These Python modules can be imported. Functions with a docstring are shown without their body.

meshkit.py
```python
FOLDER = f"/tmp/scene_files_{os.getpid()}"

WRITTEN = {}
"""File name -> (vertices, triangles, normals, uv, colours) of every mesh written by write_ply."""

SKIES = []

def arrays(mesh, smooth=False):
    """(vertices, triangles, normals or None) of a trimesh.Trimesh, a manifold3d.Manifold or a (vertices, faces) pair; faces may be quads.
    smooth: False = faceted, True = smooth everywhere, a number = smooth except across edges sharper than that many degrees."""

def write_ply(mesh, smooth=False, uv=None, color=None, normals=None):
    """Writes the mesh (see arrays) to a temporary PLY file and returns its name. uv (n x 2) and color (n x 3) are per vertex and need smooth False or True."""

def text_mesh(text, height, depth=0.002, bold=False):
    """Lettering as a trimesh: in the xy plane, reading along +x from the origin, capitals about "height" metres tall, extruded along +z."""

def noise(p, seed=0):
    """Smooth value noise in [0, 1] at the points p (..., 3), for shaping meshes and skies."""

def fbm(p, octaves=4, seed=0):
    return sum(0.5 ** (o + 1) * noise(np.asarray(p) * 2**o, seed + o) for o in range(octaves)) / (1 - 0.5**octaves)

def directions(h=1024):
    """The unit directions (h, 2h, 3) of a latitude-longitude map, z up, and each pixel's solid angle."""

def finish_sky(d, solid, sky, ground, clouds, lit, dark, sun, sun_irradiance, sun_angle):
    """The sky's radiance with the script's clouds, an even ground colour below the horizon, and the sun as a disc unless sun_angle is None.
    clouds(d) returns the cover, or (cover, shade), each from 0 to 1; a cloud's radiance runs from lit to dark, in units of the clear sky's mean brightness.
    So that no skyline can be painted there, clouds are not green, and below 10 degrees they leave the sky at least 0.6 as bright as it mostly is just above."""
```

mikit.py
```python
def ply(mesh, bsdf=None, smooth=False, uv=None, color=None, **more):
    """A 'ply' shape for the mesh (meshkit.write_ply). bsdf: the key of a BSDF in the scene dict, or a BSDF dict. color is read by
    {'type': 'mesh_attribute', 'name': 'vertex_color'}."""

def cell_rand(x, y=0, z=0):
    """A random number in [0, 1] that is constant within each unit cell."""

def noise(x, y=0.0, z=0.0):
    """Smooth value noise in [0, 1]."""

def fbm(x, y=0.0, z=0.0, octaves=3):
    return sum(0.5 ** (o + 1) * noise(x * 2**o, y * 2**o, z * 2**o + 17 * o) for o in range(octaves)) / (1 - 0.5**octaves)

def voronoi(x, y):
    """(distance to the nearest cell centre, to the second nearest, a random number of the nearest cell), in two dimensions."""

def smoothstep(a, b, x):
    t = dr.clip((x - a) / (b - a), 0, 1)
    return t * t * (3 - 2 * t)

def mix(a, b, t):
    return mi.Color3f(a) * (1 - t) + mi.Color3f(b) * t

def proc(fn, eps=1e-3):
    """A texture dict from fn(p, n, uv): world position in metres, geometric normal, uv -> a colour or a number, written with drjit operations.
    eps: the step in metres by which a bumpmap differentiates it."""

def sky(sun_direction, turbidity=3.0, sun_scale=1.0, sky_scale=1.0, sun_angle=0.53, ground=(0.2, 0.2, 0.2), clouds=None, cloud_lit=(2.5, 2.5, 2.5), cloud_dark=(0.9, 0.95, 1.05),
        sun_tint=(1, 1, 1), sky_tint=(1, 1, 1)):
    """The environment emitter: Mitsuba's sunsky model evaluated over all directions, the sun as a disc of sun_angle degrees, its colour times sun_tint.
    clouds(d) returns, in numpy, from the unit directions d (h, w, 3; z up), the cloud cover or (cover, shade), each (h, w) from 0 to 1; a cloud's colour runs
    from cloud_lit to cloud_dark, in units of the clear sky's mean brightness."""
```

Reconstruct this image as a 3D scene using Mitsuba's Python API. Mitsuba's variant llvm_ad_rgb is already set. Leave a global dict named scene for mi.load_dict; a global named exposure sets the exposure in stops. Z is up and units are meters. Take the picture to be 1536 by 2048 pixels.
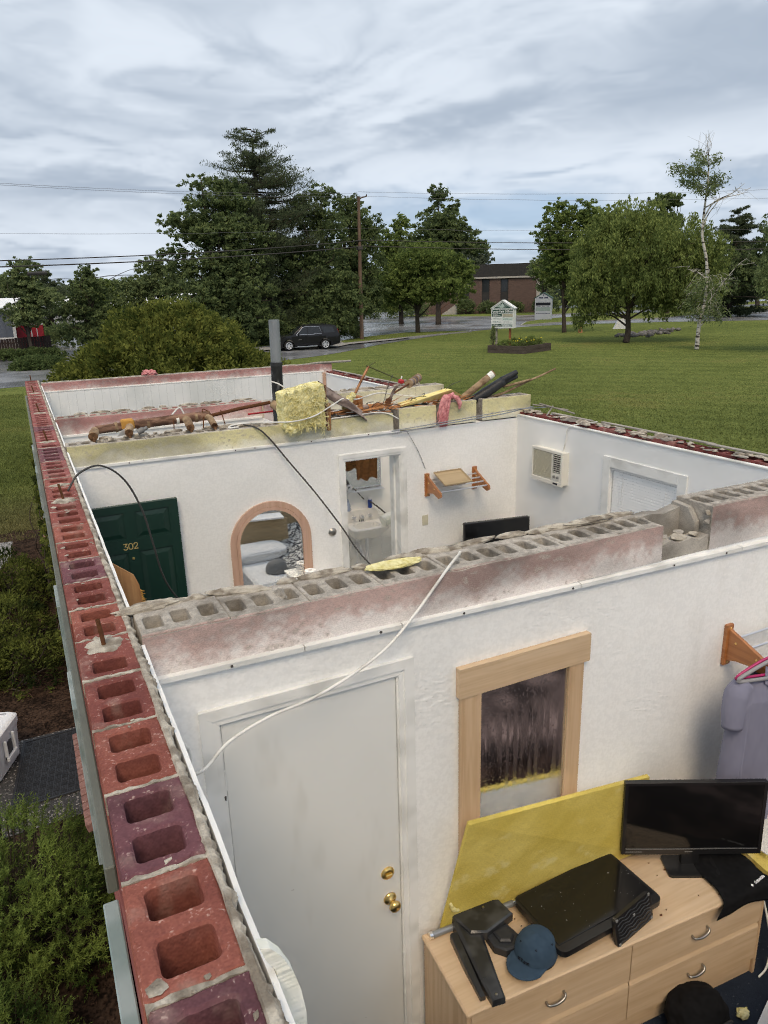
import math
import drjit as dr
import manifold3d as m3
import meshkit
import mikit
import mitsuba as mi
import numpy as np
import trimesh
from mikit import cell_rand, fbm, mix, noise, proc, smoothstep, voronoi
from shapely.geometry import Polygon

T = mi.ScalarTransform4f
scene = {"type": "scene"}
labels = {}

# ------------------------------------------------------------------ camera, sky, exposure
CAM = np.array([-0.2082, -1.0184, 3.5906])
FWD = np.array([0.41771, 0.86193, -0.28694])
UPV = np.array([0.15151, 0.24523, 0.95755])
scene["camera"] = {"type": "perspective", "fov": 55.672, "fov_axis": "x", "near_clip": 0.05, "far_clip": 4000.0,
                   "to_world": T().look_at(origin=CAM.tolist(), target=(CAM + FWD).tolist(), up=UPV.tolist())}


# cloud masses in this part of the sky: azimuth, elevation, their half sizes, lighter (+) or darker (-)
MASSES = [(0.279, 0.280, 0.261, 0.055, 0.3), (0.877, 0.244, 0.158, 0.055, -0.75), (0.092, 0.144, 0.179, 0.041, -0.3), (0.547, 0.148, 0.193, 0.019, 0.45), (0.108, 0.175, 0.117, 0.017, 0.35), (0.072, 0.078, 0.227, 0.038, 0.5), (0.387, 0.199, 0.227, 0.031, -0.3),
          (0.637, 0.229, 0.220, 0.018, 0.3), (0.828, 0.162, 0.151, 0.021, 0.45), (0.188, 0.234, 0.275, 0.028, -0.2), (0.682, 0.139, 0.041, 0.007, -0.6), (0.712, 0.250, 0.138, 0.028, 0.15), (0.138, 0.061, 0.124, 0.014, 0.3)]


def cloud_cover(d):
    z = np.clip(d[..., 2], 0.0, 1)
    # a cloud deck seen from below, flattening towards the horizon
    q = np.stack([d[..., 0] / (z + 0.30), d[..., 1] / (z + 0.30), 1.1 * np.log(z + 0.06)], -1)
    w1 = np.stack([meshkit.fbm(q * 1.6 + k, 4, 5 + k) for k in (0, 11, 23)], -1) - 0.5
    q = q + w1 * 0.9
    a = meshkit.fbm(q * 1.5 + 3.0, 4, 3)
    b = meshkit.fbm(q * np.array([3.4, 3.4, 6.5]) + w1 * 1.6 + 31.0, 6, 8)
    e = meshkit.fbm(q * np.array([13.0, 13.0, 17.0]) + 57.0, 4, 14)
    az = np.arctan2(d[..., 0], d[..., 1]) + (b - 0.5) * 0.30 + (a - 0.5) * 0.15
    el = np.arcsin(z) + (b - 0.5) * 0.06 + (e - 0.5) * 0.02
    m = sum(k * np.exp(-(((az - p) / s) ** 2 + ((el - h) / t) ** 2)) for p, h, s, t, k in MASSES)
    c = 1 / (1 + np.exp(-4.4 * ((a - 0.5) * 1.2 + (b - 0.5) * 1.7 + (e - 0.5) * 0.55 + 0.85 * m)))
    overcast = 1 - (0.10 + 0.90 * z) * 0.55          # an overcast sky is brighter overhead than at the horizon
    shade = np.clip(overcast * (1.02 - 0.86 * c), 0, 1)
    gap = np.exp(-(((az - 0.61) / 0.24) ** 2 + ((el - 0.085) / 0.05) ** 2))
    return np.clip(1.0 - 0.5 * gap * (1 - 0.6 * c), 0, 1), shade


SUN = (-0.35, -0.80, 1.05)
scene["sky"] = mikit.sky(SUN, turbidity=3, sun_scale=0.30, sun_angle=24, sun_tint=(1.0, 0.97, 0.92), clouds=cloud_cover, cloud_lit=(2.38, 2.58, 2.82), cloud_dark=(0.97, 1.19, 1.50), ground=(0.09, 0.1, 0.07))
exposure = 2.07


# ------------------------------------------------------------------ helpers
def uniq(key):
    if key not in scene and key not in labels:
        return key
    i = 1
    while f"{key}_{i:03d}" in scene or f"{key}_{i:03d}" in labels:
        i += 1
    return f"{key}_{i:03d}"


def add(key, mesh, mat, smooth=False, kind=None, label=None, **kw):
    key = uniq(key)
    scene[key] = mikit.ply(mesh, mat, smooth, **kw)
    if kind or label:
        labels[key] = {k: v for k, v in (("kind", kind), ("label", label)) if v}
    return key


def tag(key, label, cat=None, group=None, kind=None):
    labels.setdefault(key, {}).update({k: v for k, v in (("label", label), ("category", cat), ("group", group), ("kind", kind)) if v})
    return key


def thing(name, label, cat, group=None):
    return tag(uniq(name), label, cat, group)


def one(name, mesh, mat, label, cat, group=None, smooth=False):
    return tag(add(name, mesh, mat, smooth), label, cat, group)


def cat(*ms):
    out = []
    for m in ms:
        out += list(m) if isinstance(m, (list, tuple)) else [m]
    return trimesh.util.concatenate(out)


def bx(x0, x1, y0, y1, z0, z1, b=0.0):
    """A box; with b its edges are chamfered."""
    if b <= 0:
        m = trimesh.creation.box((x1 - x0, y1 - y0, z1 - z0))
        m.apply_translation(((x0 + x1) / 2, (y0 + y1) / 2, (z0 + z1) / 2))
        return m
    p = []
    for sx in (0, 1):
        for sy in (0, 1):
            for sz in (0, 1):
                c = np.array([(x0, x1)[sx], (y0, y1)[sy], (z0, z1)[sz]])
                i = np.array([b if not sx else -b, b if not sy else -b, b if not sz else -b])
                for k in range(3):
                    q = c + i
                    q[k] = c[k]
                    p.append(q)
    return trimesh.convex.convex_hull(np.array(p))


def cbox(c, s, b=0.0):
    return bx(c[0] - s[0] / 2, c[0] + s[0] / 2, c[1] - s[1] / 2, c[1] + s[1] / 2, c[2] - s[2] / 2, c[2] + s[2] / 2, b)


def xf(m, move=(0, 0, 0), rz=0.0, rx=0.0, ry=0.0):
    m = m.copy()
    for ang, ax in ((rx, (1, 0, 0)), (ry, (0, 1, 0)), (rz, (0, 0, 1))):
        if ang:
            m.apply_transform(trimesh.transformations.rotation_matrix(ang, ax))
    m.apply_translation(move)
    return m


def frame(m, o, x, y, z=None):
    """Local x, y, z axes mapped to the given world axes at origin o."""
    x, y = np.asarray(x, float), np.asarray(y, float)
    z = np.cross(x, y) if z is None else np.asarray(z, float)
    A = np.eye(4)
    A[:3, 0], A[:3, 1], A[:3, 2], A[:3, 3] = x, y, z, o
    m = m.copy()
    m.apply_transform(A)
    return m


def cut(base, holes):
    def mf(m):
        return m3.Manifold(m3.Mesh(np.array(m.vertices, np.float32), np.array(m.faces, np.uint32)))
    r = mf(base)
    for h in holes:
        r = r - mf(h)
    r = r.to_mesh()
    return trimesh.Trimesh(r.vert_properties[:, :3], r.tri_verts, process=False)


def hull(pts):
    return trimesh.convex.convex_hull(np.asarray(pts, float))


def smooth_path(p, n=8):
    p = np.asarray(p, float)
    q = np.vstack([2 * p[0] - p[1], p, 2 * p[-1] - p[-2]])
    out = []
    for i in range(len(p) - 1):
        a, b, c, d = q[i:i + 4]
        for t in np.arange(n) / n:
            out.append(0.5 * (2 * b + (c - a) * t + (2 * a - 5 * b + 4 * c - d) * t * t + (3 * b - a - 3 * c + d) * t ** 3))
    return np.array(out + [p[-1]])


def tube(p, r, sides=8, n=0):
    p = smooth_path(p, n) if n else np.asarray(p, float)
    t = np.gradient(p, axis=0)
    t /= np.linalg.norm(t, axis=1, keepdims=True) + 1e-12
    a = np.cross(t[0], [0, 0, 1.0] if abs(t[0][2]) < 0.9 else [1.0, 0, 0])
    A = []
    for k in range(len(p)):
        a = a - t[k] * (a @ t[k])
        a /= np.linalg.norm(a) + 1e-12
        A.append(a)
    A = np.array(A)
    B = np.cross(t, A)
    if np.ndim(r) == 0:
        r = np.full(len(p), r)
    elif len(r) != len(p):
        r = np.interp(np.linspace(0, 1, len(p)), np.linspace(0, 1, len(r)), r)
    ang = np.arange(sides) * 2 * np.pi / sides
    v = p[:, None] + np.asarray(r)[:, None, None] * (np.cos(ang)[None, :, None] * A[:, None] + np.sin(ang)[None, :, None] * B[:, None])
    f = []
    for i in range(len(p) - 1):
        for j in range(sides):
            k = (j + 1) % sides
            f += [[i * sides + j, i * sides + k, (i + 1) * sides + k], [i * sides + j, (i + 1) * sides + k, (i + 1) * sides + j]]
    v = np.vstack([v.reshape(-1, 3), p[0], p[-1]])
    c0, c1, e = len(v) - 2, len(v) - 1, (len(p) - 1) * sides
    for j in range(sides):
        k = (j + 1) % sides
        f += [[c0, k, j], [c1, e + j, e + k]]
    return trimesh.Trimesh(v, f, process=False)


def lathe(prof, o=(0, 0, 0), n=24, axis="z"):
    m = trimesh.creation.revolve(np.asarray(prof, float), sections=n)
    if axis == "y":
        m = xf(m, rx=math.pi / 2)
    elif axis == "x":
        m = xf(m, ry=math.pi / 2)
    m.apply_translation(o)
    return m


def prism(poly, h, holes=()):
    return trimesh.creation.extrude_polygon(Polygon(poly, holes), h, engine="earcut")


def face_y(poly, y0, y1, holes=()):
    """A polygon of (x, z) points extruded from y0 to y1."""
    m = prism(poly, abs(y1 - y0), holes)
    return frame(m, (0, max(y0, y1), 0), (1, 0, 0), (0, 0, 1), (0, -1, 0))


def face_x(poly, x0, x1, holes=()):
    """A polygon of (y, z) points extruded from x0 to x1."""
    m = prism(poly, abs(x1 - x0), holes)
    return frame(m, (min(x0, x1), 0, 0), (0, 1, 0), (0, 0, 1), (1, 0, 0))


def rrect(cx, cy, w, h, r, n=4):
    out = []
    for sx, sy, a0 in ((1, 1, 0), (-1, 1, 90), (-1, -1, 180), (1, -1, 270)):
        for a in np.radians(np.linspace(a0, a0 + 90, n)):
            out.append((cx + sx * (w / 2 - r) + r * math.cos(a), cy + sy * (h / 2 - r) + r * math.sin(a)))
    return out


def resample(ring, s):
    ring = np.asarray(ring, float)
    out = []
    for a, b in zip(ring, np.roll(ring, -1, 0)):
        k = max(1, int(round(np.linalg.norm(b - a) / s)))
        out += [a + (b - a) * t for t in np.arange(k) / k]
    return np.array(out)


def layered(outer, holes, layers, jit=0.0, step=0.02, seed=0):
    """Walls and a top face of a polygon with holes: layers = [(z, inset)], the edges broken by jit metres."""
    rings = []
    for k, r in enumerate([outer, *holes]):
        r = resample(r, step)
        area = 0.5 * np.sum(r[:, 0] * np.roll(r[:, 1], -1) - r[:, 1] * np.roll(r[:, 0], -1))
        if (area < 0) == (k == 0):
            r = r[::-1]
        e = np.roll(r, -1, 0) - np.roll(r, 1, 0)
        n = np.stack([-e[:, 1], e[:, 0]], 1)
        n /= np.linalg.norm(n, axis=1, keepdims=True) + 1e-9   # into the material
        rings.append((r, n))
    rng = np.random.default_rng(seed)
    V, F, base = [], [], 0
    tops = []
    for r, n in rings:
        rough = np.abs(rng.normal(0, jit, len(r))) + (rng.random(len(r)) < 0.06) * rng.random(len(r)) * jit * 4
        m = len(r)
        for li, (z, ins) in enumerate(layers):
            w = 0.25 + 0.75 * (li == len(layers) - 1)
            q = r + n * (ins + rough * w)[:, None]
            V.append(np.column_stack([q, np.full(m, z)]))
        tops.append(V[-1][:, :2])
        for li in range(len(layers) - 1):
            for j in range(m):
                a, b = base + li * m + j, base + li * m + (j + 1) % m
                F += [[a, b, b + m], [a, b + m, a + m]]
        base += m * len(layers)
    pg = Polygon(tops[0], tops[1:]).buffer(0)
    if hasattr(pg, "geoms"):
        pg = max(pg.geoms, key=lambda g: g.area)
    pv, pf = trimesh.creation.triangulate_polygon(pg, engine="earcut")
    pv = np.asarray(pv)
    tri = pv[pf]
    s = np.cross(tri[:, 1] - tri[:, 0], tri[:, 2] - tri[:, 0])
    pf = np.where((s < 0)[:, None], np.asarray(pf)[:, ::-1], pf)
    V.append(np.column_stack([pv, np.full(len(pv), layers[-1][0])]))
    F += (pf + base).tolist()
    return trimesh.Trimesh(np.vstack(V), np.array(F), process=False)


def lump(c, s, seed, amp=0.25, freq=2.2, sub=3):
    """An irregular stone-like lump with half sizes s."""
    m = trimesh.creation.icosphere(subdivisions=sub)
    v = np.array(m.vertices)
    v *= (1 + amp * 2 * (meshkit.fbm(v * freq + seed * 7.3, 4, seed % 50) - 0.5))[:, None]
    return trimesh.Trimesh(v * np.asarray(s) + np.asarray(c), m.faces, process=False)


def chunk(c, s, seed, n=13):
    """A broken angular piece."""
    r = np.random.default_rng(seed)
    p = r.normal(size=(n, 3))
    p /= np.linalg.norm(p, axis=1, keepdims=True)
    m = hull(p * (0.75 + 0.4 * r.random((n, 1)))).subdivide().subdivide()
    v = np.array(m.vertices)
    v = v * (1 + 0.22 * (meshkit.fbm(v * 3 + seed, 3, 5) - 0.5))[:, None]
    return trimesh.Trimesh(v * np.asarray(s) + np.asarray(c), m.faces, process=False)


def text_on(s, h, o, x, up, depth=0.002, bold=False, center=True):
    """Lettering that starts at (or is centred on) o, reading along x."""
    m = meshkit.text_mesh(s, h, depth, bold)
    if center:
        m.apply_translation((-(m.bounds[0][0] + m.bounds[1][0]) / 2, -h / 2, 0))
    x, up = np.asarray(x, float), np.asarray(up, float)
    return frame(m, o, x / np.linalg.norm(x), up / np.linalg.norm(up))


# ------------------------------------------------------------------ materials
def P(color, rough=0.8, spec=0.3, bump=None, eps=1e-3, two=True, **kw):
    b = {"type": "principled", "roughness": rough, "specular": spec, **kw}
    b["base_color"] = proc(color) if callable(color) else {"type": "rgb", "value": list(color)}
    if callable(rough):
        b["roughness"] = proc(rough)
    if bump:
        b = {"type": "bumpmap", "height": proc(bump, eps), "scale": 1.0, "bsdf": b}
    return {"type": "twosided", "bsdf": b} if two else b


def C3(*c):
    return mi.Color3f(*c)


def block_color(base, dark, pale=(0.62, 0.5, 0.44), k=0.0):
    def fn(p, n, uv):
        a = 0.55 * fbm(p.x * 9 + k, p.y * 9, p.z * 9, 3) + 0.45 * fbm(p.x * 2.6 + k, p.y * 2.6, 1.0, 2)
        s = fbm(p.x * 70 + k, p.y * 70, p.z * 40, 3)
        f = noise(p.x * 260, p.y * 260, p.z * 200 + k)
        c = mix(dark, base, smoothstep(0.28, 0.66, a * 0.7 + s * 0.3))
        c = mix(c, (0.36, 0.26, 0.22), smoothstep(0.55, 0.85, fbm(p.x * 19 + k, p.y * 19, p.z * 9, 4)) * 0.45)
        c = mix(c, pale, smoothstep(0.60, 0.78, s * 0.7 + f * 0.3) * 0.42 * smoothstep(0.2, 0.9, n.z))
        return c * (0.82 + 0.36 * f)
    return fn


def block_bump(p, n, uv):
    return 0.0022 * fbm(p.x * 120, p.y * 120, p.z * 120, 3) + 0.003 * fbm(p.x * 30, p.y * 30, p.z * 30, 2)


scene["red_block"] = P(block_color((0.235, 0.076, 0.060), (0.145, 0.044, 0.037)), 0.85, 0.25, block_bump)
scene["orange_block"] = P(block_color((0.275, 0.094, 0.068), (0.175, 0.055, 0.042), k=3.0), 0.85, 0.25, block_bump)
scene["purple_block"] = P(block_color((0.150, 0.062, 0.072), (0.085, 0.036, 0.043), k=7.0), 0.85, 0.25, block_bump)
scene["faded_block"] = P(block_color((0.24, 0.085, 0.078), (0.15, 0.05, 0.046), k=11.0), 0.88, 0.2, block_bump)


def mortar_color(p, n, uv):
    a = fbm(p.x * 25, p.y * 25, p.z * 25, 3)
    f = noise(p.x * 300, p.y * 300, p.z * 300)
    return mix((0.20, 0.17, 0.135), (0.46, 0.42, 0.35), smoothstep(0.3, 0.7, a)) * (0.8 + 0.4 * f)


def concrete_bump(p, n, uv):
    return 0.003 * fbm(p.x * 90, p.y * 90, p.z * 90, 3) + 0.004 * fbm(p.x * 22, p.y * 22, p.z * 22, 2)


scene["mortar"] = P(mortar_color, 0.9, 0.2, concrete_bump)


def painted_block(paint, low, dirt, front):
    def fn(p, n, uv):
        a = fbm(p.x * 5, p.y * 5, p.z * 7, 4)
        f = noise(p.x * 240, p.y * 240, p.z * 240)
        s = fbm(p.x * 40, p.y * 40, p.z * 40, 3)
        raw = mix((0.19, 0.17, 0.145), (0.42, 0.385, 0.335), smoothstep(0.25, 0.75, a * 0.5 + s * 0.5)) * (0.8 + 0.4 * f)
        st = fbm(p.x * 14, p.z * 3, 2.0, 3)
        pt = mix(dirt, paint, smoothstep(0.2, 0.62, a * 0.65 + s * 0.35))
        pt = mix(pt, low, smoothstep(2.42, 2.28, p.z + 0.09 * (st - 0.5) + 0.14 * (a - 0.5) + 0.10 * (s - 0.5)) * 0.8)
        pt = pt * (0.72 + 0.56 * smoothstep(0.2, 0.7, fbm(p.x * 2.1, p.y * 2, p.z * 5, 3)))
        pt = mix(pt, raw, smoothstep(0.60, 0.72, s * 0.6 + a * 0.4) * 0.6)
        pt = pt * (0.82 + 0.36 * f)
        return mix(raw, pt, smoothstep(0.4, 0.7, -n.y) * dr.select(p.y < front, 1.0, 0.0))
    return fn


scene["pink_block"] = P(painted_block((0.38, 0.272, 0.245), (0.66, 0.63, 0.60), (0.24, 0.19, 0.172), 1.48), 0.85, 0.2, concrete_bump)
scene["yellow_block"] = P(painted_block((0.52, 0.48, 0.27), (0.64, 0.62, 0.53), (0.36, 0.34, 0.21), 5.44), 0.85, 0.2, concrete_bump)
scene["rose_block"] = P(painted_block((0.42, 0.22, 0.205), (0.62, 0.57, 0.54), (0.29, 0.165, 0.155), 11.06), 0.85, 0.2, concrete_bump)
scene["cream_block"] = P(painted_block((0.56, 0.52, 0.36), (0.60, 0.58, 0.50), (0.40, 0.37, 0.25), 7.10), 0.85, 0.2, concrete_bump)


def concrete_color(p, n, uv):
    a = fbm(p.x * 7, p.y * 7, p.z * 7, 4)
    f = noise(p.x * 240, p.y * 240, p.z * 240)
    return mix((0.17, 0.155, 0.135), (0.40, 0.37, 0.325), smoothstep(0.25, 0.75, a)) * (0.8 + 0.4 * f)


scene["concrete"] = P(concrete_color, 0.9, 0.2, concrete_bump)


def plaster_color(p, n, uv):
    a = fbm(p.x * 1.3, p.y * 1.3, p.z * 1.3, 4)
    st = fbm(p.x * 9 + p.y * 9, p.z * 1.2, 4.0, 3)
    c = mix((0.765, 0.765, 0.745), (0.84, 0.84, 0.825), smoothstep(0.3, 0.7, a))
    c = mix(c, (0.66, 0.655, 0.62), smoothstep(0.62, 0.8, st * 0.6 + a * 0.4) * 0.35)
    sp = noise(p.x * 34 + 5, p.y * 34, p.z * 34)
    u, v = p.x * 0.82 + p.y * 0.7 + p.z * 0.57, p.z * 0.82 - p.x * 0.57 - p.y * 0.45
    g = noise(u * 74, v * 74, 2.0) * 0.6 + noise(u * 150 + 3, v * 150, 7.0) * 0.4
    c = c * (0.962 + 0.076 * smoothstep(0.2, 0.8, g))  # fine speckle put into the colour, standing in for shading of the stipple
    return mix(c, (0.35, 0.33, 0.3), smoothstep(0.975, 0.99, sp) * 0.6)


def stipple(p, n, uv):
    u, v = p.x * 0.82 + p.y * 0.7 + p.z * 0.57, p.z * 0.82 - p.x * 0.57 - p.y * 0.45
    a = noise(u * 112, v * 112, 3.0)
    b = noise(u * 61 + v * 23 + 4, v * 64 - u * 21, 9.0)
    k = smoothstep(0.3, 0.7, fbm(u * 2.3, v * 2.3, 5.0, 3))
    return (0.0010 + 0.0008 * k) * smoothstep(0.45, 0.85, a) + 0.0010 * k * smoothstep(0.45, 0.8, b)


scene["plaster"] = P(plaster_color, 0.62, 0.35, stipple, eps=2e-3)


def smooth_white(p, n, uv):
    a = fbm(p.x * 1.7 + 3, p.y * 1.7, p.z * 1.7, 4)
    return mix((0.76, 0.765, 0.75), (0.83, 0.83, 0.82), smoothstep(0.3, 0.7, a))


scene["white_wallboard"] = P(smooth_white, 0.55, 0.35)


def door_white(p, n, uv):
    a = fbm(p.x * 1.1, p.y * 2, p.z * 1.1, 4)
    b = noise(p.x * 22, p.y * 22, p.z * 22)
    return mix(mix(mix((0.64, 0.645, 0.615), (0.70, 0.705, 0.68), smoothstep(0.3, 0.7, a)), (0.50, 0.495, 0.45), smoothstep(0.60, 0.78, fbm(p.x * 7, p.y * 7, p.z * 1.6, 4)) * 0.35), (0.3, 0.28, 0.25), smoothstep(0.982, 0.992, b) * 0.7)


scene["door_paint"] = P(door_white, 0.38, 0.45, lambda p, n, uv: 0.0006 * fbm(p.x * 18, p.y * 18, p.z * 5, 2), eps=3e-3)
scene["trim_white"] = P(lambda p, n, uv: mix((0.60, 0.60, 0.57), (0.77, 0.77, 0.745), smoothstep(0.25, 0.6, fbm(p.x * 6, p.y * 6, p.z * 6, 3))), 0.45, 0.4)


def panel_white(p, n, uv):
    g = dr.abs((p.x * 8.2) - dr.floor(p.x * 8.2) - 0.5)
    a = fbm(p.x * 2.2, 3.0, p.z * 0.8, 4)
    c = mix((0.62, 0.64, 0.62), (0.74, 0.75, 0.735), smoothstep(0.3, 0.7, a))
    return c * (1 - 0.13 * smoothstep(0.44, 0.48, g))


scene["white_panelling"] = P(panel_white, 0.5, 0.4)
scene["white_tile"] = P(lambda p, n, uv: mix((0.55, 0.54, 0.5), (0.72, 0.71, 0.68), smoothstep(0.3, 0.7, fbm(p.x * 3, p.y * 3, p.z * 3, 3))), 0.18, 0.5)


def wood_fn(a, b, along="x", s=1.0):
    def fn(p, n, uv):
        u, v, w = (p.x, p.y, p.z) if along == "x" else (p.z, p.x, p.y) if along == "z" else (p.y, p.x, p.z)
        g = fbm(u * 2.2 * s, v * 46 * s, w * 46 * s, 4)
        h = noise(u * 9 * s, v * 160 * s, w * 160 * s)
        k = fbm(u * 1.1, v * 5, w * 5, 2)
        return mix(a, b, smoothstep(0.25, 0.75, g * 0.55 + k * 0.3 + h * 0.15))
    return fn


scene["maple_wood"] = P(wood_fn((0.50, 0.355, 0.215), (0.60, 0.45, 0.30)), 0.42, 0.4)
scene["maple_wood_upright"] = P(wood_fn((0.45, 0.30, 0.17), (0.575, 0.41, 0.26), "z"), 0.42, 0.4)
scene["orange_wood"] = P(wood_fn((0.27, 0.095, 0.028), (0.40, 0.165, 0.055), "y"), 0.32, 0.5, clearcoat=0.4, clearcoat_gloss=0.8)
scene["raw_wood"] = P(wood_fn((0.24, 0.115, 0.045), (0.40, 0.22, 0.10), "z"), 0.75, 0.2)
scene["pink_wood"] = P(wood_fn((0.46, 0.29, 0.205), (0.55, 0.37, 0.28), "z"), 0.45, 0.4)
scene["brown_fibre"] = P(lambda p, n, uv: mix((0.05, 0.026, 0.014), (0.19, 0.105, 0.055), smoothstep(0.3, 0.75, fbm(p.x * 30, p.y * 30, p.z * 30, 4))), 0.9, 0.1, lambda p, n, uv: 0.006 * fbm(p.x * 60, p.y * 60, p.z * 60, 3))


def carpet_fn(p, n, uv):
    f = noise(p.x * 420, p.y * 420, 1.0)
    a = fbm(p.x * 9, p.y * 9, 2.0, 3)
    sp = smoothstep(0.90, 0.95, noise(p.x * 75, p.y * 75, 5.0))
    c = mix((0.010, 0.014, 0.024), (0.030, 0.040, 0.060), f * 0.6 + a * 0.4)
    return mix(c, (0.16, 0.17, 0.17), sp * 0.5)


scene["carpet"] = P(carpet_fn, 0.95, 0.1, lambda p, n, uv: 0.004 * noise(p.x * 300, p.y * 300, 0.0))
scene["green_door"] = P(lambda p, n, uv: mix((0.004, 0.022, 0.015), (0.007, 0.033, 0.023), fbm(p.x * 8, p.y * 8, p.z * 3, 3)), 0.33, 0.5)
scene["brass"] = P((0.78, 0.55, 0.20), 0.18, 0.5, metallic=1.0)
scene["nickel"] = P((0.36, 0.34, 0.31), 0.3, 0.5, metallic=1.0)
scene["chrome"] = P((0.82, 0.82, 0.84), 0.12, 0.5, metallic=1.0)
scene["mirror_glass"] = {"type": "twosided", "bsdf": {"type": "conductor", "specular_reflectance": {"type": "rgb", "value": [0.78, 0.8, 0.8]}}}


def wet_alpha(p, n, uv):
    u = p.x * 46
    col = smoothstep(0.45, 0.75, noise(u, p.z * 2.4, 1.0)) * smoothstep(1.78, 1.45, p.z)
    drops = smoothstep(0.66, 0.80, noise(p.x * 120, p.z * 100, 3.0))
    return 0.010 + 0.07 * dr.maximum(col, drops)


scene["wet_mirror"] = {"type": "twosided", "bsdf": {"type": "bumpmap", "scale": 1.0, "height": proc(lambda p, n, uv: 0.0004 * smoothstep(0.80, 0.93, noise(p.x * 120, p.y * 120, p.z * 100)) + 0.0004 * smoothstep(0.5, 0.8, noise(p.x * 55, 1.0, p.z * 5)) * smoothstep(1.7, 1.5, p.z)),
                       "bsdf": {"type": "roughconductor", "alpha": proc(wet_alpha), "specular_reflectance": {"type": "rgb", "value": [0.72, 0.73, 0.73]}}}}


def wool(a, b, s=1.0):
    def fn(p, n, uv):
        q = fbm(p.x * 22 * s, p.y * 22 * s, p.z * 22 * s, 4)
        st = fbm(p.x * 16 * s + p.z * 60 * s, p.y * 20 * s, p.z * 30 * s - p.x * 50 * s, 3)
        return mix(a, b, smoothstep(0.3, 0.7, q * 0.5 + st * 0.5))
    return fn


scene["yellow_wool"] = P(wool((0.56, 0.49, 0.18), (0.76, 0.72, 0.42), 1.6), 0.95, 0.05, lambda p, n, uv: 0.010 * fbm(p.x * 40 + p.z * 60, p.y * 70, p.z * 60 - p.x * 70, 4), eps=3e-3)


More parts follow.
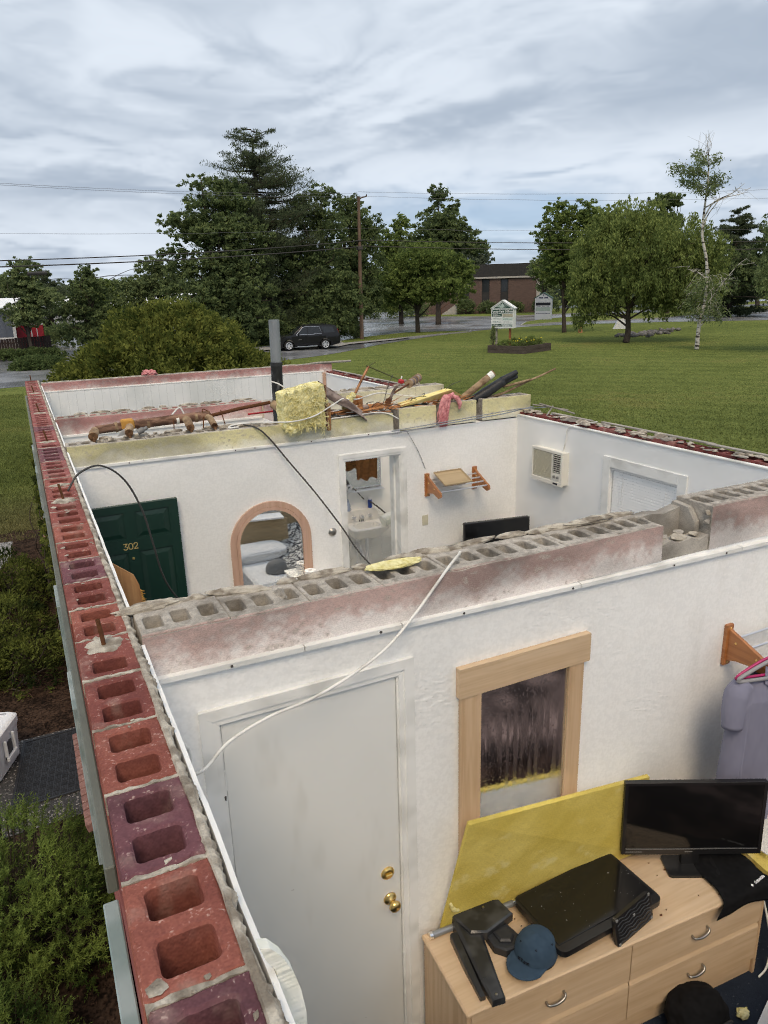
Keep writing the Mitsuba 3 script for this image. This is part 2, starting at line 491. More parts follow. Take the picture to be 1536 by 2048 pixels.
def board_wool(p, n, uv):
    q = fbm(p.x * 5, p.y * 5, p.z * 5, 4)
    st = fbm(p.x * 4 + p.z * 5, p.y * 5, p.z * 13 - p.x * 6, 4)
    f = noise(p.x * 200, p.y * 200, p.z * 200)
    c = mix((0.47, 0.365, 0.070), (0.62, 0.51, 0.150), smoothstep(0.2, 0.8, q * 0.65 + st * 0.35))
    c = mix(c, (0.68, 0.60, 0.30), smoothstep(0.62, 0.8, fbm(p.x * 11, p.y * 11, p.z * 11 + 5, 4)) * 0.5)
    return c * (0.88 + 0.24 * f)


scene["yellow_board"] = P(board_wool, 0.9, 0.1, lambda p, n, uv: 0.004 * fbm(p.x * 40, p.y * 40, p.z * 40, 3))
scene["pink_wool"] = P(wool((0.42, 0.13, 0.14), (0.68, 0.32, 0.32)), 0.95, 0.05, lambda p, n, uv: 0.01 * fbm(p.x * 60, p.y * 60, p.z * 20, 3))
scene["foam_white"] = P(lambda p, n, uv: mix((0.72, 0.72, 0.62), (0.84, 0.84, 0.8), smoothstep(0.3, 0.7, fbm(p.x * 12, p.y * 12, p.z * 12, 3))), 0.7, 0.3, lambda p, n, uv: 0.003 * voronoi(p.y * 120, p.z * 120)[0], eps=1e-3)
scene["pipe_wrap"] = P(lambda p, n, uv: mix((0.10, 0.055, 0.036), (0.27, 0.16, 0.11), smoothstep(0.3, 0.7, fbm(p.x * 16, p.y * 34, p.z * 34, 4))), 0.8, 0.2, lambda p, n, uv: 0.004 * fbm(p.x * 25, p.y * 50, p.z * 50, 3))
scene["tan_wrap"] = P(lambda p, n, uv: mix((0.19, 0.125, 0.075), (0.36, 0.26, 0.16), smoothstep(0.3, 0.7, fbm(p.x * 20, p.y * 20, p.z * 20, 4))), 0.8, 0.2, lambda p, n, uv: 0.003 * fbm(p.x * 50, p.y * 50, p.z * 50, 3))
scene["copper"] = P(lambda p, n, uv: mix((0.20, 0.085, 0.04), (0.52, 0.25, 0.12), smoothstep(0.3, 0.7, fbm(p.x * 14, p.y * 14, p.z * 14, 3))), 0.4, 0.5, metallic=0.7)
scene["rust"] = P(lambda p, n, uv: mix((0.055, 0.022, 0.011), (0.17, 0.075, 0.035), fbm(p.x * 90, p.y * 90, p.z * 60, 3)), 0.9, 0.2, lambda p, n, uv: 0.0015 * noise(p.x * 300, p.y * 300, p.z * 300))
scene["iron"] = P((0.055, 0.05, 0.048), 0.6, 0.4)
scene["galvanised"] = P(lambda p, n, uv: mix((0.20, 0.215, 0.23), (0.36, 0.38, 0.40), fbm(p.x * 12, p.y * 12, p.z * 5, 4)), 0.42, 0.5, metallic=0.5)
scene["black_rubber"] = P(lambda p, n, uv: mix((0.012, 0.013, 0.016), (0.03, 0.032, 0.036), fbm(p.x * 20, p.y * 20, p.z * 20, 3)), 0.5, 0.4)
scene["black_plastic"] = P((0.012, 0.012, 0.013), 0.22, 0.5)
scene["grey_black_plastic"] = P(lambda p, n, uv: mix((0.018, 0.019, 0.021), (0.05, 0.052, 0.055), smoothstep(0.35, 0.75, fbm(p.x * 14, p.y * 14, p.z * 14, 3))), 0.3, 0.5)
scene["screen_black"] = P((0.006, 0.006, 0.0065), 0.07, 0.5)
scene["gloss_black"] = P(lambda p, n, uv: C3(0.008, 0.008, 0.009) + C3(0.25, 0.25, 0.25) * smoothstep(0.955, 0.975, noise(p.x * 95, p.y * 95, 3.0)), 0.1, 0.5)
scene["white_cable"] = P(lambda p, n, uv: mix((0.55, 0.53, 0.48), (0.76, 0.75, 0.71), smoothstep(0.25, 0.6, fbm(p.x * 12, p.y * 12, p.z * 12, 3))), 0.45, 0.4)
scene["dark_cable"] = P((0.05, 0.047, 0.044), 0.5, 0.4)
scene["porcelain"] = P((0.72, 0.70, 0.66), 0.12, 0.5)
scene["cream_plastic"] = P((0.68, 0.66, 0.59), 0.4, 0.4)
scene["cream_grille"] = P((0.55, 0.52, 0.40), 0.5, 0.3)
scene["blind_white"] = P((0.80, 0.80, 0.79), 0.4, 0.4)
scene["denim_cap"] = P(lambda p, n, uv: mix((0.028, 0.050, 0.080), (0.048, 0.080, 0.120), fbm(p.x * 40, p.y * 40, p.z * 40, 3)), 0.9, 0.1, lambda p, n, uv: 0.0008 * noise(p.x * 700, p.y * 700, p.z * 700), eps=4e-4, sheen=0.4)
scene["black_cloth"] = P(lambda p, n, uv: mix((0.004, 0.004, 0.0045), (0.010, 0.010, 0.011), fbm(p.x * 50, p.y * 50, p.z * 50, 3)), 0.9, 0.1, lambda p, n, uv: 0.004 * fbm(p.x * 18, p.y * 18, p.z * 18, 3), eps=2e-3, sheen=0.3)
scene["shirt_cloth"] = P(lambda p, n, uv: mix((0.17, 0.17, 0.235), (0.235, 0.235, 0.31), fbm(p.x * 14, p.y * 14, p.z * 5, 3)), 0.85, 0.15, lambda p, n, uv: 0.004 * fbm(p.x * 24, p.y * 24, p.z * 5, 3), eps=2e-3, sheen=0.3)
scene["hanger_pink"] = P((0.40, 0.02, 0.12), 0.35, 0.5)
scene["hanger_grey"] = P((0.27, 0.265, 0.28), 0.5, 0.4)
scene["paper_white"] = P((0.74, 0.74, 0.73), 0.8, 0.2)
scene["letter_white"] = P((0.78, 0.78, 0.78), 0.7, 0.2)
scene["letter_dark"] = P((0.012, 0.014, 0.02), 0.7, 0.2)
scene["letter_brass"] = P((0.42, 0.33, 0.13), 0.45, 0.5)
scene["red_plastic"] = P((0.42, 0.02, 0.025), 0.4, 0.4)
scene["blue_plastic"] = P((0.02, 0.05, 0.25), 0.35, 0.4)
scene["clear_blue"] = P((0.30, 0.36, 0.48), 0.12, 0.5)
scene["orange_foam"] = P((0.47, 0.25, 0.06), 0.8, 0.2)
scene["brown_towel"] = P(lambda p, n, uv: mix((0.06, 0.028, 0.012), (0.17, 0.085, 0.035), fbm(p.x * 40, p.y * 40, p.z * 40, 3)), 0.95, 0.05, lambda p, n, uv: 0.004 * noise(p.x * 200, p.y * 200, p.z * 200))
scene["plastic_wrap"] = P((0.66, 0.67, 0.68), 0.55, 0.25, lambda p, n, uv: 0.006 * fbm(p.x * 16 + p.y * 9, p.y * 16, p.z * 16, 4), eps=3e-3)
scene["knit_grey"] = P(lambda p, n, uv: mix((0.05, 0.055, 0.06), (0.55, 0.55, 0.54), smoothstep(0.4, 0.6, fbm(p.x * 44, p.y * 44, p.z * 44, 3))), 0.95, 0.05, lambda p, n, uv: 0.012 * fbm(p.x * 26, p.y * 26, p.z * 26, 2), eps=3e-3)
scene["grey_cloth"] = P((0.19, 0.195, 0.20), 0.9, 0.1)
scene["tan_board"] = P(wood_fn((0.36, 0.27, 0.16), (0.45, 0.35, 0.22)), 0.7, 0.2)
scene["grey_metal"] = P((0.17, 0.17, 0.165), 0.45, 0.4)

# ------------------------------------------------------------------ the building
TOP = 2.46
XR = 4.547          # inner face of the wall with the window
B = thing("motel_building", "roofless single storey white walled motel of hollow blocks, open to the sky", "building")
rng = np.random.default_rng(11)


def core_rings(y0, L, fill=()):
    return [rrect(-0.094, y0 + L * f, 0.106, 0.086, 0.014) for i, f in enumerate((0.275, 0.725)) if i not in fill]


# the long wall of red and purple hollow blocks
W1 = tag(uniq(B + "__brick_wall"), "long wall of red and purple hollow blocks with a row of open cores")
PITCH, NB = 0.3048, (-6, 38)
purple = {-1: 1, 1: 1, 7: 1, 16: 1, 17: 1, 21: 1}
filled = {4: (1,), 11: (1,), 18: (1,), 25: (0,), 31: (1,), 13: (0,), 9: ()}
body, mort = [], []
for k in range(*NB):
    y0 = k * PITCH
    d = rng.normal(0, 0.0022, 4)
    o = [(-0.183 + d[0], y0 + 0.005), (-0.006 + d[1], y0 + 0.005), (-0.006 + d[1], y0 + PITCH - 0.005), (-0.183 + d[0], y0 + PITCH - 0.005)]
    h = core_rings(y0 + d[2], PITCH, filled.get(k, ()))
    zt = TOP + rng.normal(0, 0.0015)
    near = k < 8
    m = layered(o, h, [(2.27, 0), (zt - 0.005, 0), (zt, 0.005)], 0.0026 if near else 0.001, 0.010 if near else 0.03, 100 + k)
    mat = "purple_block" if k in purple else "orange_block" if k in (0, 2, 5, 9) else "red_block" if k < 14 else "faded_block"
    add(W1 + "__brick", m, mat)
    body.append(layered([(-0.183, y0), (-0.006, y0), (-0.006, y0 + PITCH), (-0.183, y0 + PITCH)], core_rings(y0, PITCH), [(2.06, 0), (2.268, 0)], 0, 0.2))
    # joint
    v = []
    n = 14 if near else 6
    for i, t in enumerate(np.linspace(0, 1, n)):
        x = -0.184 + t * 0.186
        w = 0.0058 + 0.004 * rng.random() + (0.012 * rng.random() if rng.random() < 0.15 else 0)
        zz = TOP - 0.004 + 0.007 * rng.random()
        v += [(x, y0 - w, TOP - 0.05), (x, y0 - w * 0.7, zz), (x, y0 + w * 0.7, zz), (x, y0 + w, TOP - 0.05)]
    f = []
    for i in range(n - 1):
        for j in range(3):
            a = i * 4 + j
            f += [[a, a + 4, a + 5], [a, a + 5, a + 1]]
    mort.append(trimesh.Trimesh(np.array(v), f, process=False))
Y0, Y1 = NB[0] * PITCH, NB[1] * PITCH
wall = cut(bx(-0.182, -0.005, Y0, Y1, -0.3, 2.06), [bx(-0.4, 0.2, 4.42, 5.34, 0, 2.04), bx(-0.4, 0.2, 2.69, 3.58, 0.93, 1.76), bx(-0.4, 0.2, 8.2, 9.2, 0.93, 1.76)])
add(W1 + "__body", cat(wall, body), "faded_block")
add(W1 + "__mortar", cat(mort), "mortar", kind="stuff")

# mortar squeezed out along the inner edge
v, f = [], []
ys = np.concatenate([np.arange(Y0, 2.5, 0.006), np.arange(2.5, Y1, 0.016)])
for i, y in enumerate(ys):
    p3 = np.array([y * 9, 1.0, 2.0])
    w = 0.002 + 0.020 * max(0, meshkit.fbm(p3 * 1.3, 3, 3) - 0.30) * 1.5 + 0.012 * max(0, meshkit.fbm(p3 * 7.0, 3, 5) - 0.38) * 2
    z = TOP + 0.012 * (meshkit.fbm(p3 * 2.5 + 50, 5, 6) - 0.45)
    sec = [(-0.016 + 0.012 * meshkit.noise(p3 * 1.7, 9), TOP - 0.003), (-0.006, z + 0.004), (w * 0.6, z + 0.002), (w + 0.004, z - 0.012), (w * 0.7, z - 0.05), (-0.004, z - 0.08)]
    v += [(a, y, b) for a, b in sec]
    if i:
        for j in range(5):
            a = (i - 1) * 6 + j
            f += [[a, a + 1, a + 7], [a, a + 7, a + 6]]
add(W1 + "__mortar_fringe", trimesh.Trimesh(np.array(v), f, process=False), "mortar", label="ragged mortar squeezed out along the inner edge")
for y, hh, ww, s in ((1.45, 0.0, 0.14, 1), (3.60, 0.0, 0.12, 2), (5.77, 0, 0.1, 3), (7.70, 0, 0.1, 4), (9.73, 0, 0.1, 5), (4.04, -0.002, 0.06, 6)):
    g = lump((-0.094, y, TOP - 0.006), (0.075, ww / 2 + 0.012, 0.013), 40 + s, 0.35, 3.0, 3)
    add(W1 + "__grout", g, "mortar", True)
for y, lean in ((1.45, 0.02), (3.62, 0.04), (5.78, 0.05), (7.74, 0.05), (9.75, 0.05), (11.45, 0.0)):
    add(W1 + "__rebar", tube([(-0.094, y, TOP - 0.02), (-0.095 - lean * 0.2, y - 0.003, TOP + 0.05), (-0.096 - lean * 0.4, y + 0.004, TOP + 0.10)], 0.0075, 8), "rust", True)
# the wallboard that lines it
for a, b in ((-2.2, 1.452), (1.70, 4.40), (4.40, 5.39), (5.63, 7.06), (7.31, 10.99)):
    n = int((b - a) / 0.03)
    yy = np.linspace(a, b, n)
    top = 2.415 + 0.028 * np.array([meshkit.fbm(np.array([y * 5, 7.0, 1.0]), 4, 2) for y in yy])
    lo = 0.0 if a != 4.40 else 2.05
    add(W1 + "__wallboard", face_x([(a, lo)] + [(b, lo)] + [(y, z) for y, z in zip(yy[::-1], top[::-1])], 0.0245, 0.0365), "white_wallboard")
add(W1 + "__wallboard", face_y([(0.012, 2.505), (0.03, 2.497), (0.05, 2.468), (0.068, 2.425), (0.08, 2.375), (0.0865, 2.32), (0.086, 2.26), (0.075, 2.20), (0.038, 2.18), (0.038, 2.44), (0.02, 2.475)], -0.018, 0.006), "foam_white", label="white foam scrap with a rounded edge on the wall")
# outside: frieze board, shutters, sills
add(W1 + "__frieze_board", cat(bx(-0.212, -0.184, 0.62, 2.05, 2.17, 2.25, 0.004), bx(-0.212, -0.184, 2.056, 6.4, 2.17, 2.25, 0.004), bx(-0.212, -0.184, 6.406, 11.5, 2.17, 2.25, 0.004)), "frieze_paint")
for y0, y1 in ((0.1, 1.02), (2.28, 2.68), (3.60, 4.0), (7.75, 8.15), (9.24, 9.64)):
    add(W1 + "__shutter", bx(-0.232, -0.186, y0, y1, 0.92, 1.80, 0.004), "shutter_paint")
for y0, n in ((2.66, 14), (8.16, 16)):
    for i in range(n):
        add(W1 + "__sill_brick", xf(bx(-0.06, 0.05, -0.03, 0.03, -0.028, 0.028, 0.004), (-0.205, y0 + i * 0.069, 0.9), ry=-0.22), "sill_brick")

scene["frieze_paint"] = P(lambda p, n, uv: mix((0.10, 0.115, 0.10), (0.17, 0.185, 0.165), fbm(p.x * 9, p.y * 9, p.z * 9, 3)), 0.6, 0.3)
scene["shutter_paint"] = P(lambda p, n, uv: mix((0.22, 0.29, 0.29), (0.33, 0.40, 0.41), smoothstep(0.3, 0.7, fbm(p.x * 9, p.y * 9, p.z * 9, 3))), 0.6, 0.3)
scene["sill_brick"] = P(block_color((0.26, 0.14, 0.12), (0.17, 0.085, 0.075), k=5.0), 0.85, 0.25, block_bump)


rs = np.random.default_rng(23)
for i in range(46):
    y = -0.3 + 6.0 * rs.random() ** 1.3
    side = rs.random()
    x = -0.165 + 0.02 * rs.random() if side < 0.3 else -0.028 + 0.012 * rs.random() if side < 0.55 else -0.094 + rs.normal(0, 0.02)
    if side >= 0.55:
        y = round(y / PITCH) * PITCH + rs.normal(0, 0.016)
    q = 0.004 + 0.009 * rs.random() ** 2
    add(W1 + "__mortar_smear", xf(chunk((0, 0, 0), (q * (1 + rs.random()), q * (1 + 1.4 * rs.random()), 0.0035), 900 + i), (x, y, TOP + 0.001), rz=rs.random() * 3), "mortar", 40)


# ---- cross walls of three-core blocks
def course(W, x0, x1, y0, y1, ztop, mat, pitch=0.318, seed=0, hgt=0.19, skip=(), step=0.02, jit=0.002, fill=(), cores=3):
    x, k = x0, 0
    r = np.random.default_rng(seed)
    while x < x1 - 0.05:
        e = min(x + pitch, x1)
        if k not in skip:
            L = e - x
            n = max(1, int(round(L / (pitch / cores))))
            off = (x + e) / 2
            hs = [rrect(x + L * (i + 0.5) / n + r.normal(0, 0.002), (y0 + y1) / 2 + r.normal(0, 0.004), 0.066 + r.normal(0, 0.002), min(0.115, (y1 - y0) * 0.5), 0.016) for i in range(n) if (k, i) not in fill]
            zt = ztop + r.normal(0, 0.002)
            dy = r.normal(0, 0.0004)
            m = layered([(x + 0.0008, y0 + dy), (e - 0.0008, y0 + dy), (e - 0.0008, y1), (x + 0.0008, y1)], hs, [(ztop - hgt, 0), (zt - 0.004, 0), (zt, 0.004)], jit, step, seed * 31 + k)
            add(W + "__block", m, mat)
        x, k = e, k + 1


def skin(W, x0, x1, y, z0, ztop, mat, seed, cracks=()):
    """The old painted parging on the face of a block course, with a broken upper edge."""
    xs = np.arange(x0, x1 + 0.001, 0.012 if x1 - x0 < 3 and y < 3 else 0.04)
    top = [ztop - 0.001 - 0.010 * max(0, meshkit.fbm(np.array([x * 22, seed, 1.0]), 4, seed) - 0.42) - 0.03 * max(0, meshkit.fbm(np.array([x * 5, seed, 7.0]), 3, seed) - 0.66) for x in xs]
    add(W + "__parging", face_y([(x0, z0), (x1, z0)] + [(float(a), float(b)) for a, b in zip(xs[::-1], top[::-1])], y - 0.006, y + 0.001), mat)


def trim_run(W, pts, y, mat="trim_white", breaks=(), d=0.022, h=0.02):
    """A thin ceiling moulding along a wall face, from piece to piece."""
    xs = [pts[0][0], *breaks, pts[-1][0]]
    zz = lambda x: float(np.interp(x, [p[0] for p in pts], [p[1] for p in pts]))
    for a, b in zip(xs[:-1], xs[1:]):
        a, b = a + 0.003, b - 0.003
        q = [(y - d, zz(a) - h), (y - d, zz(a)), (y - 0.001, zz(a) + 0.004), (y - 0.001, zz(a) - h - 0.004)]
        r = [(y - d, zz(b) - h), (y - d, zz(b)), (y - 0.001, zz(b) + 0.004), (y - 0.001, zz(b) - h - 0.004)]
        v = [(a, *t) for t in q] + [(b, *t) for t in r]
        add(W + "__moulding", hull(v), mat)


def rubble_line(W, x0, x1, y, z, seed, n, s=0.05, mat="mortar"):
    r = np.random.default_rng(seed)
    for i in range(n):
        x = x0 + (x1 - x0) * (i + r.random()) / n
        L = s * (0.6 + 1.6 * r.random())
        m = lump((0, 0, 0), (L, 0.018 + 0.014 * r.random(), 0.011 + 0.010 * r.random()), seed * 7 + i, 0.35, 2.4, 3)
        add(W + "__mortar_scrap", xf(m, (x, y + r.normal(0, 0.008), z + 0.004), rz=r.normal(0, 0.2)), mat, True)


# near wall, between the two rooms in front
W2 = tag(uniq(B + "__block_wall"), "white plastered wall with a door, under a band of pink painted blocks")
lower = cut(bx(0.038, XR - 0.004, 1.46, 1.70, 0, 2.262), [bx(0.262, 1.033, 1.3, 1.9, -0.1, 2.035)])
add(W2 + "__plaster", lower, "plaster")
skin(W2, 0.03, 2.532, 1.461, 2.2645, 2.455, "pink_block", 3)
skin(W2, 2.868, XR - 0.01, 1.461, 2.2645, 2.50, "pink_block", 4)
course(W2, 0.03, 2.53, 1.462, 1.695, 2.455, "pink_block", seed=3, step=0.011, jit=0.0026, hgt=0.19)
course(W2, 2.87, XR - 0.01, 1.462, 1.695, 2.50, "pink_block", seed=4, step=0.011, jit=0.0026, hgt=0.235)
# the block whose face has broken away
brk = [face_y([(2.533, 2.265), (2.867, 2.265), (2.867, 2.345), (2.80, 2.33), (2.74, 2.352), (2.66, 2.335), (2.60, 2.36), (2.533, 2.345)], 1.463, 1.56),
       face_y([(2.533, 2.265), (2.867, 2.265), (2.867, 2.47), (2.80, 2.455), (2.72, 2.44), (2.62, 2.452), (2.533, 2.445)], 1.632, 1.694),
       face_x([(1.50, 2.265), (1.69, 2.265), (1.69, 2.45), (1.60, 2.44), (1.54, 2.40)], 2.535, 2.565),
       face_x([(1.52, 2.265), (1.69, 2.265), (1.69, 2.48), (1.58, 2.47), (1.53, 2.40)], 2.83, 2.866)]
add(W2 + "__broken_block", cat(brk), "concrete", label="block with its pink face broken away and its hollow laid open")
for i, (x, y, z, s) in enumerate(((2.60, 1.52, 2.36, 0.045), (2.69, 1.50, 2.355, 0.05), (2.75, 1.56, 2.36, 0.04), (2.81, 1.51, 2.36, 0.035), (2.86, 1.478, 2.42, 0.028), (2.872, 1.48, 2.47, 0.03), (2.535, 1.48, 2.42, 0.02))):
    add(W2 + "__mortar_scrap", chunk((x, y, z - 0.01), (s, s * 0.8, s * 0.55), 70 + i), "mortar" if i % 2 else "concrete", 35)
rubble_line(W2, 0.05, 2.5, 1.700, 2.452, 5, 15, 0.062)
add(W2 + "__mortar_scrap", lump((2.25, 1.67, 2.468), (0.15, 0.026, 0.018), 91, 0.4, 2.2, 4), "mortar", True)
add(W2 + "__mortar_scrap", lump((0.10, 1.70, 2.462), (0.12, 0.035, 0.022), 92, 0.45, 2.4, 4), "mortar", True)
add(W2 + "__mortar_scrap", lump((0.585, 1.59, 2.44), (0.022, 0.04, 0.035), 93, 0.5, 2.4, 3), "concrete", True)
trim_run(W2, [(0.04, 2.292), (2.9, 2.243), (XR - 0.01, 2.225)], 1.46, breaks=(0.62, 1.05, 2.0, 3.1), d=0.026)
for x in (0.33, 0.95, 1.35, 1.95, 2.6, 2.98):
    add(W2 + "__nail", xf(lathe([(0, 0), (0.0055, 0), (0.0055, 0.003), (0, 0.004)], n=8), (x, 1.4335, float(np.interp(x, [0.04, 2.9], [2.281, 2.232]))), rx=math.pi / 2), "iron")


def casing(W, x0, x1, zt, y, w=0.072, mat="trim_white", zb=0.0, sgn=-1):
    """Door casing: two uprights and a head, mitred, stepped in profile."""
    for a, b, t in ((x0 - w, x0, 0), (x1, x1 + w, 1)):
        s = 1 if t else -1
        inner, outer = (x0, x0 - w) if not t else (x1, x1 + w)
        mid = inner + (outer - inner) * 0.35
        add(W, cat(face_y([(inner, zb), (mid, zb), (mid, zt + w * 0.35), (inner, zt)], y - 0.001, y + sgn * 0.012),
                   face_y([(mid, zb), (outer, zb), (outer, zt + w), (mid, zt + w * 0.35)], y - 0.001, y + sgn * 0.019)), mat)
    m = w * 0.35
    add(W, cat(face_y([(x0 + 1e-3, zt), (x1 - 1e-3, zt), (x1 + m, zt + m), (x0 - m, zt + m)], y - 0.001, y + sgn * 0.0117),
               face_y([(x0 - m, zt + m), (x1 + m, zt + m), (x1 + w, zt + w - 5e-4), (x0 - w, zt + w - 5e-4)], y - 0.001, y + sgn * 0.0187)), mat)


casing(W2 + "__casing", 0.262, 1.033, 2.035, 1.46)
add(W2 + "__jamb", cat(bx(0.262, 0.268, 1.458, 1.69, 0, 2.028), bx(1.027, 1.033, 1.458, 1.69, 0, 2.028), bx(0.262, 1.033, 1.458, 1.69, 2.029, 2.035)), "trim_white")
D1 = tag(uniq(B + "__door"), "plain closed white door with brass knob and deadbolt")
add(D1 + "__leaf", bx(0.271, 1.024, 1.464, 1.50, 0.008, 2.025, 0.002), "door_paint")
rose = [(0, 0), (0.032, 0), (0.032, 0.005), (0.026, 0.012), (0.012, 0.016), (0.011, 0.032), (0.020, 0.04), (0.0285, 0.052), (0.026, 0.064), (0.014, 0.071), (0, 0.0725)]
add(D1 + "__knob", lathe(rose, (0.966, 1.4642, 0.878), 28, "y"), "brass", True)
add(D1 + "__deadbolt", cat(lathe([(0, 0), (0.033, 0), (0.032, 0.007), (0.024, 0.014), (0, 0.016)], (0.958, 1.4642, 1.028), 28, "y"), bx(0.940, 0.976, 1.44, 1.45, 1.021, 1.035, 0.003)), "brass", 35)
for z in (0.25, 1.0, 1.78):
    add(D1 + "__hinge", cat(tube([(0.2665, 1.459, z - 0.045), (0.2665, 1.459, z + 0.045)], 0.0055, 8)), "trim_white", 40)
add(W2 + "__wallplate_scar", bx(0.2545, 0.2615, 1.4415, 1.448, 1.70, 1.72, 0.002), "iron")

# far wall of the middle room
W3 = tag(uniq(B + "__block_wall"), "white plastered wall with an open doorway, under a band of yellow stained blocks")
lower = cut(bx(0.038, XR + 0.19, 5.40, 5.62, 0, 2.262), [bx(2.485, 3.102, 5.2, 5.9, -0.1, 2.04)])
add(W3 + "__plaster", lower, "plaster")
skin(W3, 0.03, 3.03, 5.401, 2.281, 2.458, "yellow_block", 6)
course(W3, 0.03, 3.03, 5.402, 5.615, 2.46, "yellow_block", seed=6, step=0.03, hgt=0.18)
for i, (a, b, z) in enumerate(((3.10, 3.53, 2.49), (3.61, 4.02, 2.50), (4.10, 4.73, 2.495))):
    course(W3, a, b, 5.402 + 0.006 * i, 5.615, z, "yellow_block", pitch=b - a + 0.001, seed=20 + i, step=0.025, hgt=z - 2.275, cores=3 + (i == 2))
trim_run(W3, [(0.04, 2.285), (3.1, 2.285)], 5.40, breaks=(0.62, 1.5, 2.3), d=0.02)
for x in (0.5, 1.42, 1.6, 2.15, 2.75):
    add(W3 + "__nail", xf(lathe([(0, 0), (0.006, 0), (0.006, 0.003), (0, 0.004)], n=8), (x, 5.379, 2.276), rx=math.pi / 2), "iron")
add(W3 + "__metal_angle", tube([(3.0, 5.37, 2.26), (3.6, 5.345, 2.30), (4.3, 5.34, 2.335), (4.72, 5.36, 2.375)], 0.007, 5), "galvanised", label="bent metal strip hanging off the block band")
add(W3 + "__metal_angle", tube([(3.0, 5.375, 2.285), (3.7, 5.35, 2.325), (4.5, 5.345, 2.37), (4.85, 5.30, 2.36)], 0.005, 5), "galvanised")
rubble_line(W3, 0.15, 3.0, 5.62, 2.458, 9, 12, 0.05)
casing(W3 + "__casing", 2.485, 3.102, 2.04, 5.40, 0.064)
add(W3 + "__jamb", cat(bx(2.485, 2.497, 5.398, 5.625, 0, 2.028), bx(3.09, 3.102, 5.398, 5.625, 0, 2.028), bx(2.485, 3.102, 5.398, 5.625, 2.029, 2.04), bx(3.075, 3.09, 5.50, 5.53, 0, 2.02)), "trim_white")
add(W3 + "__stopper", lathe([(0, 0), (0.042, 0), (0.042, 0.006), (0.034, 0.012), (0.03, 0.02), (0.02, 0.026), (0, 0.027)], (2.326, 5.399, 1.338), 24, "y"), "nickel", 35, label="round metal door stop")
add(W3 + "__outlet_plate", cat(bx(3.345, 3.415, 5.392, 5.399, 1.235, 1.345, 0.002), bx(3.362, 3.398, 5.386, 5.3915, 1.255, 1.30, 0.004)), "cream_grille")
# the green entrance door stands open against this wall
D2 = tag(uniq(B + "__door"), "dark green panelled entrance door standing open")


def panel_door(x0, x1, z0, z1, y, t, panels):
    base = bx(x0, x1, y, y + t, z0, z1, 0.002)
    cuts, adds = [], []
    for a, b, c, d in panels:
        cuts.append(bx(a, b, y - 0.1, y + 0.011, c, d))
        adds.append(hull([(a + 0.012, y + 0.0112, c + 0.012), (b - 0.012, y + 0.0112, c + 0.012), (b - 0.012, y + 0.0112, d - 0.012), (a + 0.012, y + 0.0112, d - 0.012),
                          (a + 0.05, y + 0.002, c + 0.05), (b - 0.05, y + 0.002, c + 0.05), (b - 0.05, y + 0.002, d - 0.05), (a + 0.05, y + 0.002, d - 0.05)]))
    return cat(cut(base, cuts), adds)


pan = []
for a, b in ((0.08, 0.39), (0.48, 0.77)):
    pan += [(a, b, 1.62, 1.86), (a, b, 0.95, 1.50), (a, b, 0.2, 0.83)]
add(D2 + "__leaf", panel_door(0.042, 0.85, 0.012, 1.925, 5.33, 0.044, pan), "green_door")
for i, ch in enumerate("302"):
    add(D2 + "__numeral", text_on(ch, 0.058, (0.372 + i * 0.043, 5.3285, 1.555), (1, 0, 0), (0, 0, 1), 0.004), "letter_brass", label=f"brass numeral {ch}")
add(D2 + "__peephole", lathe([(0, 0), (0.012, 0), (0.012, 0.005), (0.006, 0.007), (0, 0.007)], (0.425, 5.329, 1.44), 16, "y"), "brass", 35)
add(W1 + "__wood_panel", face_y([(0.042, 2.378), (0.138, 2.296), (0.158, 2.24), (0.164, 2.12), (0.150, 2.105), (0.128, 2.085), (0.11, 2.02), (0.07, 1.96), (0.042, 1.9)], 2.55, 2.564), "raw_wood", label="splintered brown plywood piece sticking out of the wall")
r = np.random.default_rng(4)
add(W1 + "__splinter", cat([tube([(0.158, 2.557, z), (0.168 + 0.016 * r.random(), 2.557 + r.normal(0, 0.006), z - 0.012 * r.random())], [0.004, 0.0008], 5) for z in np.linspace(2.11, 2.21, 20)]), "orange_foam", kind="stuff")

# the wall with the window
W4 = tag(uniq(B + "__window_wall"), "white wall with an air conditioner and a window")
wy0, wy1, wz0, wz1 = 3.166, 3.952, 1.02, 2.0
lower = cut(bx(XR, XR + 0.20, -2.25, 11.2, -0.3, 2.288), [bx(XR - 1, XR + 1, wy0, wy1, wz0, wz1), bx(XR - 1, XR + 1, 4.56, 4.98, 1.70, 2.02)])
add(W4 + "__plaster", lower, "white_wallboard")
r = np.random.default_rng(8)
y = -2.2
while y < 11.1:
    L = 0.3048
    mth = layered([(XR + 0.035, y + 0.004), (XR + 0.195, y + 0.004), (XR + 0.195, y + L - 0.004), (XR + 0.035, y + L - 0.004)], [rrect(XR + 0.115, y + L * q, 0.09, 0.086, 0.012) for q in (0.275, 0.725)], [(2.289, 0), (2.325 + r.normal(0, 0.006), 0.004)], 0.004, 0.03, int(500 + y * 10))
    add(W4 + "__brick", mth, "dark_red_block" if r.random() < 0.6 else "faded_block")
    y += L
scene["dark_red_block"] = P(block_color((0.17, 0.045, 0.04), (0.08, 0.026, 0.025), k=9.0), 0.85, 0.25, block_bump)
for i in range(150):
    yy = 1.6 + (3.9 if i < 110 else 9.2) * r.random()
    s = 0.016 + 0.034 * r.random() ** 2
    add(W4 + "__mortar_scrap", xf(chunk((0, 0, 0), (s * 1.2, s * (1.2 + 1.6 * r.random()), s * 0.45), 200 + i), (XR + 0.03 + 0.15 * r.random(), yy, 2.328 + s * 0.25), rz=r.normal(0, 0.5)), "mortar" if r.random() < 0.6 else "concrete", 35)
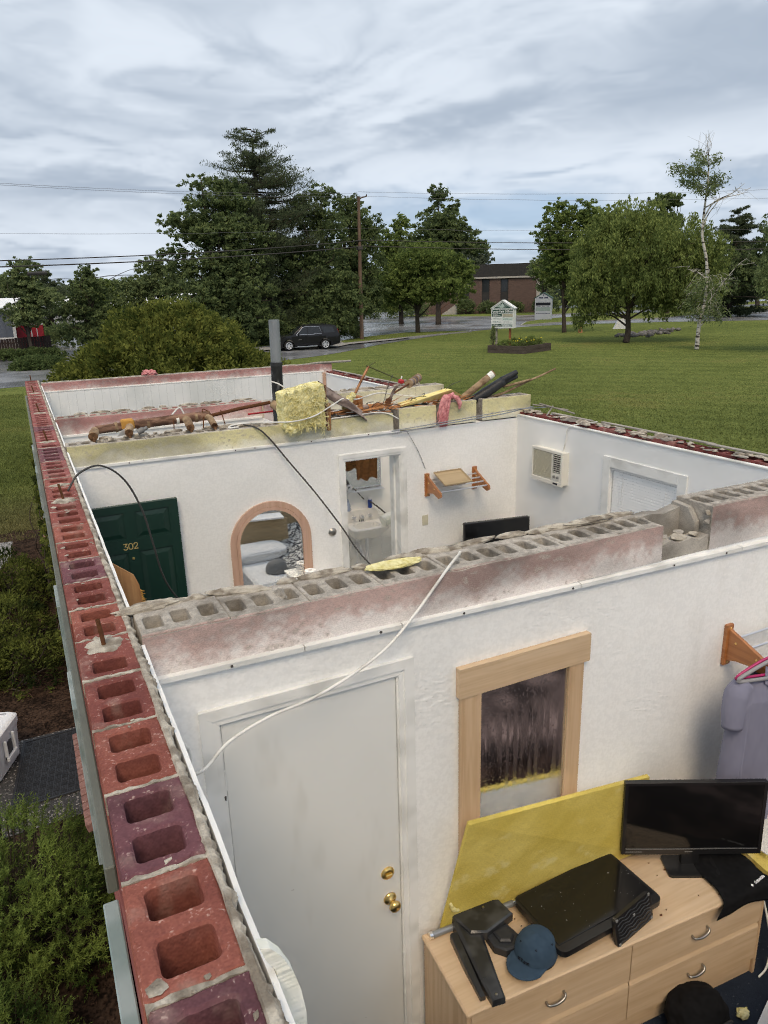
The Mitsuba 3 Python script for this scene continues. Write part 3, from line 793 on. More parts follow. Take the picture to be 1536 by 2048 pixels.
for y0, y1, dx in ((2.2, 3.05, 0.16), (3.0, 4.3, 0.185), (4.4, 5.0, 0.15), (7.4, 9.6, 0.1), (9.5, 10.9, 0.12)):
    add(W4 + "__sill_plate", xf(bx(-0.02, 0.02, y0, y1, 2.345, 2.357, 0.002), (XR + dx, 0, 0), rz=0.0), "weathered_wood")
for y0, y1 in ((1.71, 5.39), (7.32, 10.98), (-2.2, 1.45)):
    add(W4 + "__edge_strip", bx(XR - 0.012, XR + 0.03, y0, y1, 2.2895, 2.305, 0.003), "trim_white")
scene["weathered_wood"] = P(wood_fn((0.22, 0.20, 0.175), (0.38, 0.36, 0.32), "y"), 0.85, 0.2)
# window: casing, sash, blind
WN = tag(uniq(B + "__window"), "window with a white casing and a closed venetian blind")
w = 0.095
for a, b, c, d in ((wy0 - w, wy0, wz0 - w, wz1 + w), (wy1, wy1 + w, wz0 - w, wz1 + w), (wy0, wy1, wz1, wz1 + w), (wy0, wy1, wz0 - w, wz0)):
    add(WN + "__casing", cat(bx(XR - 0.016, XR - 0.001, a, b, c, d, 0.002)), "trim_white")
add(WN + "__sash", cat(bx(XR + 0.10, XR + 0.13, wy0, wy0 + 0.04, wz0, wz1), bx(XR + 0.10, XR + 0.13, wy1 - 0.04, wy1, wz0, wz1), bx(XR + 0.10, XR + 0.13, wy0 + 0.04, wy1 - 0.04, wz1 - 0.04, wz1), bx(XR + 0.10, XR + 0.13, wy0 + 0.04, wy1 - 0.04, wz0, wz0 + 0.04)), "trim_white")
add(WN + "__pane", bx(XR + 0.112, XR + 0.116, wy0 + 0.04, wy1 - 0.04, wz0 + 0.04, wz1 - 0.04), "dark_glass")
add(WN + "__head_rail", bx(XR + 0.012, XR + 0.045, wy0 + 0.006, wy1 - 0.006, wz1 - 0.03, wz1 - 0.004, 0.003), "blind_white")
for z in np.arange(wz0 + 0.02, wz1 - 0.035, 0.0268):
    add(WN + "__slat", xf(bx(-0.0015, 0.0015, wy0 + 0.008, wy1 - 0.008, -0.0125, 0.0125), (XR + 0.028, 0, float(z)), ry=0.30), "blind_white")
for yy in (wy0 + 0.14, wy1 - 0.14):
    add(WN + "__cord", tube([(XR + 0.014, yy, wz0 + 0.02), (XR + 0.014, yy, wz1 - 0.02)], 0.0016, 5), "white_cable")
scene["dark_glass"] = P((0.02, 0.024, 0.028), 0.06, 0.6)

# wall behind the pipes, and the room beyond it
W5 = tag(uniq(B + "__block_wall"), "rose painted block wall behind the pipe run")
add(W5 + "__plaster", bx(0.038, XR - 0.004, 7.07, 7.29, 0, 2.265), "white_wallboard")
skin(W5, 0.03, 2.20, 7.071, 2.271, 2.458, "rose_block", 7)
course(W5, 0.03, 2.20, 7.072, 7.285, 2.46, "rose_block", seed=12, step=0.04, hgt=0.19)
course(W5, 2.52, 4.63, 7.072, 7.285, 2.462, "cream_block", seed=13, step=0.04, hgt=0.19, pitch=0.42)
add(W5 + "__plaster", bx(2.20, 2.52, 7.072, 7.285, 2.266, 2.44), "cream_block")
trim_run(W5, [(0.04, 2.29), (2.19, 2.29)], 7.07, breaks=(0.8,), d=0.02)
rubble_line(W5, 0.1, 2.1, 7.29, 2.46, 14, 9, 0.06)
rubble_line(W5, 3.0, 4.4, 7.28, 2.465, 15, 8, 0.05)
W6 = tag(uniq(B + "__closet_wall"), "short rose and white cross wall behind the pipes")
add(W6 + "__plaster", bx(2.205, 2.32, 5.625, 7.065, 0, 2.265), "white_wallboard")
add(W6 + "__block", bx(2.21, 2.315, 5.63, 7.06, 2.268, 2.44, 0.004), "rose_side")
scene["rose_side"] = P(lambda p, n, uv: mix((0.30, 0.165, 0.155), (0.60, 0.52, 0.49), smoothstep(0.3, 0.75, fbm(p.x * 6, p.y * 6, p.z * 6, 4) + 0.35 * smoothstep(2.4, 2.28, p.z) - 0.1)), 0.85, 0.2)
W7 = tag(uniq(B + "__panelled_wall"), "end wall with white grooved panelling under a rose block band")
add(W7 + "__panelling", bx(0.038, XR - 0.004, 11.0, 11.02, 0, 2.315), "white_panelling")
add(W7 + "__body", bx(-0.004, XR + 0.14, 11.03, 11.25, -0.3, 2.268), "faded_block")
skin(W7, 0.03, XR - 0.01, 11.039, 2.272, 2.458, "rose_block", 8)
course(W7, 0.03, 4.70, 11.04, 11.245, 2.46, "rose_block", seed=16, step=0.05, hgt=0.19, pitch=0.40)
trim_run(W7, [(0.04, 2.335), (XR - 0.01, 2.335)], 11.04, breaks=(1.6, 3.2), d=0.045, h=0.016)
add(W7 + "__corner_bead", bx(XR - 0.05, XR - 0.006, 10.95, 10.995, 0, 2.31), "pink_wood")
add(W7 + "__mortar_scrap", lump((1.62, 11.15, 2.49), (0.11, 0.07, 0.055), 77, 0.6, 3.0, 3), "pink_wool", True)
add(W7 + "__sill_plate", cat(tube([(3.95, 11.1, 2.43), (4.4, 11.05, 2.475), (5.05, 11.0, 2.475)], 0.02, 6)), "weathered_wood")

# floors and the hidden front room walls
F1 = add(B + "__carpet", bx(0.04, XR - 0.002, -2.25, 1.46, -0.06, 0.0), "carpet", label="dark blue speckled carpet")
add(B + "__carpet", bx(0.04, XR - 0.002, 1.70, 5.40, -0.06, 0.0), "carpet")
add(B + "__tile_floor", bx(0.04, XR - 0.002, 5.62, 7.07, -0.06, 0.0), "white_tile")
add(B + "__carpet", bx(0.04, XR - 0.002, 7.29, 11.0, -0.06, 0.0), "carpet")
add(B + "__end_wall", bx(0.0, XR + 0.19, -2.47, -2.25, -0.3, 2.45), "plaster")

# ------------------------------------------------------------------ things on the near wall and dresser
MR = thing("wall_mirror", "rain streaked mirror in a pale wood frame on the near wall beside the white door", "mirror")
x0, x1 = 1.337, 2.03
add(MR + "__head_board", face_y([(1.325, 1.845), (1.325, 1.992), (2.072, 1.992), (2.072, 1.845)], 1.458, 1.425), "maple_wood")
add(MR + "__stile", bx(1.337, 1.447, 1.432, 1.4575, 0.70, 1.844, 0.003), "maple_wood_upright")
add(MR + "__stile", bx(1.955, 2.045, 1.432, 1.4575, 0.70, 1.844, 0.003), "maple_wood_upright")
add(MR + "__rail", bx(1.4475, 1.9545, 1.434, 1.4575, 0.70, 0.80, 0.003), "maple_wood")
add(MR + "__glass", bx(1.4476, 1.9544, 1.448, 1.4565, 0.801, 1.8435), "wet_mirror")

DA = 0.062
DO = np.array([1.112, 1.432, 0.0])
du, dv = np.array([math.cos(DA), -math.sin(DA), 0]), np.array([-math.sin(DA), -math.cos(DA), 0])   # along the front, and out into the room


def dl(m):
    """From dresser space (x along, y out from the wall, z up)."""
    A = np.eye(4)
    A[:3, 0], A[:3, 1], A[:3, 3] = du, dv, DO
    m = m.copy()
    m.apply_transform(A)
    if np.linalg.det(A[:3, :3]) < 0:
        m.invert()
    return m


def dp(x, y, z):
    return DO + du * x + dv * y + np.array([0, 0, z])


DT = 0.62
DR = thing("dresser", "long low six drawer dresser of pale maple below the near wall", "dresser")
add(DR + "__top", dl(bx(0, 1.80, 0, 0.455, DT - 0.024, DT, 0.007)), "maple_wood")
add(DR + "__side_panel", dl(bx(0.012, 0.03, 0.006, 0.435, 0.0, DT - 0.0245, 0.001)), "maple_wood_upright")
add(DR + "__side_panel", dl(bx(1.77, 1.788, 0.006, 0.435, 0.0, DT - 0.0245, 0.001)), "maple_wood_upright")
add(DR + "__back_panel", dl(bx(0.031, 1.769, 0.006, 0.016, 0.0, DT - 0.0245)), "maple_wood")
add(DR + "__plinth", dl(bx(0.031, 1.769, 0.40, 0.418, 0.0, 0.10)), "maple_wood")
for a, b in ((0.033, 0.906), (0.912, 1.767)):
    for z0, z1, lip in ((0.36, DT - 0.028, 0), (0.108, 0.353, 1)):
        dk = uniq(DR + "__drawer")
        m = hull([(a, 0.42, z0), (b, 0.42, z0), (a, 0.42, z1), (b, 0.42, z1), (a, 0.436, z0), (b, 0.436, z0), (a, 0.436, z1 - 0.0 - 0.03 * lip), (b, 0.436, z1 - 0.03 * lip), (a, 0.424, z1), (b, 0.424, z1)])
        scene[dk] = mikit.ply(dl(m), "maple_wood")
        cx, cz = (a + b) / 2, (z0 + z1) / 2
        hp = tube([(cx - 0.048, 0.436, cz - 0.006), (cx - 0.046, 0.456, cz - 0.008), (cx - 0.01, 0.462, cz - 0.012), (cx + 0.03, 0.461, cz - 0.002), (cx + 0.045, 0.455, cz + 0.012), (cx + 0.046, 0.436, cz + 0.014)], [0.006, 0.0055, 0.0075, 0.0075, 0.0055, 0.006], 8, 5)
        add(dk + "__handle", dl(hp), "nickel", True)

# fibreglass board leaning on the wall
bl = np.array([dp(0.0, 0, 0)[0] + 0.05, 1.33, DT + 0.002])
YB = one("insulation_board", hull([(1.200, 1.405, 0.640), (1.218, 1.430, 0.632), (2.42, 1.335, 0.630), (2.42, 1.362, 0.632),
                                   (1.318, 1.335, 1.243), (1.326, 1.360, 1.245), (2.462, 1.345, 1.090), (2.470, 1.372, 1.088), (1.212, 1.40, 0.626)]), "yellow_board",
         "large yellow fibreglass board leaning on the wall behind the dresser", "insulation board")
add(YB + "__torn_edge", tube([(1.245, 1.385, 0.79), (1.262, 1.378, 0.75), (1.29, 1.374, 0.735)], [0.008, 0.012, 0.007], 7, 5), "yellow_wool", True)

# flat television lying on the dresser
add(YB + "__facing", hull([(1.228, 1.434, 0.645), (2.41, 1.366, 0.645), (1.330, 1.366, 1.236), (2.46, 1.377, 1.080), (1.228, 1.431, 0.645), (2.41, 1.363, 0.645), (1.330, 1.363, 1.236), (2.46, 1.374, 1.080)]), "paper_white", label="white facing on the back of the board")
o = np.array([1.905, 1.165, DT])
FT = thing("television", "flat black television lying face up on the dresser", "television")
ax, ay = np.array([0.985, 0.03, 0]), np.array([0.08, 0.99, 0])
ax, ay = ax / np.linalg.norm(ax), None
ay = np.array([-ax[1], ax[0], 0])


def ft(m, o=o):
    return frame(m, o, ax, ay, (0, 0, 1))


add(FT + "__housing", ft(hull(np.vstack([np.column_stack([np.array(rrect(0.02, -0.01, 0.50, 0.27, 0.03)), np.full(16, 0.004)]), np.column_stack([np.array(rrect(0, 0, 0.64, 0.37, 0.035)), np.full(16, 0.05)]), np.column_stack([np.array(rrect(0, 0, 0.64, 0.37, 0.035)), np.full(16, 0.082)])]))), "black_plastic", 25)
add(FT + "__screen", ft(bx(-0.305, 0.305, -0.14, 0.172, 0.0823, 0.0855, 0.001)), "gloss_black")
ST = tag(uniq(FT + "__stand"), "ribbed black stand foot sticking up at the front edge")
so = np.array([2.025, 0.962, DT + 0.002])
sx, sz = np.array([0.98, 0.16, 0.06]), np.array([0.10, 0.20, 0.97])
sx, sz = sx / np.linalg.norm(sx), sz / np.linalg.norm(sz)
sy = np.cross(sz, sx)
sy /= np.linalg.norm(sy)
sz = np.cross(sx, sy)


def sf(m):
    return frame(m, so, sx, sy, sz)


add(ST + "__plate", sf(hull(np.vstack([[(a, -0.006, b) for a, b in rrect(0, 0.075, 0.27, 0.15, 0.018)], [(a, 0.012, b) for a, b in rrect(0, 0.075, 0.27, 0.15, 0.018)]]))), "black_plastic")
rr = np.random.default_rng(2)
ribs = []
for i in range(7):
    z = 0.014 + i * 0.02
    pts = [(-0.12 + 0.02 * k, -0.0075, z + 0.006 * math.sin(k * 1.7 + i)) for k in range(13)]
    ribs.append(tube(pts, 0.0025, 5))
add(ST + "__rib", sf(cat(ribs)), "grey_black_plastic", kind="stuff")
for a, b in ((-0.12, 0.14), (0.12, 0.14), (-0.12, 0.012), (0.12, 0.012), (0, 0.1)):
    add(ST + "__screw_boss", sf(cbox((a, -0.0085, b), (0.014, 0.006, 0.014), 0.002)), "grey_metal")

# upright television on its stand
TV = thing("television", "upright black flat television on a stand on the right end of the dresser", "television")
tx = np.array([0.888, -0.46, 0.0])
TW = 0.728
tx /= np.linalg.norm(tx)
tz = np.array([0, 0, 1.0])
tz = tz + 0.04 * np.array([-tx[1], tx[0], 0])
tz /= np.linalg.norm(tz)
ty = np.cross(tz, tx)
to = np.array([2.264, 1.312, 0.702])


def tf(m):
    return frame(m, to, tx, ty, tz)


add(TV + "__housing", tf(hull([(0, 0, 0), (TW, 0, 0), (0, 0, 0.43), (TW, 0, 0.43), (0, 0.025, 0), (TW, 0.025, 0), (0, 0.025, 0.43), (TW, 0.025, 0.43), (0.1, 0.06, 0.05), (TW - 0.1, 0.06, 0.05), (0.1, 0.055, 0.35), (TW - 0.1, 0.055, 0.35)])), "black_plastic")
add(TV + "__bezel", tf(cat(bx(-0.002, 0.016, -0.006, -0.0005, 0, 0.43, 0.001), bx(TW - 0.016, TW + 0.002, -0.006, -0.0005, 0, 0.43, 0.001), bx(0.0165, TW - 0.0165, -0.006, -0.0005, 0.414, 0.432, 0.001), bx(0.0165, TW - 0.0165, -0.006, -0.0005, -0.002, 0.036, 0.001))), "black_plastic")
add(TV + "__screen", tf(bx(0.0167, TW - 0.0167, -0.003, -0.0008, 0.0365, 0.4135)), "screen_black")
add(TV + "__chrome_line", tf(bx(0.02, TW - 0.02, -0.0075, -0.0062, 0.0305, 0.033)), "grey_metal")
add(TV + "__badge", tf(cat([bx(0.02 + i * 0.011, 0.029 + i * 0.011, -0.0072, -0.0062, 0.014, 0.0185) for i in range(8)], bx(0.33, 0.37, -0.0072, -0.0062, 0.013, 0.018))), "grey_metal")
add(TV + "__stand", cat(tf(bx(0.32, 0.41, 0.0, 0.03, -0.079, 0.0)), frame(hull([(a, b, z) for a, b in rrect(0.365, -0.01, 0.27, 0.15, 0.02) for z in (0.0, 0.014)]), (to[0], to[1], DT + 0.001), tx, (-tx[1], tx[0], 0), (0, 0, 1))), "black_plastic")

# detached television stand with its long arm
PB = thing("plastic_stand", "dark grey plastic bracket with a long arm lying at the left end of the dresser", "bracket")
zc = DT + 0.002


def slab(poly, z0, z1, taper=0.008):
    q = Polygon(poly)
    i = q.buffer(-taper)
    return hull([(a, b, z0) for a, b in q.exterior.coords] + [(a, b, z1 - taper) for a, b in q.exterior.coords] + [(a, b, z1) for a, b in i.exterior.coords])


def taper_bar(pts, z0):
    """A bar through (x, y, half width, height)."""
    out = []
    for (xa, ya, wa, ha), (xb, yb, wb, hb) in zip(pts[:-1], pts[1:]):
        u = np.array([xb - xa, yb - ya])
        u = u / np.linalg.norm(u)
        nx, ny = -u[1], u[0]
        q = []
        for x, y, w_, h_ in ((xa, ya, wa, ha), (xb, yb, wb, hb)):
            for sg in (-1, 1):
                q += [(x + sg * nx * w_, y + sg * ny * w_, z0), (x + sg * nx * w_, y + sg * ny * w_, z0 + h_ * 0.8), (x + sg * nx * w_ * 0.72, y + sg * ny * w_ * 0.72, z0 + h_)]
        out.append(hull(q))
    return cat(out)


add(PB + "__arm", cat(taper_bar([(1.315, 1.36, 0.062, 0.062), (1.285, 1.22, 0.050, 0.056), (1.25, 1.06, 0.040, 0.046), (1.232, 0.955, 0.031, 0.036)], zc),
                      taper_bar([(1.235, 1.33, 0.020, 0.045), (1.205, 1.16, 0.018, 0.036), (1.183, 1.005, 0.013, 0.024)], zc)), "grey_black_plastic", 30)
add(PB + "__top_plate", slab([(1.262, 1.40), (1.44, 1.408), (1.52, 1.372), (1.532, 1.27), (1.47, 1.262), (1.36, 1.235), (1.29, 1.27)], zc + 0.028, zc + 0.078), "grey_black_plastic", 30)
add(PB + "__cup", cat(slab([(1.365, 1.252), (1.40, 1.262), (1.49, 1.262), (1.505, 1.18), (1.47, 1.13), (1.40, 1.135), (1.362, 1.18)], zc, zc + 0.045), slab([(1.395, 1.24), (1.47, 1.24), (1.475, 1.18), (1.44, 1.155), (1.395, 1.18)], zc + 0.04, zc + 0.062)), "black_rubber", 30)
for (cx, cy, cz) in ((1.232, 0.975, 0.0365), (1.42, 1.36, 0.0785)):
    add(PB + "__stud", lathe([(0, 0), (0.007, 0), (0.006, 0.006), (0, 0.007)], (cx, cy, zc + cz), 10), "nickel", 40)
TB = one("metal_tube", tube([dp(0.035, 0.04, DT + 0.017), dp(0.50, 0.035, DT + 0.017)], 0.0155, 14), "galvanised", "short grey metal tube lying under the dark plastic bracket on the dresser", "tube", smooth=40)
for t in (0.033, 0.502):
    add(TB + "__end_cap", tube([dp(t - 0.008, 0.04 - t * 0.01, DT + 0.0175), dp(t + 0.008, 0.04 - t * 0.01, DT + 0.0175)], 0.0168, 14), "chrome", 40)

# caps
def ball_cap(name, c, face, mats, label, r=0.095, text=None, squash=0.86):
    """A baseball cap: crown of six panels, bill, button, eyelets; face = angle in which the bill points."""
    key = thing(name, label, "cap")
    prof = [(r * 1.02 * math.cos(a) ** 0.8, r * squash * 1.35 * math.sin(a) ** 0.95) for a in np.linspace(0.0, math.pi / 2 - 1e-4, 14)]
    m = trimesh.creation.revolve(np.array(prof), sections=48)
    v = np.array(m.vertices)
    ang = np.arctan2(v[:, 1], v[:, 0])
    hh = v[:, 2] / (r * squash * 1.35)
    seam = np.abs(((ang / (math.pi / 3)) + 0.5) % 1 - 0.5) * 2
    v[:, :2] *= (1 - 0.018 * np.exp(-((1 - seam) / 0.10) ** 2) * (hh < 0.97) * (hh > 0.03))[:, None]
    front = np.clip(np.cos(ang), 0, 1)
    v[:, 0] *= 1.10
    v[:, 2] += 0.010 * front * hh
    v += 0.006 * (meshkit.fbm(v * 14 + 3.0, 3, 4) - 0.5)[:, None] * np.array([1, 1, 0.6])
    A = lambda mm: xf(mm, c, rz=face)
    add(key + "__crown", A(trimesh.Trimesh(v, m.faces, process=False)), mats[0], True)
    n = 26
    pv, pf = [], []
    for i, t in enumerate(np.linspace(-1.18, 1.18, n)):
        for j, s in enumerate(np.linspace(0, 1, 7)):
            rad = 1.0
            x = r * 1.10 * math.cos(t) + s * 0.085 * math.cos(t * 0.80) ** 0.55
            y = r * 1.0 * math.sin(t) * (1 - 0.06 * s)
            z = 0.006 + 0.010 * math.cos(t) - 0.10 * (y * y) / (r) * (0.4 + s) * 0.9 + 0.006 * s
            pv.append((x, y, z))
    for i in range(n - 1):
        for j in range(6):
            a = i * 7 + j
            pf += [[a, a + 7, a + 8], [a, a + 8, a + 1]]
    top = trimesh.Trimesh(np.array(pv), pf, process=False)
    bot = trimesh.Trimesh(np.array(pv) - [0, 0, 0.004], np.array(pf)[:, ::-1], process=False)
    rim = tube([pv[i * 7 + 6] - np.array([0, 0, 0.002]) for i in range(n)], 0.0035, 6)
    add(key + "__bill", A(cat(top, bot, rim)), mats[0], True)
    add(key + "__button", A(lathe([(0, 0), (0.008, 0), (0.007, 0.004), (0, 0.006)], (0, 0, r * squash * 1.35 - 0.001), 12)), mats[0], 40)
    for q in (-0.52, 0.52, 1.57, -1.57, 2.6, -2.6):
        add(key + "__eyelet", A(xf(lathe([(0.0022, 0), (0.0045, 0.0), (0.0042, 0.0025), (0.0022, 0.002)], n=10), (r * 0.80 * 1.03 * math.cos(q) * 1.08, r * 0.80 * math.sin(q) * 1.03, r * 0.99), ry=0.9 * math.cos(q), rx=-0.9 * math.sin(q))), "letter_dark")
    add(key + "__band", A(xf(trimesh.creation.annulus(r * 0.97, r * 1.005, 0.014, sections=40), (0.004, 0, -0.002))), mats[1])
    if text:
        for i, ch in enumerate(text):
            t = (i - (len(text) - 1) / 2) * 0.15 - 0.05
            nx = np.array([math.cos(t), math.sin(t), 0.12])
            p0 = np.array([r * 1.125 * math.cos(t), r * 1.035 * math.sin(t), 0.033])
            add(key + "__lettering", A(text_on(ch, 0.013, p0, (-math.sin(t), math.cos(t), 0), (-0.2 * math.cos(t), -0.2 * math.sin(t), 0.98), 0.003, True)), "letter_dark", label=f"dark embroidered letter {ch}")
    return key


ball_cap("baseball_cap", (1.53, 1.085, DT + 0.020), math.radians(203), ("denim_cap", "black_cloth"), "faded blue baseball cap on the dresser top beside the flat black television", 0.096, "KTom", 0.82)

# black garment with white lettering, draped over the dresser corner
gu = np.array([0.50, -0.865, 0.0])
gw = np.array([0.865, 0.50, 0.0])
go = np.array([2.60, 1.215, DT])
vs, fs = [], []
N, M_ = 26, 16
edge = lambda q: q
ga, gb, gc, ge = (np.array([*q, DT]) for q in ((2.645, 1.185), (2.87, 1.09), (2.90, 0.775), (2.485, 0.80)))
for i, s in enumerate(np.linspace(0, 1, N)):
    for j, t in enumerate(np.linspace(0, 1, M_)):
        p = (ga * (1 - t) + gb * t) * (1 - s) + (ge * (1 - t) + gc * t) * s
        p = p + np.array([-0.018, 0, 0]) * math.sin(s * 7) * (1 - t) + np.array([0.012, 0, 0]) * math.sin(s * 9) * t + np.array([0, 0.02 * math.sin(t * 4), 0]) * s
        s, t = s, t
        loc = np.linalg.solve(np.column_stack([du[:2], dv[:2]]), (p - DO)[:2])
        over = loc[1] - 0.462
        z = DT + 0.010 + 0.016 * meshkit.fbm(np.array([s * 7, t * 5, 2.0]), 3, 5) + 0.006 * math.sin(t * 9 + s * 3)
        if over > 0:
            p = p - dv * max(0, over - 0.012) * 0.93
            z = z - over * 0.93
        vs.append((p[0], p[1], z))
for i in range(N - 1):
    for j in range(M_ - 1):
        a = i * M_ + j
        fs += [[a, a + M_, a + M_ + 1], [a, a + M_ + 1, a + 1]]
up = np.array(vs)
dn = up - np.array([0, 0, 0.007])
rim = [i * M_ for i in range(N)] + [(N - 1) * M_ + j for j in range(1, M_)] + [i * M_ + M_ - 1 for i in range(N - 2, -1, -1)] + [j for j in range(M_ - 2, 0, -1)]
K = len(up)
side = []
for a, b in zip(rim, rim[1:] + rim[:1]):
    side += [[a, b, b + K], [a, b + K, a + K]]
GM = one("folded_garment", trimesh.Trimesh(np.vstack([up, dn]), np.array(fs + [[a + K, c + K, b + K] for a, b, c in fs] + side), process=False), "black_cloth", "black garment with a small white word, draped over the dresser front below the upright television", "clothing", smooth=True)
ip = (18 * M_ + 10)
pz = up[ip] + np.array([0.0, -0.004, 0.016])
lx, lu = np.array([0.985, 0.13, 0.02]), np.array([-0.10, 0.85, 0.25])
lx /= np.linalg.norm(lx)
lu -= lx * (lu @ lx)
add(GM + "__lettering", text_on("Columbia", 0.0135, pz + lx * 0.012, lx, lu, 0.0015, True), "letter_white", label="small white word")
add(GM + "__emblem", cat([frame(cbox((0, 0, 0), (0.0052, 0.0052, 0.0015)), pz - lx * 0.052 + lx * a * 0.0042 + lu / np.linalg.norm(lu) * b * 0.0042, (lx + lu) / np.linalg.norm(lx + lu), (lu - lx) / np.linalg.norm(lu - lx)) for a, b in ((1, 0), (-1, 0), (0, 1), (0, -1))]), "letter_white")

# white cable arcing over the near wall
one("coaxial_cable", tube([(0.045, 0.98, 2.32), (0.09, 1.08, 2.20), (0.10, 1.17, 2.06), (0.16, 1.23, 2.02), (0.26, 1.28, 2.065), (0.42, 1.31, 2.10), (0.60, 1.33, 2.115), (0.78, 1.355, 2.155), (0.95, 1.38, 2.22), (1.09, 1.405, 2.32), (1.20, 1.43, 2.41), (1.29, 1.46, 2.475), (1.37, 1.51, 2.50), (1.42, 1.58, 2.475), (1.43, 1.63, 2.38), (1.43, 1.65, 2.2)], 0.0062, 8, 8),
    "white_cable", "white cable arcing from the brick wall over the pink block band above the white door", "cable", smooth=True)
one("insulation_scrap", lump((1.11, 1.615, 2.472), (0.13, 0.045, 0.014), 33, 0.3, 2.5, 4), "yellow_wool", "flat yellow insulation scrap on the open cores of the near block wall", "insulation", smooth=True)


# wooden rack on the near wall with shirts under it
def rack(name, label, o, L, depth, yaw=0.0, tray=False, n_rod=4):
    """A wall rack: two wooden brackets (plate and arm) with metal rods between; o = left end, x along the wall, -y out into the room."""
    key = thing(name, label, "rack")
    for i, x in enumerate((0.0, L)):
        pl = bx(x - 0.012, x + 0.042, -0.022, -0.001, -0.115, 0.13, 0.003)
        arm = face_x([(-0.022, 0.105), (-depth, -0.02), (-depth - 0.01, -0.06), (-depth + 0.03, -0.085), (-0.16, -0.055), (-0.08, -0.065), (-0.022, -0.085)], x + 0.004, x + 0.026)
        k = add(key + "__bracket", xf(cat(pl, arm), o, rz=yaw), "orange_wood")
        for (yy, zz) in ((-0.024, 0.11), (-0.024, -0.098)):
            add(k + "__screw", xf(xf(lathe([(0, 0), (0.006, 0), (0.004, 0.003), (0, 0.004)], n=10), (x + 0.015, yy, zz), rx=math.pi / 2), o, rz=yaw), "brass")
        for t in (0.22, 0.62):
            add(k + "__screw", xf(xf(lathe([(0, 0), (0.007, 0), (0.005, 0.004), (0, 0.005)], n=10), (x + 0.004, -depth * t, 0.06 - 0.10 * t), ry=-math.pi / 2), o, rz=yaw), "brass")
    for t in np.linspace(0.16, 0.92, n_rod):
        y, z = -0.02 - depth * t * 0.93, 0.085 - 0.112 * t
        add(key + "__rod", xf(tube([(0.0265, y, z), (L + 0.0035, y, z)], 0.008, 10), o, rz=yaw), "chrome", 40)
    add(key + "__hanging_rod", xf(tube([(0.0265, -depth * 0.72, -0.035), (L + 0.0035, -depth * 0.72, -0.035)], 0.009, 10), o, rz=yaw), "chrome", 40)
    return key


rack("wall_rack", "orange wood rack on the near wall above the lavender shirt", (3.075, 1.46, 1.66), 0.75, 0.33)
rack("wall_rack", "orange wood rack carrying a tan tray, on the far wall by the open doorway", (3.39, 5.40, 1.665), 0.585, 0.29)
one("serving_tray", xf(cat(bx(-0.16, 0.16, -0.12, 0.12, 0, 0.006, 0.002), bx(-0.165, 0.165, -0.125, -0.1165, 0.0005, 0.02, 0.002), bx(-0.165, 0.165, 0.1165, 0.125, 0.0005, 0.02, 0.002), bx(-0.165, -0.1565, -0.116, 0.116, 0.0005, 0.02, 0.002), bx(0.1565, 0.165, -0.116, 0.116, 0.0005, 0.02, 0.002)), (3.63, 5.245, 1.748), rx=0.36, rz=0.0), "tan_board", "shallow tan tray lying on the rods of the rack beside the open doorway", "tray")


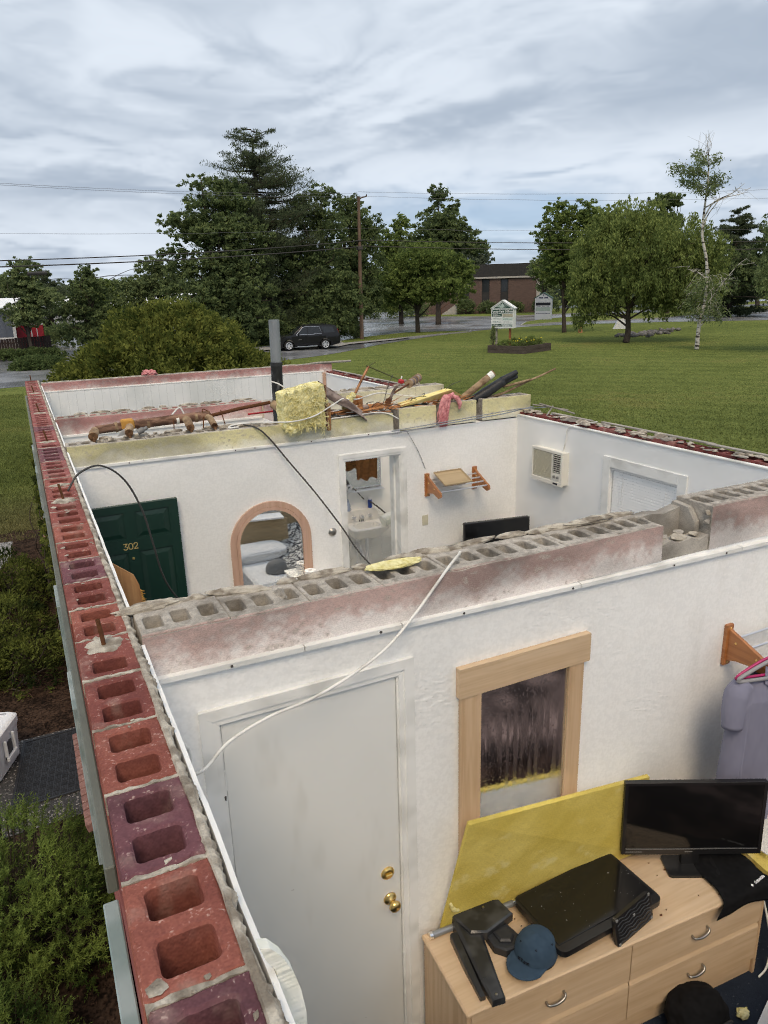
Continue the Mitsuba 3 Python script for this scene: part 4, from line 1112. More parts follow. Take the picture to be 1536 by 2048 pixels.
def shirt(key_label, o, w, L, seed):
    """A short-sleeved shirt hanging from a hanger: front and back shells with folds, sleeves, placket, collar; x across the shoulders, y front."""
    key = thing("hanging_shirt", key_label, "shirt")
    n, m = 30, 40
    v, f = [], []
    for i, s in enumerate(np.linspace(0, 1, n)):
        z = -s * L
        hw = w * (0.50 - 0.10 * np.exp(-(s / 0.10) ** 2) * 1.0) * (1 + 0.06 * s)
        hw = w * np.interp(s, [0, 0.08, 0.2, 0.4, 1], [0.22, 0.40, 0.42, 0.44, 0.50])
        sh = np.interp(s, [0, 0.1], [0.0, 0.0])
        for a in np.arange(m) / m * 2 * math.pi:
            ca, sa = math.cos(a), math.sin(a)
            fold = 0.017 * (0.4 + s) * math.sin(a * 7 + seed + 2.5 * s) + 0.013 * (0.3 + s) * math.sin(a * 13 + seed * 2 - 3 * s)
            th = np.interp(s, [0, 0.15, 1], [0.035, 0.075, 0.085]) + fold
            v.append((hw * np.sign(ca) * abs(ca) ** 0.75, -th * np.sign(sa) * abs(sa) ** 0.8, z + 0.0 - 0.25 * abs(hw * np.sign(ca) * abs(ca) ** 0.75) * (s < 0.15)))
    for i in range(n - 1):
        for j in range(m):
            a, b = i * m + j, i * m + (j + 1) % m
            f += [[a, b, b + m], [a, b + m, a + m]]
    A = lambda mm: xf(mm, o, rz=0.1)
    add(key + "__body", A(trimesh.Trimesh(np.array(v), f, process=False)), "shirt_cloth", True)
    for sgn in (-1, 1):
        add(key + "__sleeve", A(tube([(sgn * w * 0.30, 0, -0.050), (sgn * w * 0.385, 0.005, -0.105), (sgn * w * 0.425, 0.0, -0.19), (sgn * w * 0.445, -0.01, -0.285)], [0.045, 0.062, 0.058, 0.050], 18, 5)), "shirt_cloth", True)
    pl = []
    for i, z in enumerate(np.linspace(-0.10, -L + 0.02, 24)):
        pl.append((0.03 + 0.008 * math.sin(i * 1.1), -np.interp(-z / L, [0, 0.15, 1], [0.055, 0.085, 0.10]) - 0.004, z))
    add(key + "__placket", A(cat([hull([np.array(a) + (-0.018, 0, 0), np.array(a) + (0.018, -0.003, 0), np.array(b) + (-0.018, 0, 0), np.array(b) + (0.018, -0.003, 0), np.array(a) + (0, 0.006, 0), np.array(b) + (0, 0.006, 0)]) for a, b in zip(pl[:-1], pl[1:])])), "shirt_cloth", 60)
    for p in pl[2::4]:
        add(key + "__button", A(lathe([(0, 0), (0.0055, 0), (0.005, 0.002), (0, 0.0022)], (p[0], p[1] - 0.004, p[2]), 12, "y")), "hanger_grey")
    for sgn in (-1, 1):
        add(key + "__collar", A(hull([(sgn * 0.012, -0.05, -0.015), (sgn * 0.085, -0.045, 0.004), (sgn * 0.10, -0.06, -0.06), (sgn * 0.045, -0.085, -0.095), (sgn * 0.02, -0.06, -0.03), (sgn * 0.06, -0.03, 0.02)])), "shirt_cloth", 40)
    return key


SX, SY, SZ = 3.085, 1.20, 1.665
shirt("lavender short sleeved shirt hanging from the rack on the near wall", (SX, SY, SZ), 0.60, 0.90, 1.0)
HG = thing("clothes_hanger", "pink and grey hangers at the collar of the lavender shirt", "hanger")
add(HG + "__pink_hanger", xf(tube([(0, 0, 0.06), (-0.10, 0, 0.035), (-0.225, 0, -0.03), (-0.232, 0, -0.045), (-0.21, 0, -0.05), (0.21, 0, -0.05), (0.232, 0, -0.045), (0.225, 0, -0.03), (0.10, 0, 0.035), (0, 0, 0.06)], 0.0075, 8, 4), (SX - 0.005, SY - 0.068, SZ + 0.03), rz=-0.25), "hanger_pink", True)
add(HG + "__grey_hanger", xf(tube([(0, 0, 0.06), (-0.10, 0, 0.035), (-0.235, 0, -0.03), (-0.242, 0, -0.048), (-0.21, 0, -0.056), (0.21, 0, -0.056), (0.242, 0, -0.048), (0.235, 0, -0.03), (0.10, 0, 0.035), (0, 0, 0.06)], 0.010, 8, 4), (SX - 0.005, SY - 0.090, SZ + 0.028), rz=-0.25), "hanger_grey", True)
add(HG + "__hook", tube([(SX, SY - 0.07, SZ + 0.085), (SX, SY - 0.07, SZ - 0.0 + 0.10), (SX, SY - 0.03, SZ + 0.125)], 0.003, 6, 5), "chrome", True)

# things on the floor and beyond the dresser
BC = thing("black_bag", "crumpled black bag on the dark carpet in front of the dresser", "bag")
add(BC + "__body", lump((2.33, 0.80, 0.11), (0.17, 0.14, 0.12), 21, 0.22, 1.7, 4), "black_cloth", True)
add(BC + "__strap", tube([(2.22, 0.72, 0.10), (2.25, 0.66, 0.17), (2.33, 0.65, 0.20), (2.42, 0.68, 0.14)], 0.011, 6, 6), "black_rubber", True)
one("ceiling_panel", hull([(2.58, 0.66, 0.004), (2.75, 0.72, 0.03), (2.98, 0.48, 0.05), (2.78, 0.36, 0.005), (2.58, 0.66, 0.018), (2.75, 0.72, 0.045), (2.98, 0.48, 0.065), (2.78, 0.36, 0.02)]), "paper_white", "broken white ceiling panel on the dark carpet at the lower right corner", "panel")
one("insulation_tuft", lump((2.60, 0.745, 0.02), (0.035, 0.026, 0.02), 44, 0.5, 3, 3), "yellow_wool", "small yellow insulation tuft on the carpet by the broken white panel", "insulation", smooth=True)
FB = one("insulation_board", hull([(2.99, 1.22, 0.55), (3.35, 1.36, 0.55), (3.0, 0.92, 0.50), (3.4, 0.85, 0.50), (2.99, 1.22, 0.58), (3.35, 1.36, 0.58), (3.0, 0.92, 0.53), (3.4, 0.85, 0.53)]), "yellow_board", "yellow insulation board lying flat past the right end of the dresser", "insulation board")
one("paper_sheet", hull([(3.02, 1.25, 0.60), (3.3, 1.38, 0.72), (3.3, 1.05, 0.72), (3.04, 1.0, 0.60), (3.02, 1.25, 0.606), (3.3, 1.38, 0.726), (3.3, 1.05, 0.726), (3.04, 1.0, 0.606)]), "paper_white", "white board sheet on top of the flat yellow board at the right edge", "board")
CH = thing("side_table", "dark side table partly hidden behind the right end of the dresser", "table")
add(CH + "__top", bx(2.985, 3.5, 0.80, 1.42, 0.455, 0.485, 0.006), "black_plastic")
for (a, b) in ((3.01, 0.83), (3.46, 0.83), (3.01, 1.39), (3.46, 1.39)):
    add(CH + "__leg", tube([(a, b, 0.0), (a, b, 0.455)], 0.014, 8), "grey_metal", True)
one("pale_wire", tube([(2.93, 0.93, 0.42), (2.945, 0.90, 0.3), (2.96, 0.875, 0.15), (2.93, 0.86, 0.03), (2.86, 0.85, 0.008)], 0.006, 6, 6), "white_cable", "pale wire hanging at the right end of the dresser", "wire", smooth=True)
r = np.random.default_rng(6)
deb = []
for i in range(60):
    x, y = 2.0 + 1.4 * r.random(), 0.1 + 0.8 * r.random()
    s = 0.003 + 0.005 * r.random()
    deb.append(cbox((x, y, s * 0.4), (s * 1.6, s, s)))
tag(add("floor_debris", cat(deb), "paper_white"), "white crumbs scattered over the dark carpet", "debris", kind="stuff")
deb = []
for i in range(26):
    p = dp(1.75 * r.random(), 0.44 * r.random(), DT + 0.002)
    s = 0.003 + 0.004 * r.random()
    deb.append(cbox(p, (s * 1.6, s, s)))
tag(add("dresser_debris", cat(deb), "rust"), "dark crumbs scattered over the dresser top", "debris", kind="stuff")

# ------------------------------------------------------------------ the middle room
AM = thing("arched_mirror", "arched mirror in a pink wood frame between the green door and the open doorway", "mirror")


def arch(hw, ztop, zb, n=36):
    c = ztop - hw
    return [(-hw, zb), (hw, zb)] + [(hw * math.cos(a), c + hw * math.sin(a)) for a in np.linspace(0, math.pi, n)]


def arch_band(a, b, y0, y1):
    return xf(face_y(arch(a[0], a[1], a[2]), y0, y1, [arch(b[0], b[1], b[2])]), (1.694, 0, 0))


add(AM + "__frame", arch_band((0.398, 1.752, 0.62), (0.345, 1.70, 0.66), 5.398, 5.372), "pink_wood")
add(AM + "__inner_frame", arch_band((0.343, 1.698, 0.662), (0.312, 1.667, 0.69), 5.398, 5.366), "pink_wood")
add(AM + "__groove", arch_band((0.3455, 1.7005, 0.6595), (0.3425, 1.6975, 0.6625), 5.398, 5.378), "rust")
add(AM + "__glass", xf(face_y(arch(0.311, 1.666, 0.691), 5.397, 5.384), (1.694, 0, 0)), "spotted_mirror")
scene["spotted_mirror"] = {"type": "twosided", "bsdf": {"type": "conductor", "specular_reflectance": {"type": "rgb", "value": [0.76, 0.77, 0.77]}}}
BD = thing("bed", "bed with a plastic wrapped mattress, seen only in the arched mirror", "bed")
add(BD + "__headboard", bx(1.75, 3.25, 2.36, 2.40, 0.0, 0.72, 0.004), "tan_board")
add(BD + "__mattress", bx(1.8, 3.2, 2.42, 4.36, 0.25, 0.50, 0.03), "plastic_wrap")
add(BD + "__base", bx(1.83, 3.17, 2.43, 4.33, 0.0, 0.245, 0.01), "grey_cloth")
pw = trimesh.creation.icosphere(subdivisions=4)
pv = np.sign(pw.vertices) * np.abs(pw.vertices) ** 0.6 * [0.40, 0.24, 0.08]
add(BD + "__pillow", trimesh.Trimesh(pv * (1 + 0.12 * (meshkit.fbm(pw.vertices * 3, 3, 4) - 0.5))[:, None] + [2.05, 3.40, 0.56], pw.faces, process=False), "plastic_wrap", True)
v = np.array([(x, y, 0.512 + 0.16 * meshkit.fbm(np.array([x * 5, y * 5, 1.0]), 3, 2) * min(1, (x - 2.30) * 4)) for y in np.linspace(2.5, 4.32, 50) for x in np.linspace(2.31, 3.2, 24)])
f = [[i * 24 + j, i * 24 + j + 1, (i + 1) * 24 + j + 1] for i in range(49) for j in range(23)] + [[i * 24 + j, (i + 1) * 24 + j + 1, (i + 1) * 24 + j] for i in range(49) for j in range(23)]
one("knit_blanket", trimesh.Trimesh(v, f, process=False), "knit_grey", "grey and white knit blanket heaped on the bed, seen only in the arched mirror", "blanket", smooth=True)
one("fibre_board", xf(bx(-0.42, 0.30, -0.006, 0.006, 0.0, 0.34, 0.002), (2.30, 3.10, 0.505), rx=0.10, rz=0.04), "tan_board", "tan fibre board standing on the bed, seen only in the arched mirror", "board")
one("fallen_panel", xf(bx(-0.33, 0.26, -0.20, 0.20, -0.01, 0.01, 0.002), (2.30, 2.98, 0.865), rx=0.12, rz=0.18), "paper_white", "white ceiling panel resting on the fibre board, seen only in the arched mirror", "panel")
ball_cap("baseball_cap", (2.13, 4.02, 0.512), math.radians(20), ("grey_cloth", "grey_cloth"), "pale grey cap, seen only in the arched mirror", 0.115)
B2 = thing("bed", "bed with a dark mauve spread, added for its reflection in the wood framed mirror", "bed")
add(B2 + "__spread", bx(1.7, 3.9, -1.5, 0.42, 0.0, 0.55, 0.04), "mauve_spread")  # added out of view so the framed mirror reflects a dark mauve tone
scene["mauve_spread"] = P(lambda p, n, uv: mix((0.03, 0.023, 0.024), (0.26, 0.19, 0.185), smoothstep(0.42, 0.68, fbm(p.x * 6, p.y * 6, p.z * 6, 4))), 0.9, 0.1, lambda p, n, uv: 0.02 * fbm(p.x * 8, p.y * 8, p.z * 8, 3), eps=3e-3)
RL = one("paper_roll", xf(trimesh.creation.annulus(0.021, 0.056, 0.11, sections=32), (2.02, 5.26, 0.985)), "paper_white", "white toilet paper roll beside the arched mirror", "paper roll", smooth=40)
NS = thing("nightstand", "low white cabinet carrying the paper roll below the arched mirror", "cabinet")
add(NS + "__top", bx(1.88, 2.3, 5.10, 5.392, 0.905, 0.928, 0.004), "trim_white")
add(NS + "__case", bx(1.90, 2.28, 5.12, 5.39, 0.0, 0.9045, 0.003), "trim_white")
# television and desk by the window wall
DS = thing("desk", "dark desk in the far corner of the middle room", "desk")
add(DS + "__top", bx(3.52, 4.53, 4.75, 5.385, 0.93, 0.96, 0.004), "grey_metal")
for (a, b) in ((3.55, 4.78), (4.49, 4.78), (3.55, 5.35), (4.49, 5.35)):
    add(DS + "__leg", bx(a - 0.02, a + 0.02, b - 0.02, b + 0.02, 0, 0.93), "grey_metal")
T2 = thing("television", "black flat television in the far corner beneath the window wall", "television")
a0, a1 = np.array([3.72, 5.16, 1.0]), np.array([4.46, 5.02, 1.0])
t2x = (a1 - a0) / np.linalg.norm(a1 - a0)
t2y = np.array([-t2x[1], t2x[0], 0])
tf2 = lambda m: frame(m, a0, t2x, t2y, (0, 0, 1))
add(T2 + "__housing", tf2(bx(0, 0.755, 0, 0.05, -0.02, 0.255, 0.006)), "black_plastic")
add(T2 + "__screen", tf2(bx(0.016, 0.739, -0.003, -0.0005, 0.0, 0.238)), "screen_black")
add(T2 + "__stand", tf2(bx(0.25, 0.5, -0.05, 0.11, -0.038, -0.021, 0.004)), "black_plastic")
SB = thing("set_top_box", "white device box and cables on the corner desk left of the television", "box")
add(SB + "__case", xf(bx(-0.13, 0.13, -0.07, 0.07, 0, 0.035, 0.005), (3.60, 5.0, 0.962), rz=-0.1), "cream_plastic")
add(SB + "__cable", cat(tube([(3.5, 4.95, 1.0), (3.55, 5.0, 1.03), (3.66, 4.97, 1.025), (3.72, 5.03, 1.0), (3.6, 5.06, 1.01)], 0.006, 6, 6), tube([(3.5, 5.02, 1.0), (3.6, 4.97, 1.04), (3.7, 5.0, 1.01)], 0.006, 6, 6)), "white_cable", True)

# air conditioner in the window wall
AC = thing("air_conditioner", "cream through-wall air conditioner with a slatted grille on the window wall", "air conditioner")
ay0, ay1, az0, az1 = 4.525, 5.01, 1.685, 2.038
add(AC + "__case", bx(XR - 0.075, XR + 0.10, ay0 + 0.012, ay1 - 0.012, az0 + 0.012, az1 - 0.012), "cream_plastic")
add(AC + "__bezel", cat(bx(XR - 0.095, XR - 0.070, ay0, ay1, az1 - 0.03, az1, 0.004), bx(XR - 0.095, XR - 0.070, ay0, ay1, az0, az0 + 0.045, 0.004), bx(XR - 0.095, XR - 0.070, ay0, ay0 + 0.028, az0 + 0.0455, az1 - 0.0305, 0.004), bx(XR - 0.095, XR - 0.070, ay1 - 0.022, ay1, az0 + 0.0455, az1 - 0.0305, 0.004)), "cream_plastic")
for z in np.arange(az0 + 0.058, az1 - 0.034, 0.0125):
    add(AC + "__grille_slat", bx(XR - 0.090, XR - 0.076, ay0 + 0.165, ay1 - 0.024, float(z), float(z) + 0.0075), "cream_grille")
add(AC + "__divider", bx(XR - 0.093, XR - 0.072, ay0 + 0.150, ay0 + 0.1645, az0 + 0.046, az1 - 0.031), "cream_plastic")
add(AC + "__vent", bx(XR - 0.0762, XR - 0.0752, ay0 + 0.03, ay0 + 0.149, az0 + 0.13, az1 - 0.032), "black_plastic")
for z in np.arange(az0 + 0.14, az1 - 0.04, 0.021):
    add(AC + "__louvre", xf(bx(-0.010, 0.010, ay0 + 0.03, ay0 + 0.149, -0.0025, 0.0025), (XR - 0.083, 0, float(z)), ry=0.45), "cream_plastic")
add(AC + "__control_panel", bx(XR - 0.092, XR - 0.074, ay0 + 0.03, ay0 + 0.149, az0 + 0.0465, az0 + 0.125, 0.002), "cream_plastic")
for i in range(2):
    add(AC + "__dial", xf(lathe([(0, 0), (0.016, 0), (0.014, 0.012), (0, 0.013)], n=16), (XR - 0.092, ay0 + 0.06 + i * 0.055, az0 + 0.09), ry=-math.pi / 2), "grey_metal", 35)
add(AC + "__badge", bx(XR - 0.0965, XR - 0.0952, ay0 + 0.06, ay0 + 0.13, az0 + 0.012, az0 + 0.03), "letter_dark")
add(AC + "__power_cord", tube([(XR - 0.02, 4.60, 2.04), (XR - 0.014, 4.58, 2.16), (XR - 0.014, 4.55, 2.28), (XR + 0.03, 4.45, 2.325), (XR + 0.08, 4.25, 2.37)], 0.006, 6, 6), "white_cable", True)

# dark wires hanging into the middle room
one("dark_wire", tube([(-0.06, 3.80, 2.47), (0.02, 3.85, 2.56), (0.16, 3.92, 2.58), (0.30, 4.0, 2.45), (0.40, 4.1, 2.2), (0.46, 4.2, 1.9), (0.52, 4.35, 1.6), (0.62, 4.5, 1.35), (0.78, 4.65, 1.12), (0.95, 4.75, 0.9)], 0.0065, 6, 8), "dark_cable", "dark wire looping from the brick wall down in front of the green door", "wire", smooth=True)
one("dark_wire", tube([(1.52, 5.58, 2.475), (1.62, 5.38, 2.465), (1.74, 5.365, 2.35), (1.90, 5.33, 2.12), (2.10, 5.22, 1.82), (2.28, 5.05, 1.5), (2.40, 4.9, 1.25), (2.56, 4.75, 1.05), (2.75, 4.65, 0.92)], 0.0075, 6, 8), "dark_cable", "dark wire hanging from the far block wall diagonally past the round door stop", "wire", smooth=True)
one("thin_wire", tube([(3.16, 5.37, 2.28), (3.30, 5.385, 2.05), (3.385, 5.39, 1.85)], 0.0025, 5, 5), "dark_cable", "thin wire hanging from the far wall above the tray rack", "wire", smooth=True)

# the bathroom seen through the doorway
SK = thing("wall_sink", "white wall hung sink seen through the open doorway", "sink")
sy1 = 7.065
bas = cut(hull(np.vstack([[(a, b, 0.84) for a, b in rrect(3.36, sy1 - 0.20, 0.50, 0.40, 0.09)], [(a, b, 0.80) for a, b in rrect(3.36, sy1 - 0.20, 0.50, 0.40, 0.09)], [(a, b, 0.70) for a, b in rrect(3.36, sy1 - 0.17, 0.36, 0.26, 0.09)]])), [hull(np.vstack([[(a, b, 0.86) for a, b in rrect(3.36, sy1 - 0.22, 0.37, 0.24, 0.09)], [(a, b, 0.735) for a, b in rrect(3.36, sy1 - 0.21, 0.25, 0.15, 0.06)]]))])
add(SK + "__basin", bas, "porcelain", 35)
add(SK + "__backsplash", hull([(a, y, b) for a, b in [(3.12, 0.80), (3.60, 0.80), (3.60, 0.94), (3.54, 1.0), (3.18, 1.0), (3.12, 0.94)] for y in (sy1 - 0.002, sy1 - 0.055)]), "porcelain")
for x in (3.25, 3.36, 3.47):
    add(SK + "__tap", cat(lathe([(0, 0), (0.024, 0), (0.02, 0.02), (0.012, 0.03), (0.02, 0.04), (0.02, 0.052), (0, 0.056)], (x, sy1 - 0.056, 0.915), 14, "y"), cbox((x, sy1 - 0.10, 0.915), (0.055, 0.012, 0.012), 0.003)), "chrome", 40)
for x in (3.335, 3.36, 3.385):
    add(SK + "__overflow_slot", bx(x - 0.005, x + 0.005, sy1 - 0.0565, sy1 - 0.0555, 0.845, 0.875), "letter_dark")
add(SK + "__drain_pipe", tube([(3.36, sy1 - 0.20, 0.70), (3.36, sy1 - 0.20, 0.46), (3.35, sy1 - 0.16, 0.40), (3.32, sy1 - 0.12, 0.44), (3.31, sy1 - 0.1, 0.52), (3.31, sy1 - 0.01, 0.54)], 0.021, 10, 6), "chrome", True)
add(SK + "__supply_pipe", cat(tube([(3.42, sy1 - 0.08, 0.80), (3.43, sy1 - 0.08, 0.3)], 0.008, 8), tube([(3.28, sy1 - 0.08, 0.80), (3.27, sy1 - 0.08, 0.3)], 0.008, 8)), "chrome", True)
MC = thing("medicine_mirror", "wide bathroom mirror with a steel ledge above the sink", "mirror")
add(MC + "__glass", bx(2.92, 3.66, sy1 - 0.012, sy1 - 0.004, 1.27, 1.95), "mirror_glass")
add(MC + "__frame", cat(bx(2.905, 2.92, sy1 - 0.018, sy1 - 0.002, 1.26, 1.965), bx(3.66, 3.675, sy1 - 0.018, sy1 - 0.002, 1.26, 1.965), bx(2.92, 3.66, sy1 - 0.018, sy1 - 0.002, 1.95, 1.965), bx(2.905, 3.675, sy1 - 0.12, sy1 - 0.002, 1.245, 1.26, 0.002)), "chrome")
vv, ff = [], []
for i, z in enumerate(np.linspace(2.0, 1.45, 14)):
    for j, x in enumerate(np.linspace(-0.12, 0.12, 12)):
        vv.append((3.36 + x * (1 + 0.15 * i / 13), sy1 - 0.30 + 0.02 * math.sin(j * 1.5 + i * 0.3), z + 0.02 * math.sin(j)))
for i in range(13):
    for j in range(11):
        a = i * 12 + j
        ff += [[a, a + 12, a + 13], [a, a + 13, a + 1]]
tw = trimesh.Trimesh(np.array(vv), ff, process=False)
one("brown_towel", cat(tw, xf(tw, (0, 0.03, 0))), "brown_towel", "ragged brown towel hanging in front of the bathroom mirror", "towel", smooth=True)
HD = thing("hair_dryer", "black hair dryer hanging by the bathroom mirror ledge", "hair dryer")
add(HD + "__body", lump((3.10, sy1 - 0.10, 1.36), (0.10, 0.06, 0.09), 4, 0.12, 1.4, 3), "black_plastic", True)
add(HD + "__nozzle", lathe([(0.018, 0), (0.04, 0), (0.042, 0.03), (0.018, 0.032)], (3.16, sy1 - 0.155, 1.34), 18, "y"), "chrome", 40)
add(HD + "__cord", tube([(3.18, sy1 - 0.13, 1.36), (3.28, sy1 - 0.10, 1.27), (3.38, sy1 - 0.06, 1.16), (3.42, sy1 - 0.03, 1.12)], 0.006, 6, 6), "dark_cable", True)
BT = thing("soap_bottle", "clear blue soap bottle on the left of the sink back", "bottle")
add(BT + "__body", lathe([(0, 0), (0.026, 0), (0.028, 0.01), (0.028, 0.085), (0.014, 0.105), (0.012, 0.11), (0, 0.11)], (3.20, sy1 - 0.03, 1.001), 16), "clear_blue", 40)
add(BT + "__pump", cat(lathe([(0, 0), (0.013, 0), (0.013, 0.02), (0.005, 0.022), (0.005, 0.04), (0, 0.04)], (3.20, sy1 - 0.03, 1.1115), 12), cbox((3.192, sy1 - 0.045, 1.152), (0.014, 0.04, 0.01), 0.003)), "clear_blue", 40)
BT2 = thing("shaving_can", "dark blue and white can on the right of the sink back", "can")
add(BT2 + "__body", lathe([(0, 0), (0.025, 0), (0.025, 0.11), (0, 0.11)], (3.50, sy1 - 0.03, 1.001), 18), "blue_plastic", 40)
add(BT2 + "__cap", lathe([(0, 0), (0.024, 0), (0.022, 0.03), (0, 0.032)], (3.50, sy1 - 0.03, 1.1115), 18), "paper_white", 40)
one("flexible_duct", xf(lathe([(0.0, 0.0)] + [(0.068 + 0.008 * (i % 2), 0.016 * i) for i in range(26)] + [(0, 0.41)], n=22), (3.52, 6.72, 0.90), ry=math.radians(78), rz=0.1), "foam_white", "white corrugated hose resting on the right of the bathroom sink", "hose", smooth=30)
one("tap_hose", tube([(3.47, 6.98, 1.10), (3.52, 6.93, 1.06), (3.60, 6.86, 0.98), (3.66, 6.8, 0.9)], 0.009, 6, 6), "dark_cable", "dark hose crossing above the right of the bathroom sink", "hose", smooth=True)
for i in range(9):
    for j in range(8):
        x, z = 2.75 + i * 0.152, 0.02 + j * 0.1085
        add(W5 + "__tile", bx(x, x + 0.149, 7.063, 7.0695, z, z + 0.1055, 0.0015), "white_tile")

# ------------------------------------------------------------------ wreckage on top of the walls
VP = thing("vent_pipe", "upright grey metal vent pipe with a black tarred lower half, behind the far block wall", "pipe")
add(VP + "__tarred_half", tube([(2.0, 5.86, 0.0), (2.0, 5.86, 2.3), (2.012, 5.85, 2.98)], [0.053, 0.054, 0.0555], 20), "black_tar", 40)
add(VP + "__metal_half", cat(tube([(2.012, 5.85, 2.97), (2.017, 5.85, 3.385)], [0.051, 0.0515], 20)), "galvanised", 40)
add(VP + "__collar", tube([(2.0115, 5.85, 2.955), (2.0125, 5.85, 2.99)], 0.058, 20), "black_rubber", 40)
scene["black_tar"] = P(lambda p, n, uv: mix((0.012, 0.013, 0.014), (0.11, 0.115, 0.12), smoothstep(0.5, 0.8, fbm(p.x * 30, p.y * 30, p.z * 9, 4))), 0.5, 0.4, lambda p, n, uv: 0.004 * fbm(p.x * 40, p.y * 40, p.z * 20, 3))

PP = thing("insulated_pipe", "long brown wrapped water pipe with stubs lying on the far block wall", "pipe")
add(PP + "__run", cat(tube([(0.30, 5.74, 2.525), (0.62, 5.74, 2.54), (0.64, 5.74, 2.54)], 0.037, 14), tube([(0.64, 5.74, 2.54), (0.98, 5.74, 2.552), (1.30, 5.745, 2.56)], 0.042, 14)), "pipe_wrap", 40)
add(PP + "__thin_run", tube([(1.25, 5.74, 2.545), (1.6, 5.80, 2.585), (1.92, 5.85, 2.61)], 0.017, 10), "rust", True)
for x in (0.47, 0.74, 1.0, 1.17):
    add(PP + "__band", tube([(x - 0.012, 5.74, 2.5325 + 0.026 * (x - 0.47)), (x + 0.012, 5.74, 2.5335 + 0.026 * (x - 0.47))], 0.044, 14), "tan_wrap" if x != 1.0 else "foam_white", 40)
for i, (x0, a, z0, xe, ye, ze, r0) in enumerate(((0.29, 5.735, 2.52, 0.255, 5.56, 2.50, 0.04), (0.585, 5.735, 2.535, 0.55, 5.57, 2.50, 0.036), (1.07, 5.735, 2.55, 1.075, 5.55, 2.495, 0.036), (1.27, 5.735, 2.55, 1.29, 5.55, 2.49, 0.03))):
    k = add(PP + "__stub", tube([(x0, a, z0), ((x0 + xe) / 2, (a + ye) / 2, z0 - 0.006), (xe, ye, ze)], [r0 * 0.9, r0, r0], 14), "tan_wrap", 40)
    add(k + "__broken_end", cat(lathe([(0.012, 0), (r0 * 0.9, 0.0), (r0 * 0.92, 0.014), (0.012, 0.014)], (xe, ye - 0.003, ze), 14, "y"), tube([(xe, ye, ze), (xe + 0.004, ye - 0.03, ze - 0.045)], 0.012, 8)), "brown_fibre", 40)
add(PP + "__foam_patch", xf(bx(-0.055, 0.055, -0.045, 0.045, -0.043, 0.046, 0.012), (0.565, 5.73, 2.55)), "orange_foam")
one("paper_scrap", hull([(0.45, 5.60, 2.47), (0.50, 5.58, 2.53), (0.56, 5.62, 2.545), (0.54, 5.62, 2.48), (0.47, 5.615, 2.47)]), "paper_white", "white paper scrap under the brown wrapped pipe", "paper")
one("valve", cat(lathe([(0, 0), (0.026, 0), (0.026, 0.05), (0.016, 0.06), (0.016, 0.09), (0, 0.09)], (0, 0, 0), 12)).apply_transform(trimesh.transformations.rotation_matrix(1.2, (0, 1, 0))).apply_translation((0.62, 5.55, 2.50)), "grey_metal", "grey pipe valve lying beside the second stub of the brown pipe", "valve", smooth=40)
HW = "rusty hanger wires at the brown wrapped pipe"
one("hanger_wire", tube([(0.95, 5.66, 2.47), (0.96, 5.70, 2.56)], 0.005, 6), "rust", "rusty upright wire in the middle of the brown wrapped pipe", "wire", smooth=True)
one("hanger_wire", tube([(1.42, 5.66, 2.45), (1.40, 5.72, 2.60)], 0.005, 6), "rust", "rusty upright wire right of the thick brown pipe run", "wire", smooth=True)
one("hanger_wire", cat(tube([(1.20, 5.60, 2.47), (1.23, 5.70, 2.55), (1.24, 5.74, 2.62), (1.30, 5.72, 2.58), (1.33, 5.62, 2.48)], 0.005, 6, 6)), "rust", "rusty bent wire hanger around the right end of the brown pipe", "wire", smooth=True)
one("white_strap", tube([(0.98, 5.86, 2.58), (1.06, 5.9, 2.63), (1.10, 5.9, 2.56), (1.12, 5.85, 2.47)], 0.007, 6, 6), "white_cable", "white looped strap behind the brown wrapped pipe", "strap", smooth=True)
TE = thing("pipe_fitting", "brown wrapped pipe elbow beside the vent pipe", "pipe")
add(TE + "__body", tube([(1.93, 5.78, 2.60), (1.96, 5.70, 2.575), (1.985, 5.60, 2.55)], [0.042, 0.046, 0.04], 14, 5), "tan_wrap", True)
add(TE + "__end", lathe([(0.014, 0), (0.04, 0), (0.04, 0.012), (0.014, 0.012)], (1.985, 5.588, 2.55), 14, "y"), "rust", 40)
one("red_pipe", tube([(1.72, 5.95, 2.50), (2.0, 5.93, 2.51)], 0.009, 8), "red_plastic", "thin red pipe left of the vent pipe", "pipe", smooth=True)


def wool_block(x0, x1, y0, y1, z0, z1, seed, lean=0.0, amp=0.03):
    m = bx(x0, x1, y0, y1, z0, z1)
    for _ in range(5):
        m = m.subdivide()
    v = np.array(m.vertices)
    c = np.array([(x0 + x1) / 2, (y0 + y1) / 2, (z0 + z1) / 2])
    h = np.array([x1 - x0, y1 - y0, z1 - z0]) / 2
    u = (v - c) / h
    v = c + np.sign(u) * np.abs(u) * h * (1 - 0.05 * (np.sort(np.abs(u), axis=1)[:, 1:2] ** 8))
    nrm = u / (np.linalg.norm(u, axis=1, keepdims=True) + 1e-9)
    wv = 1 - np.abs(meshkit.noise(v * 17 + seed, 3) * 2 - 1)
    d = amp * (meshkit.fbm(v * 9 + seed, 4, seed) - 0.5) * 1.6 + amp * 0.55 * (wv ** 3 - 0.4) + amp * 0.5 * (meshkit.fbm(v * 32, 3, 4) - 0.5)
    v = v + nrm * d[:, None]
    v[:, 2] += lean * (v[:, 0] - x0) / (x1 - x0) * (v[:, 2] - z0) / (z1 - z0)
    return trimesh.Trimesh(v, m.faces, process=False)


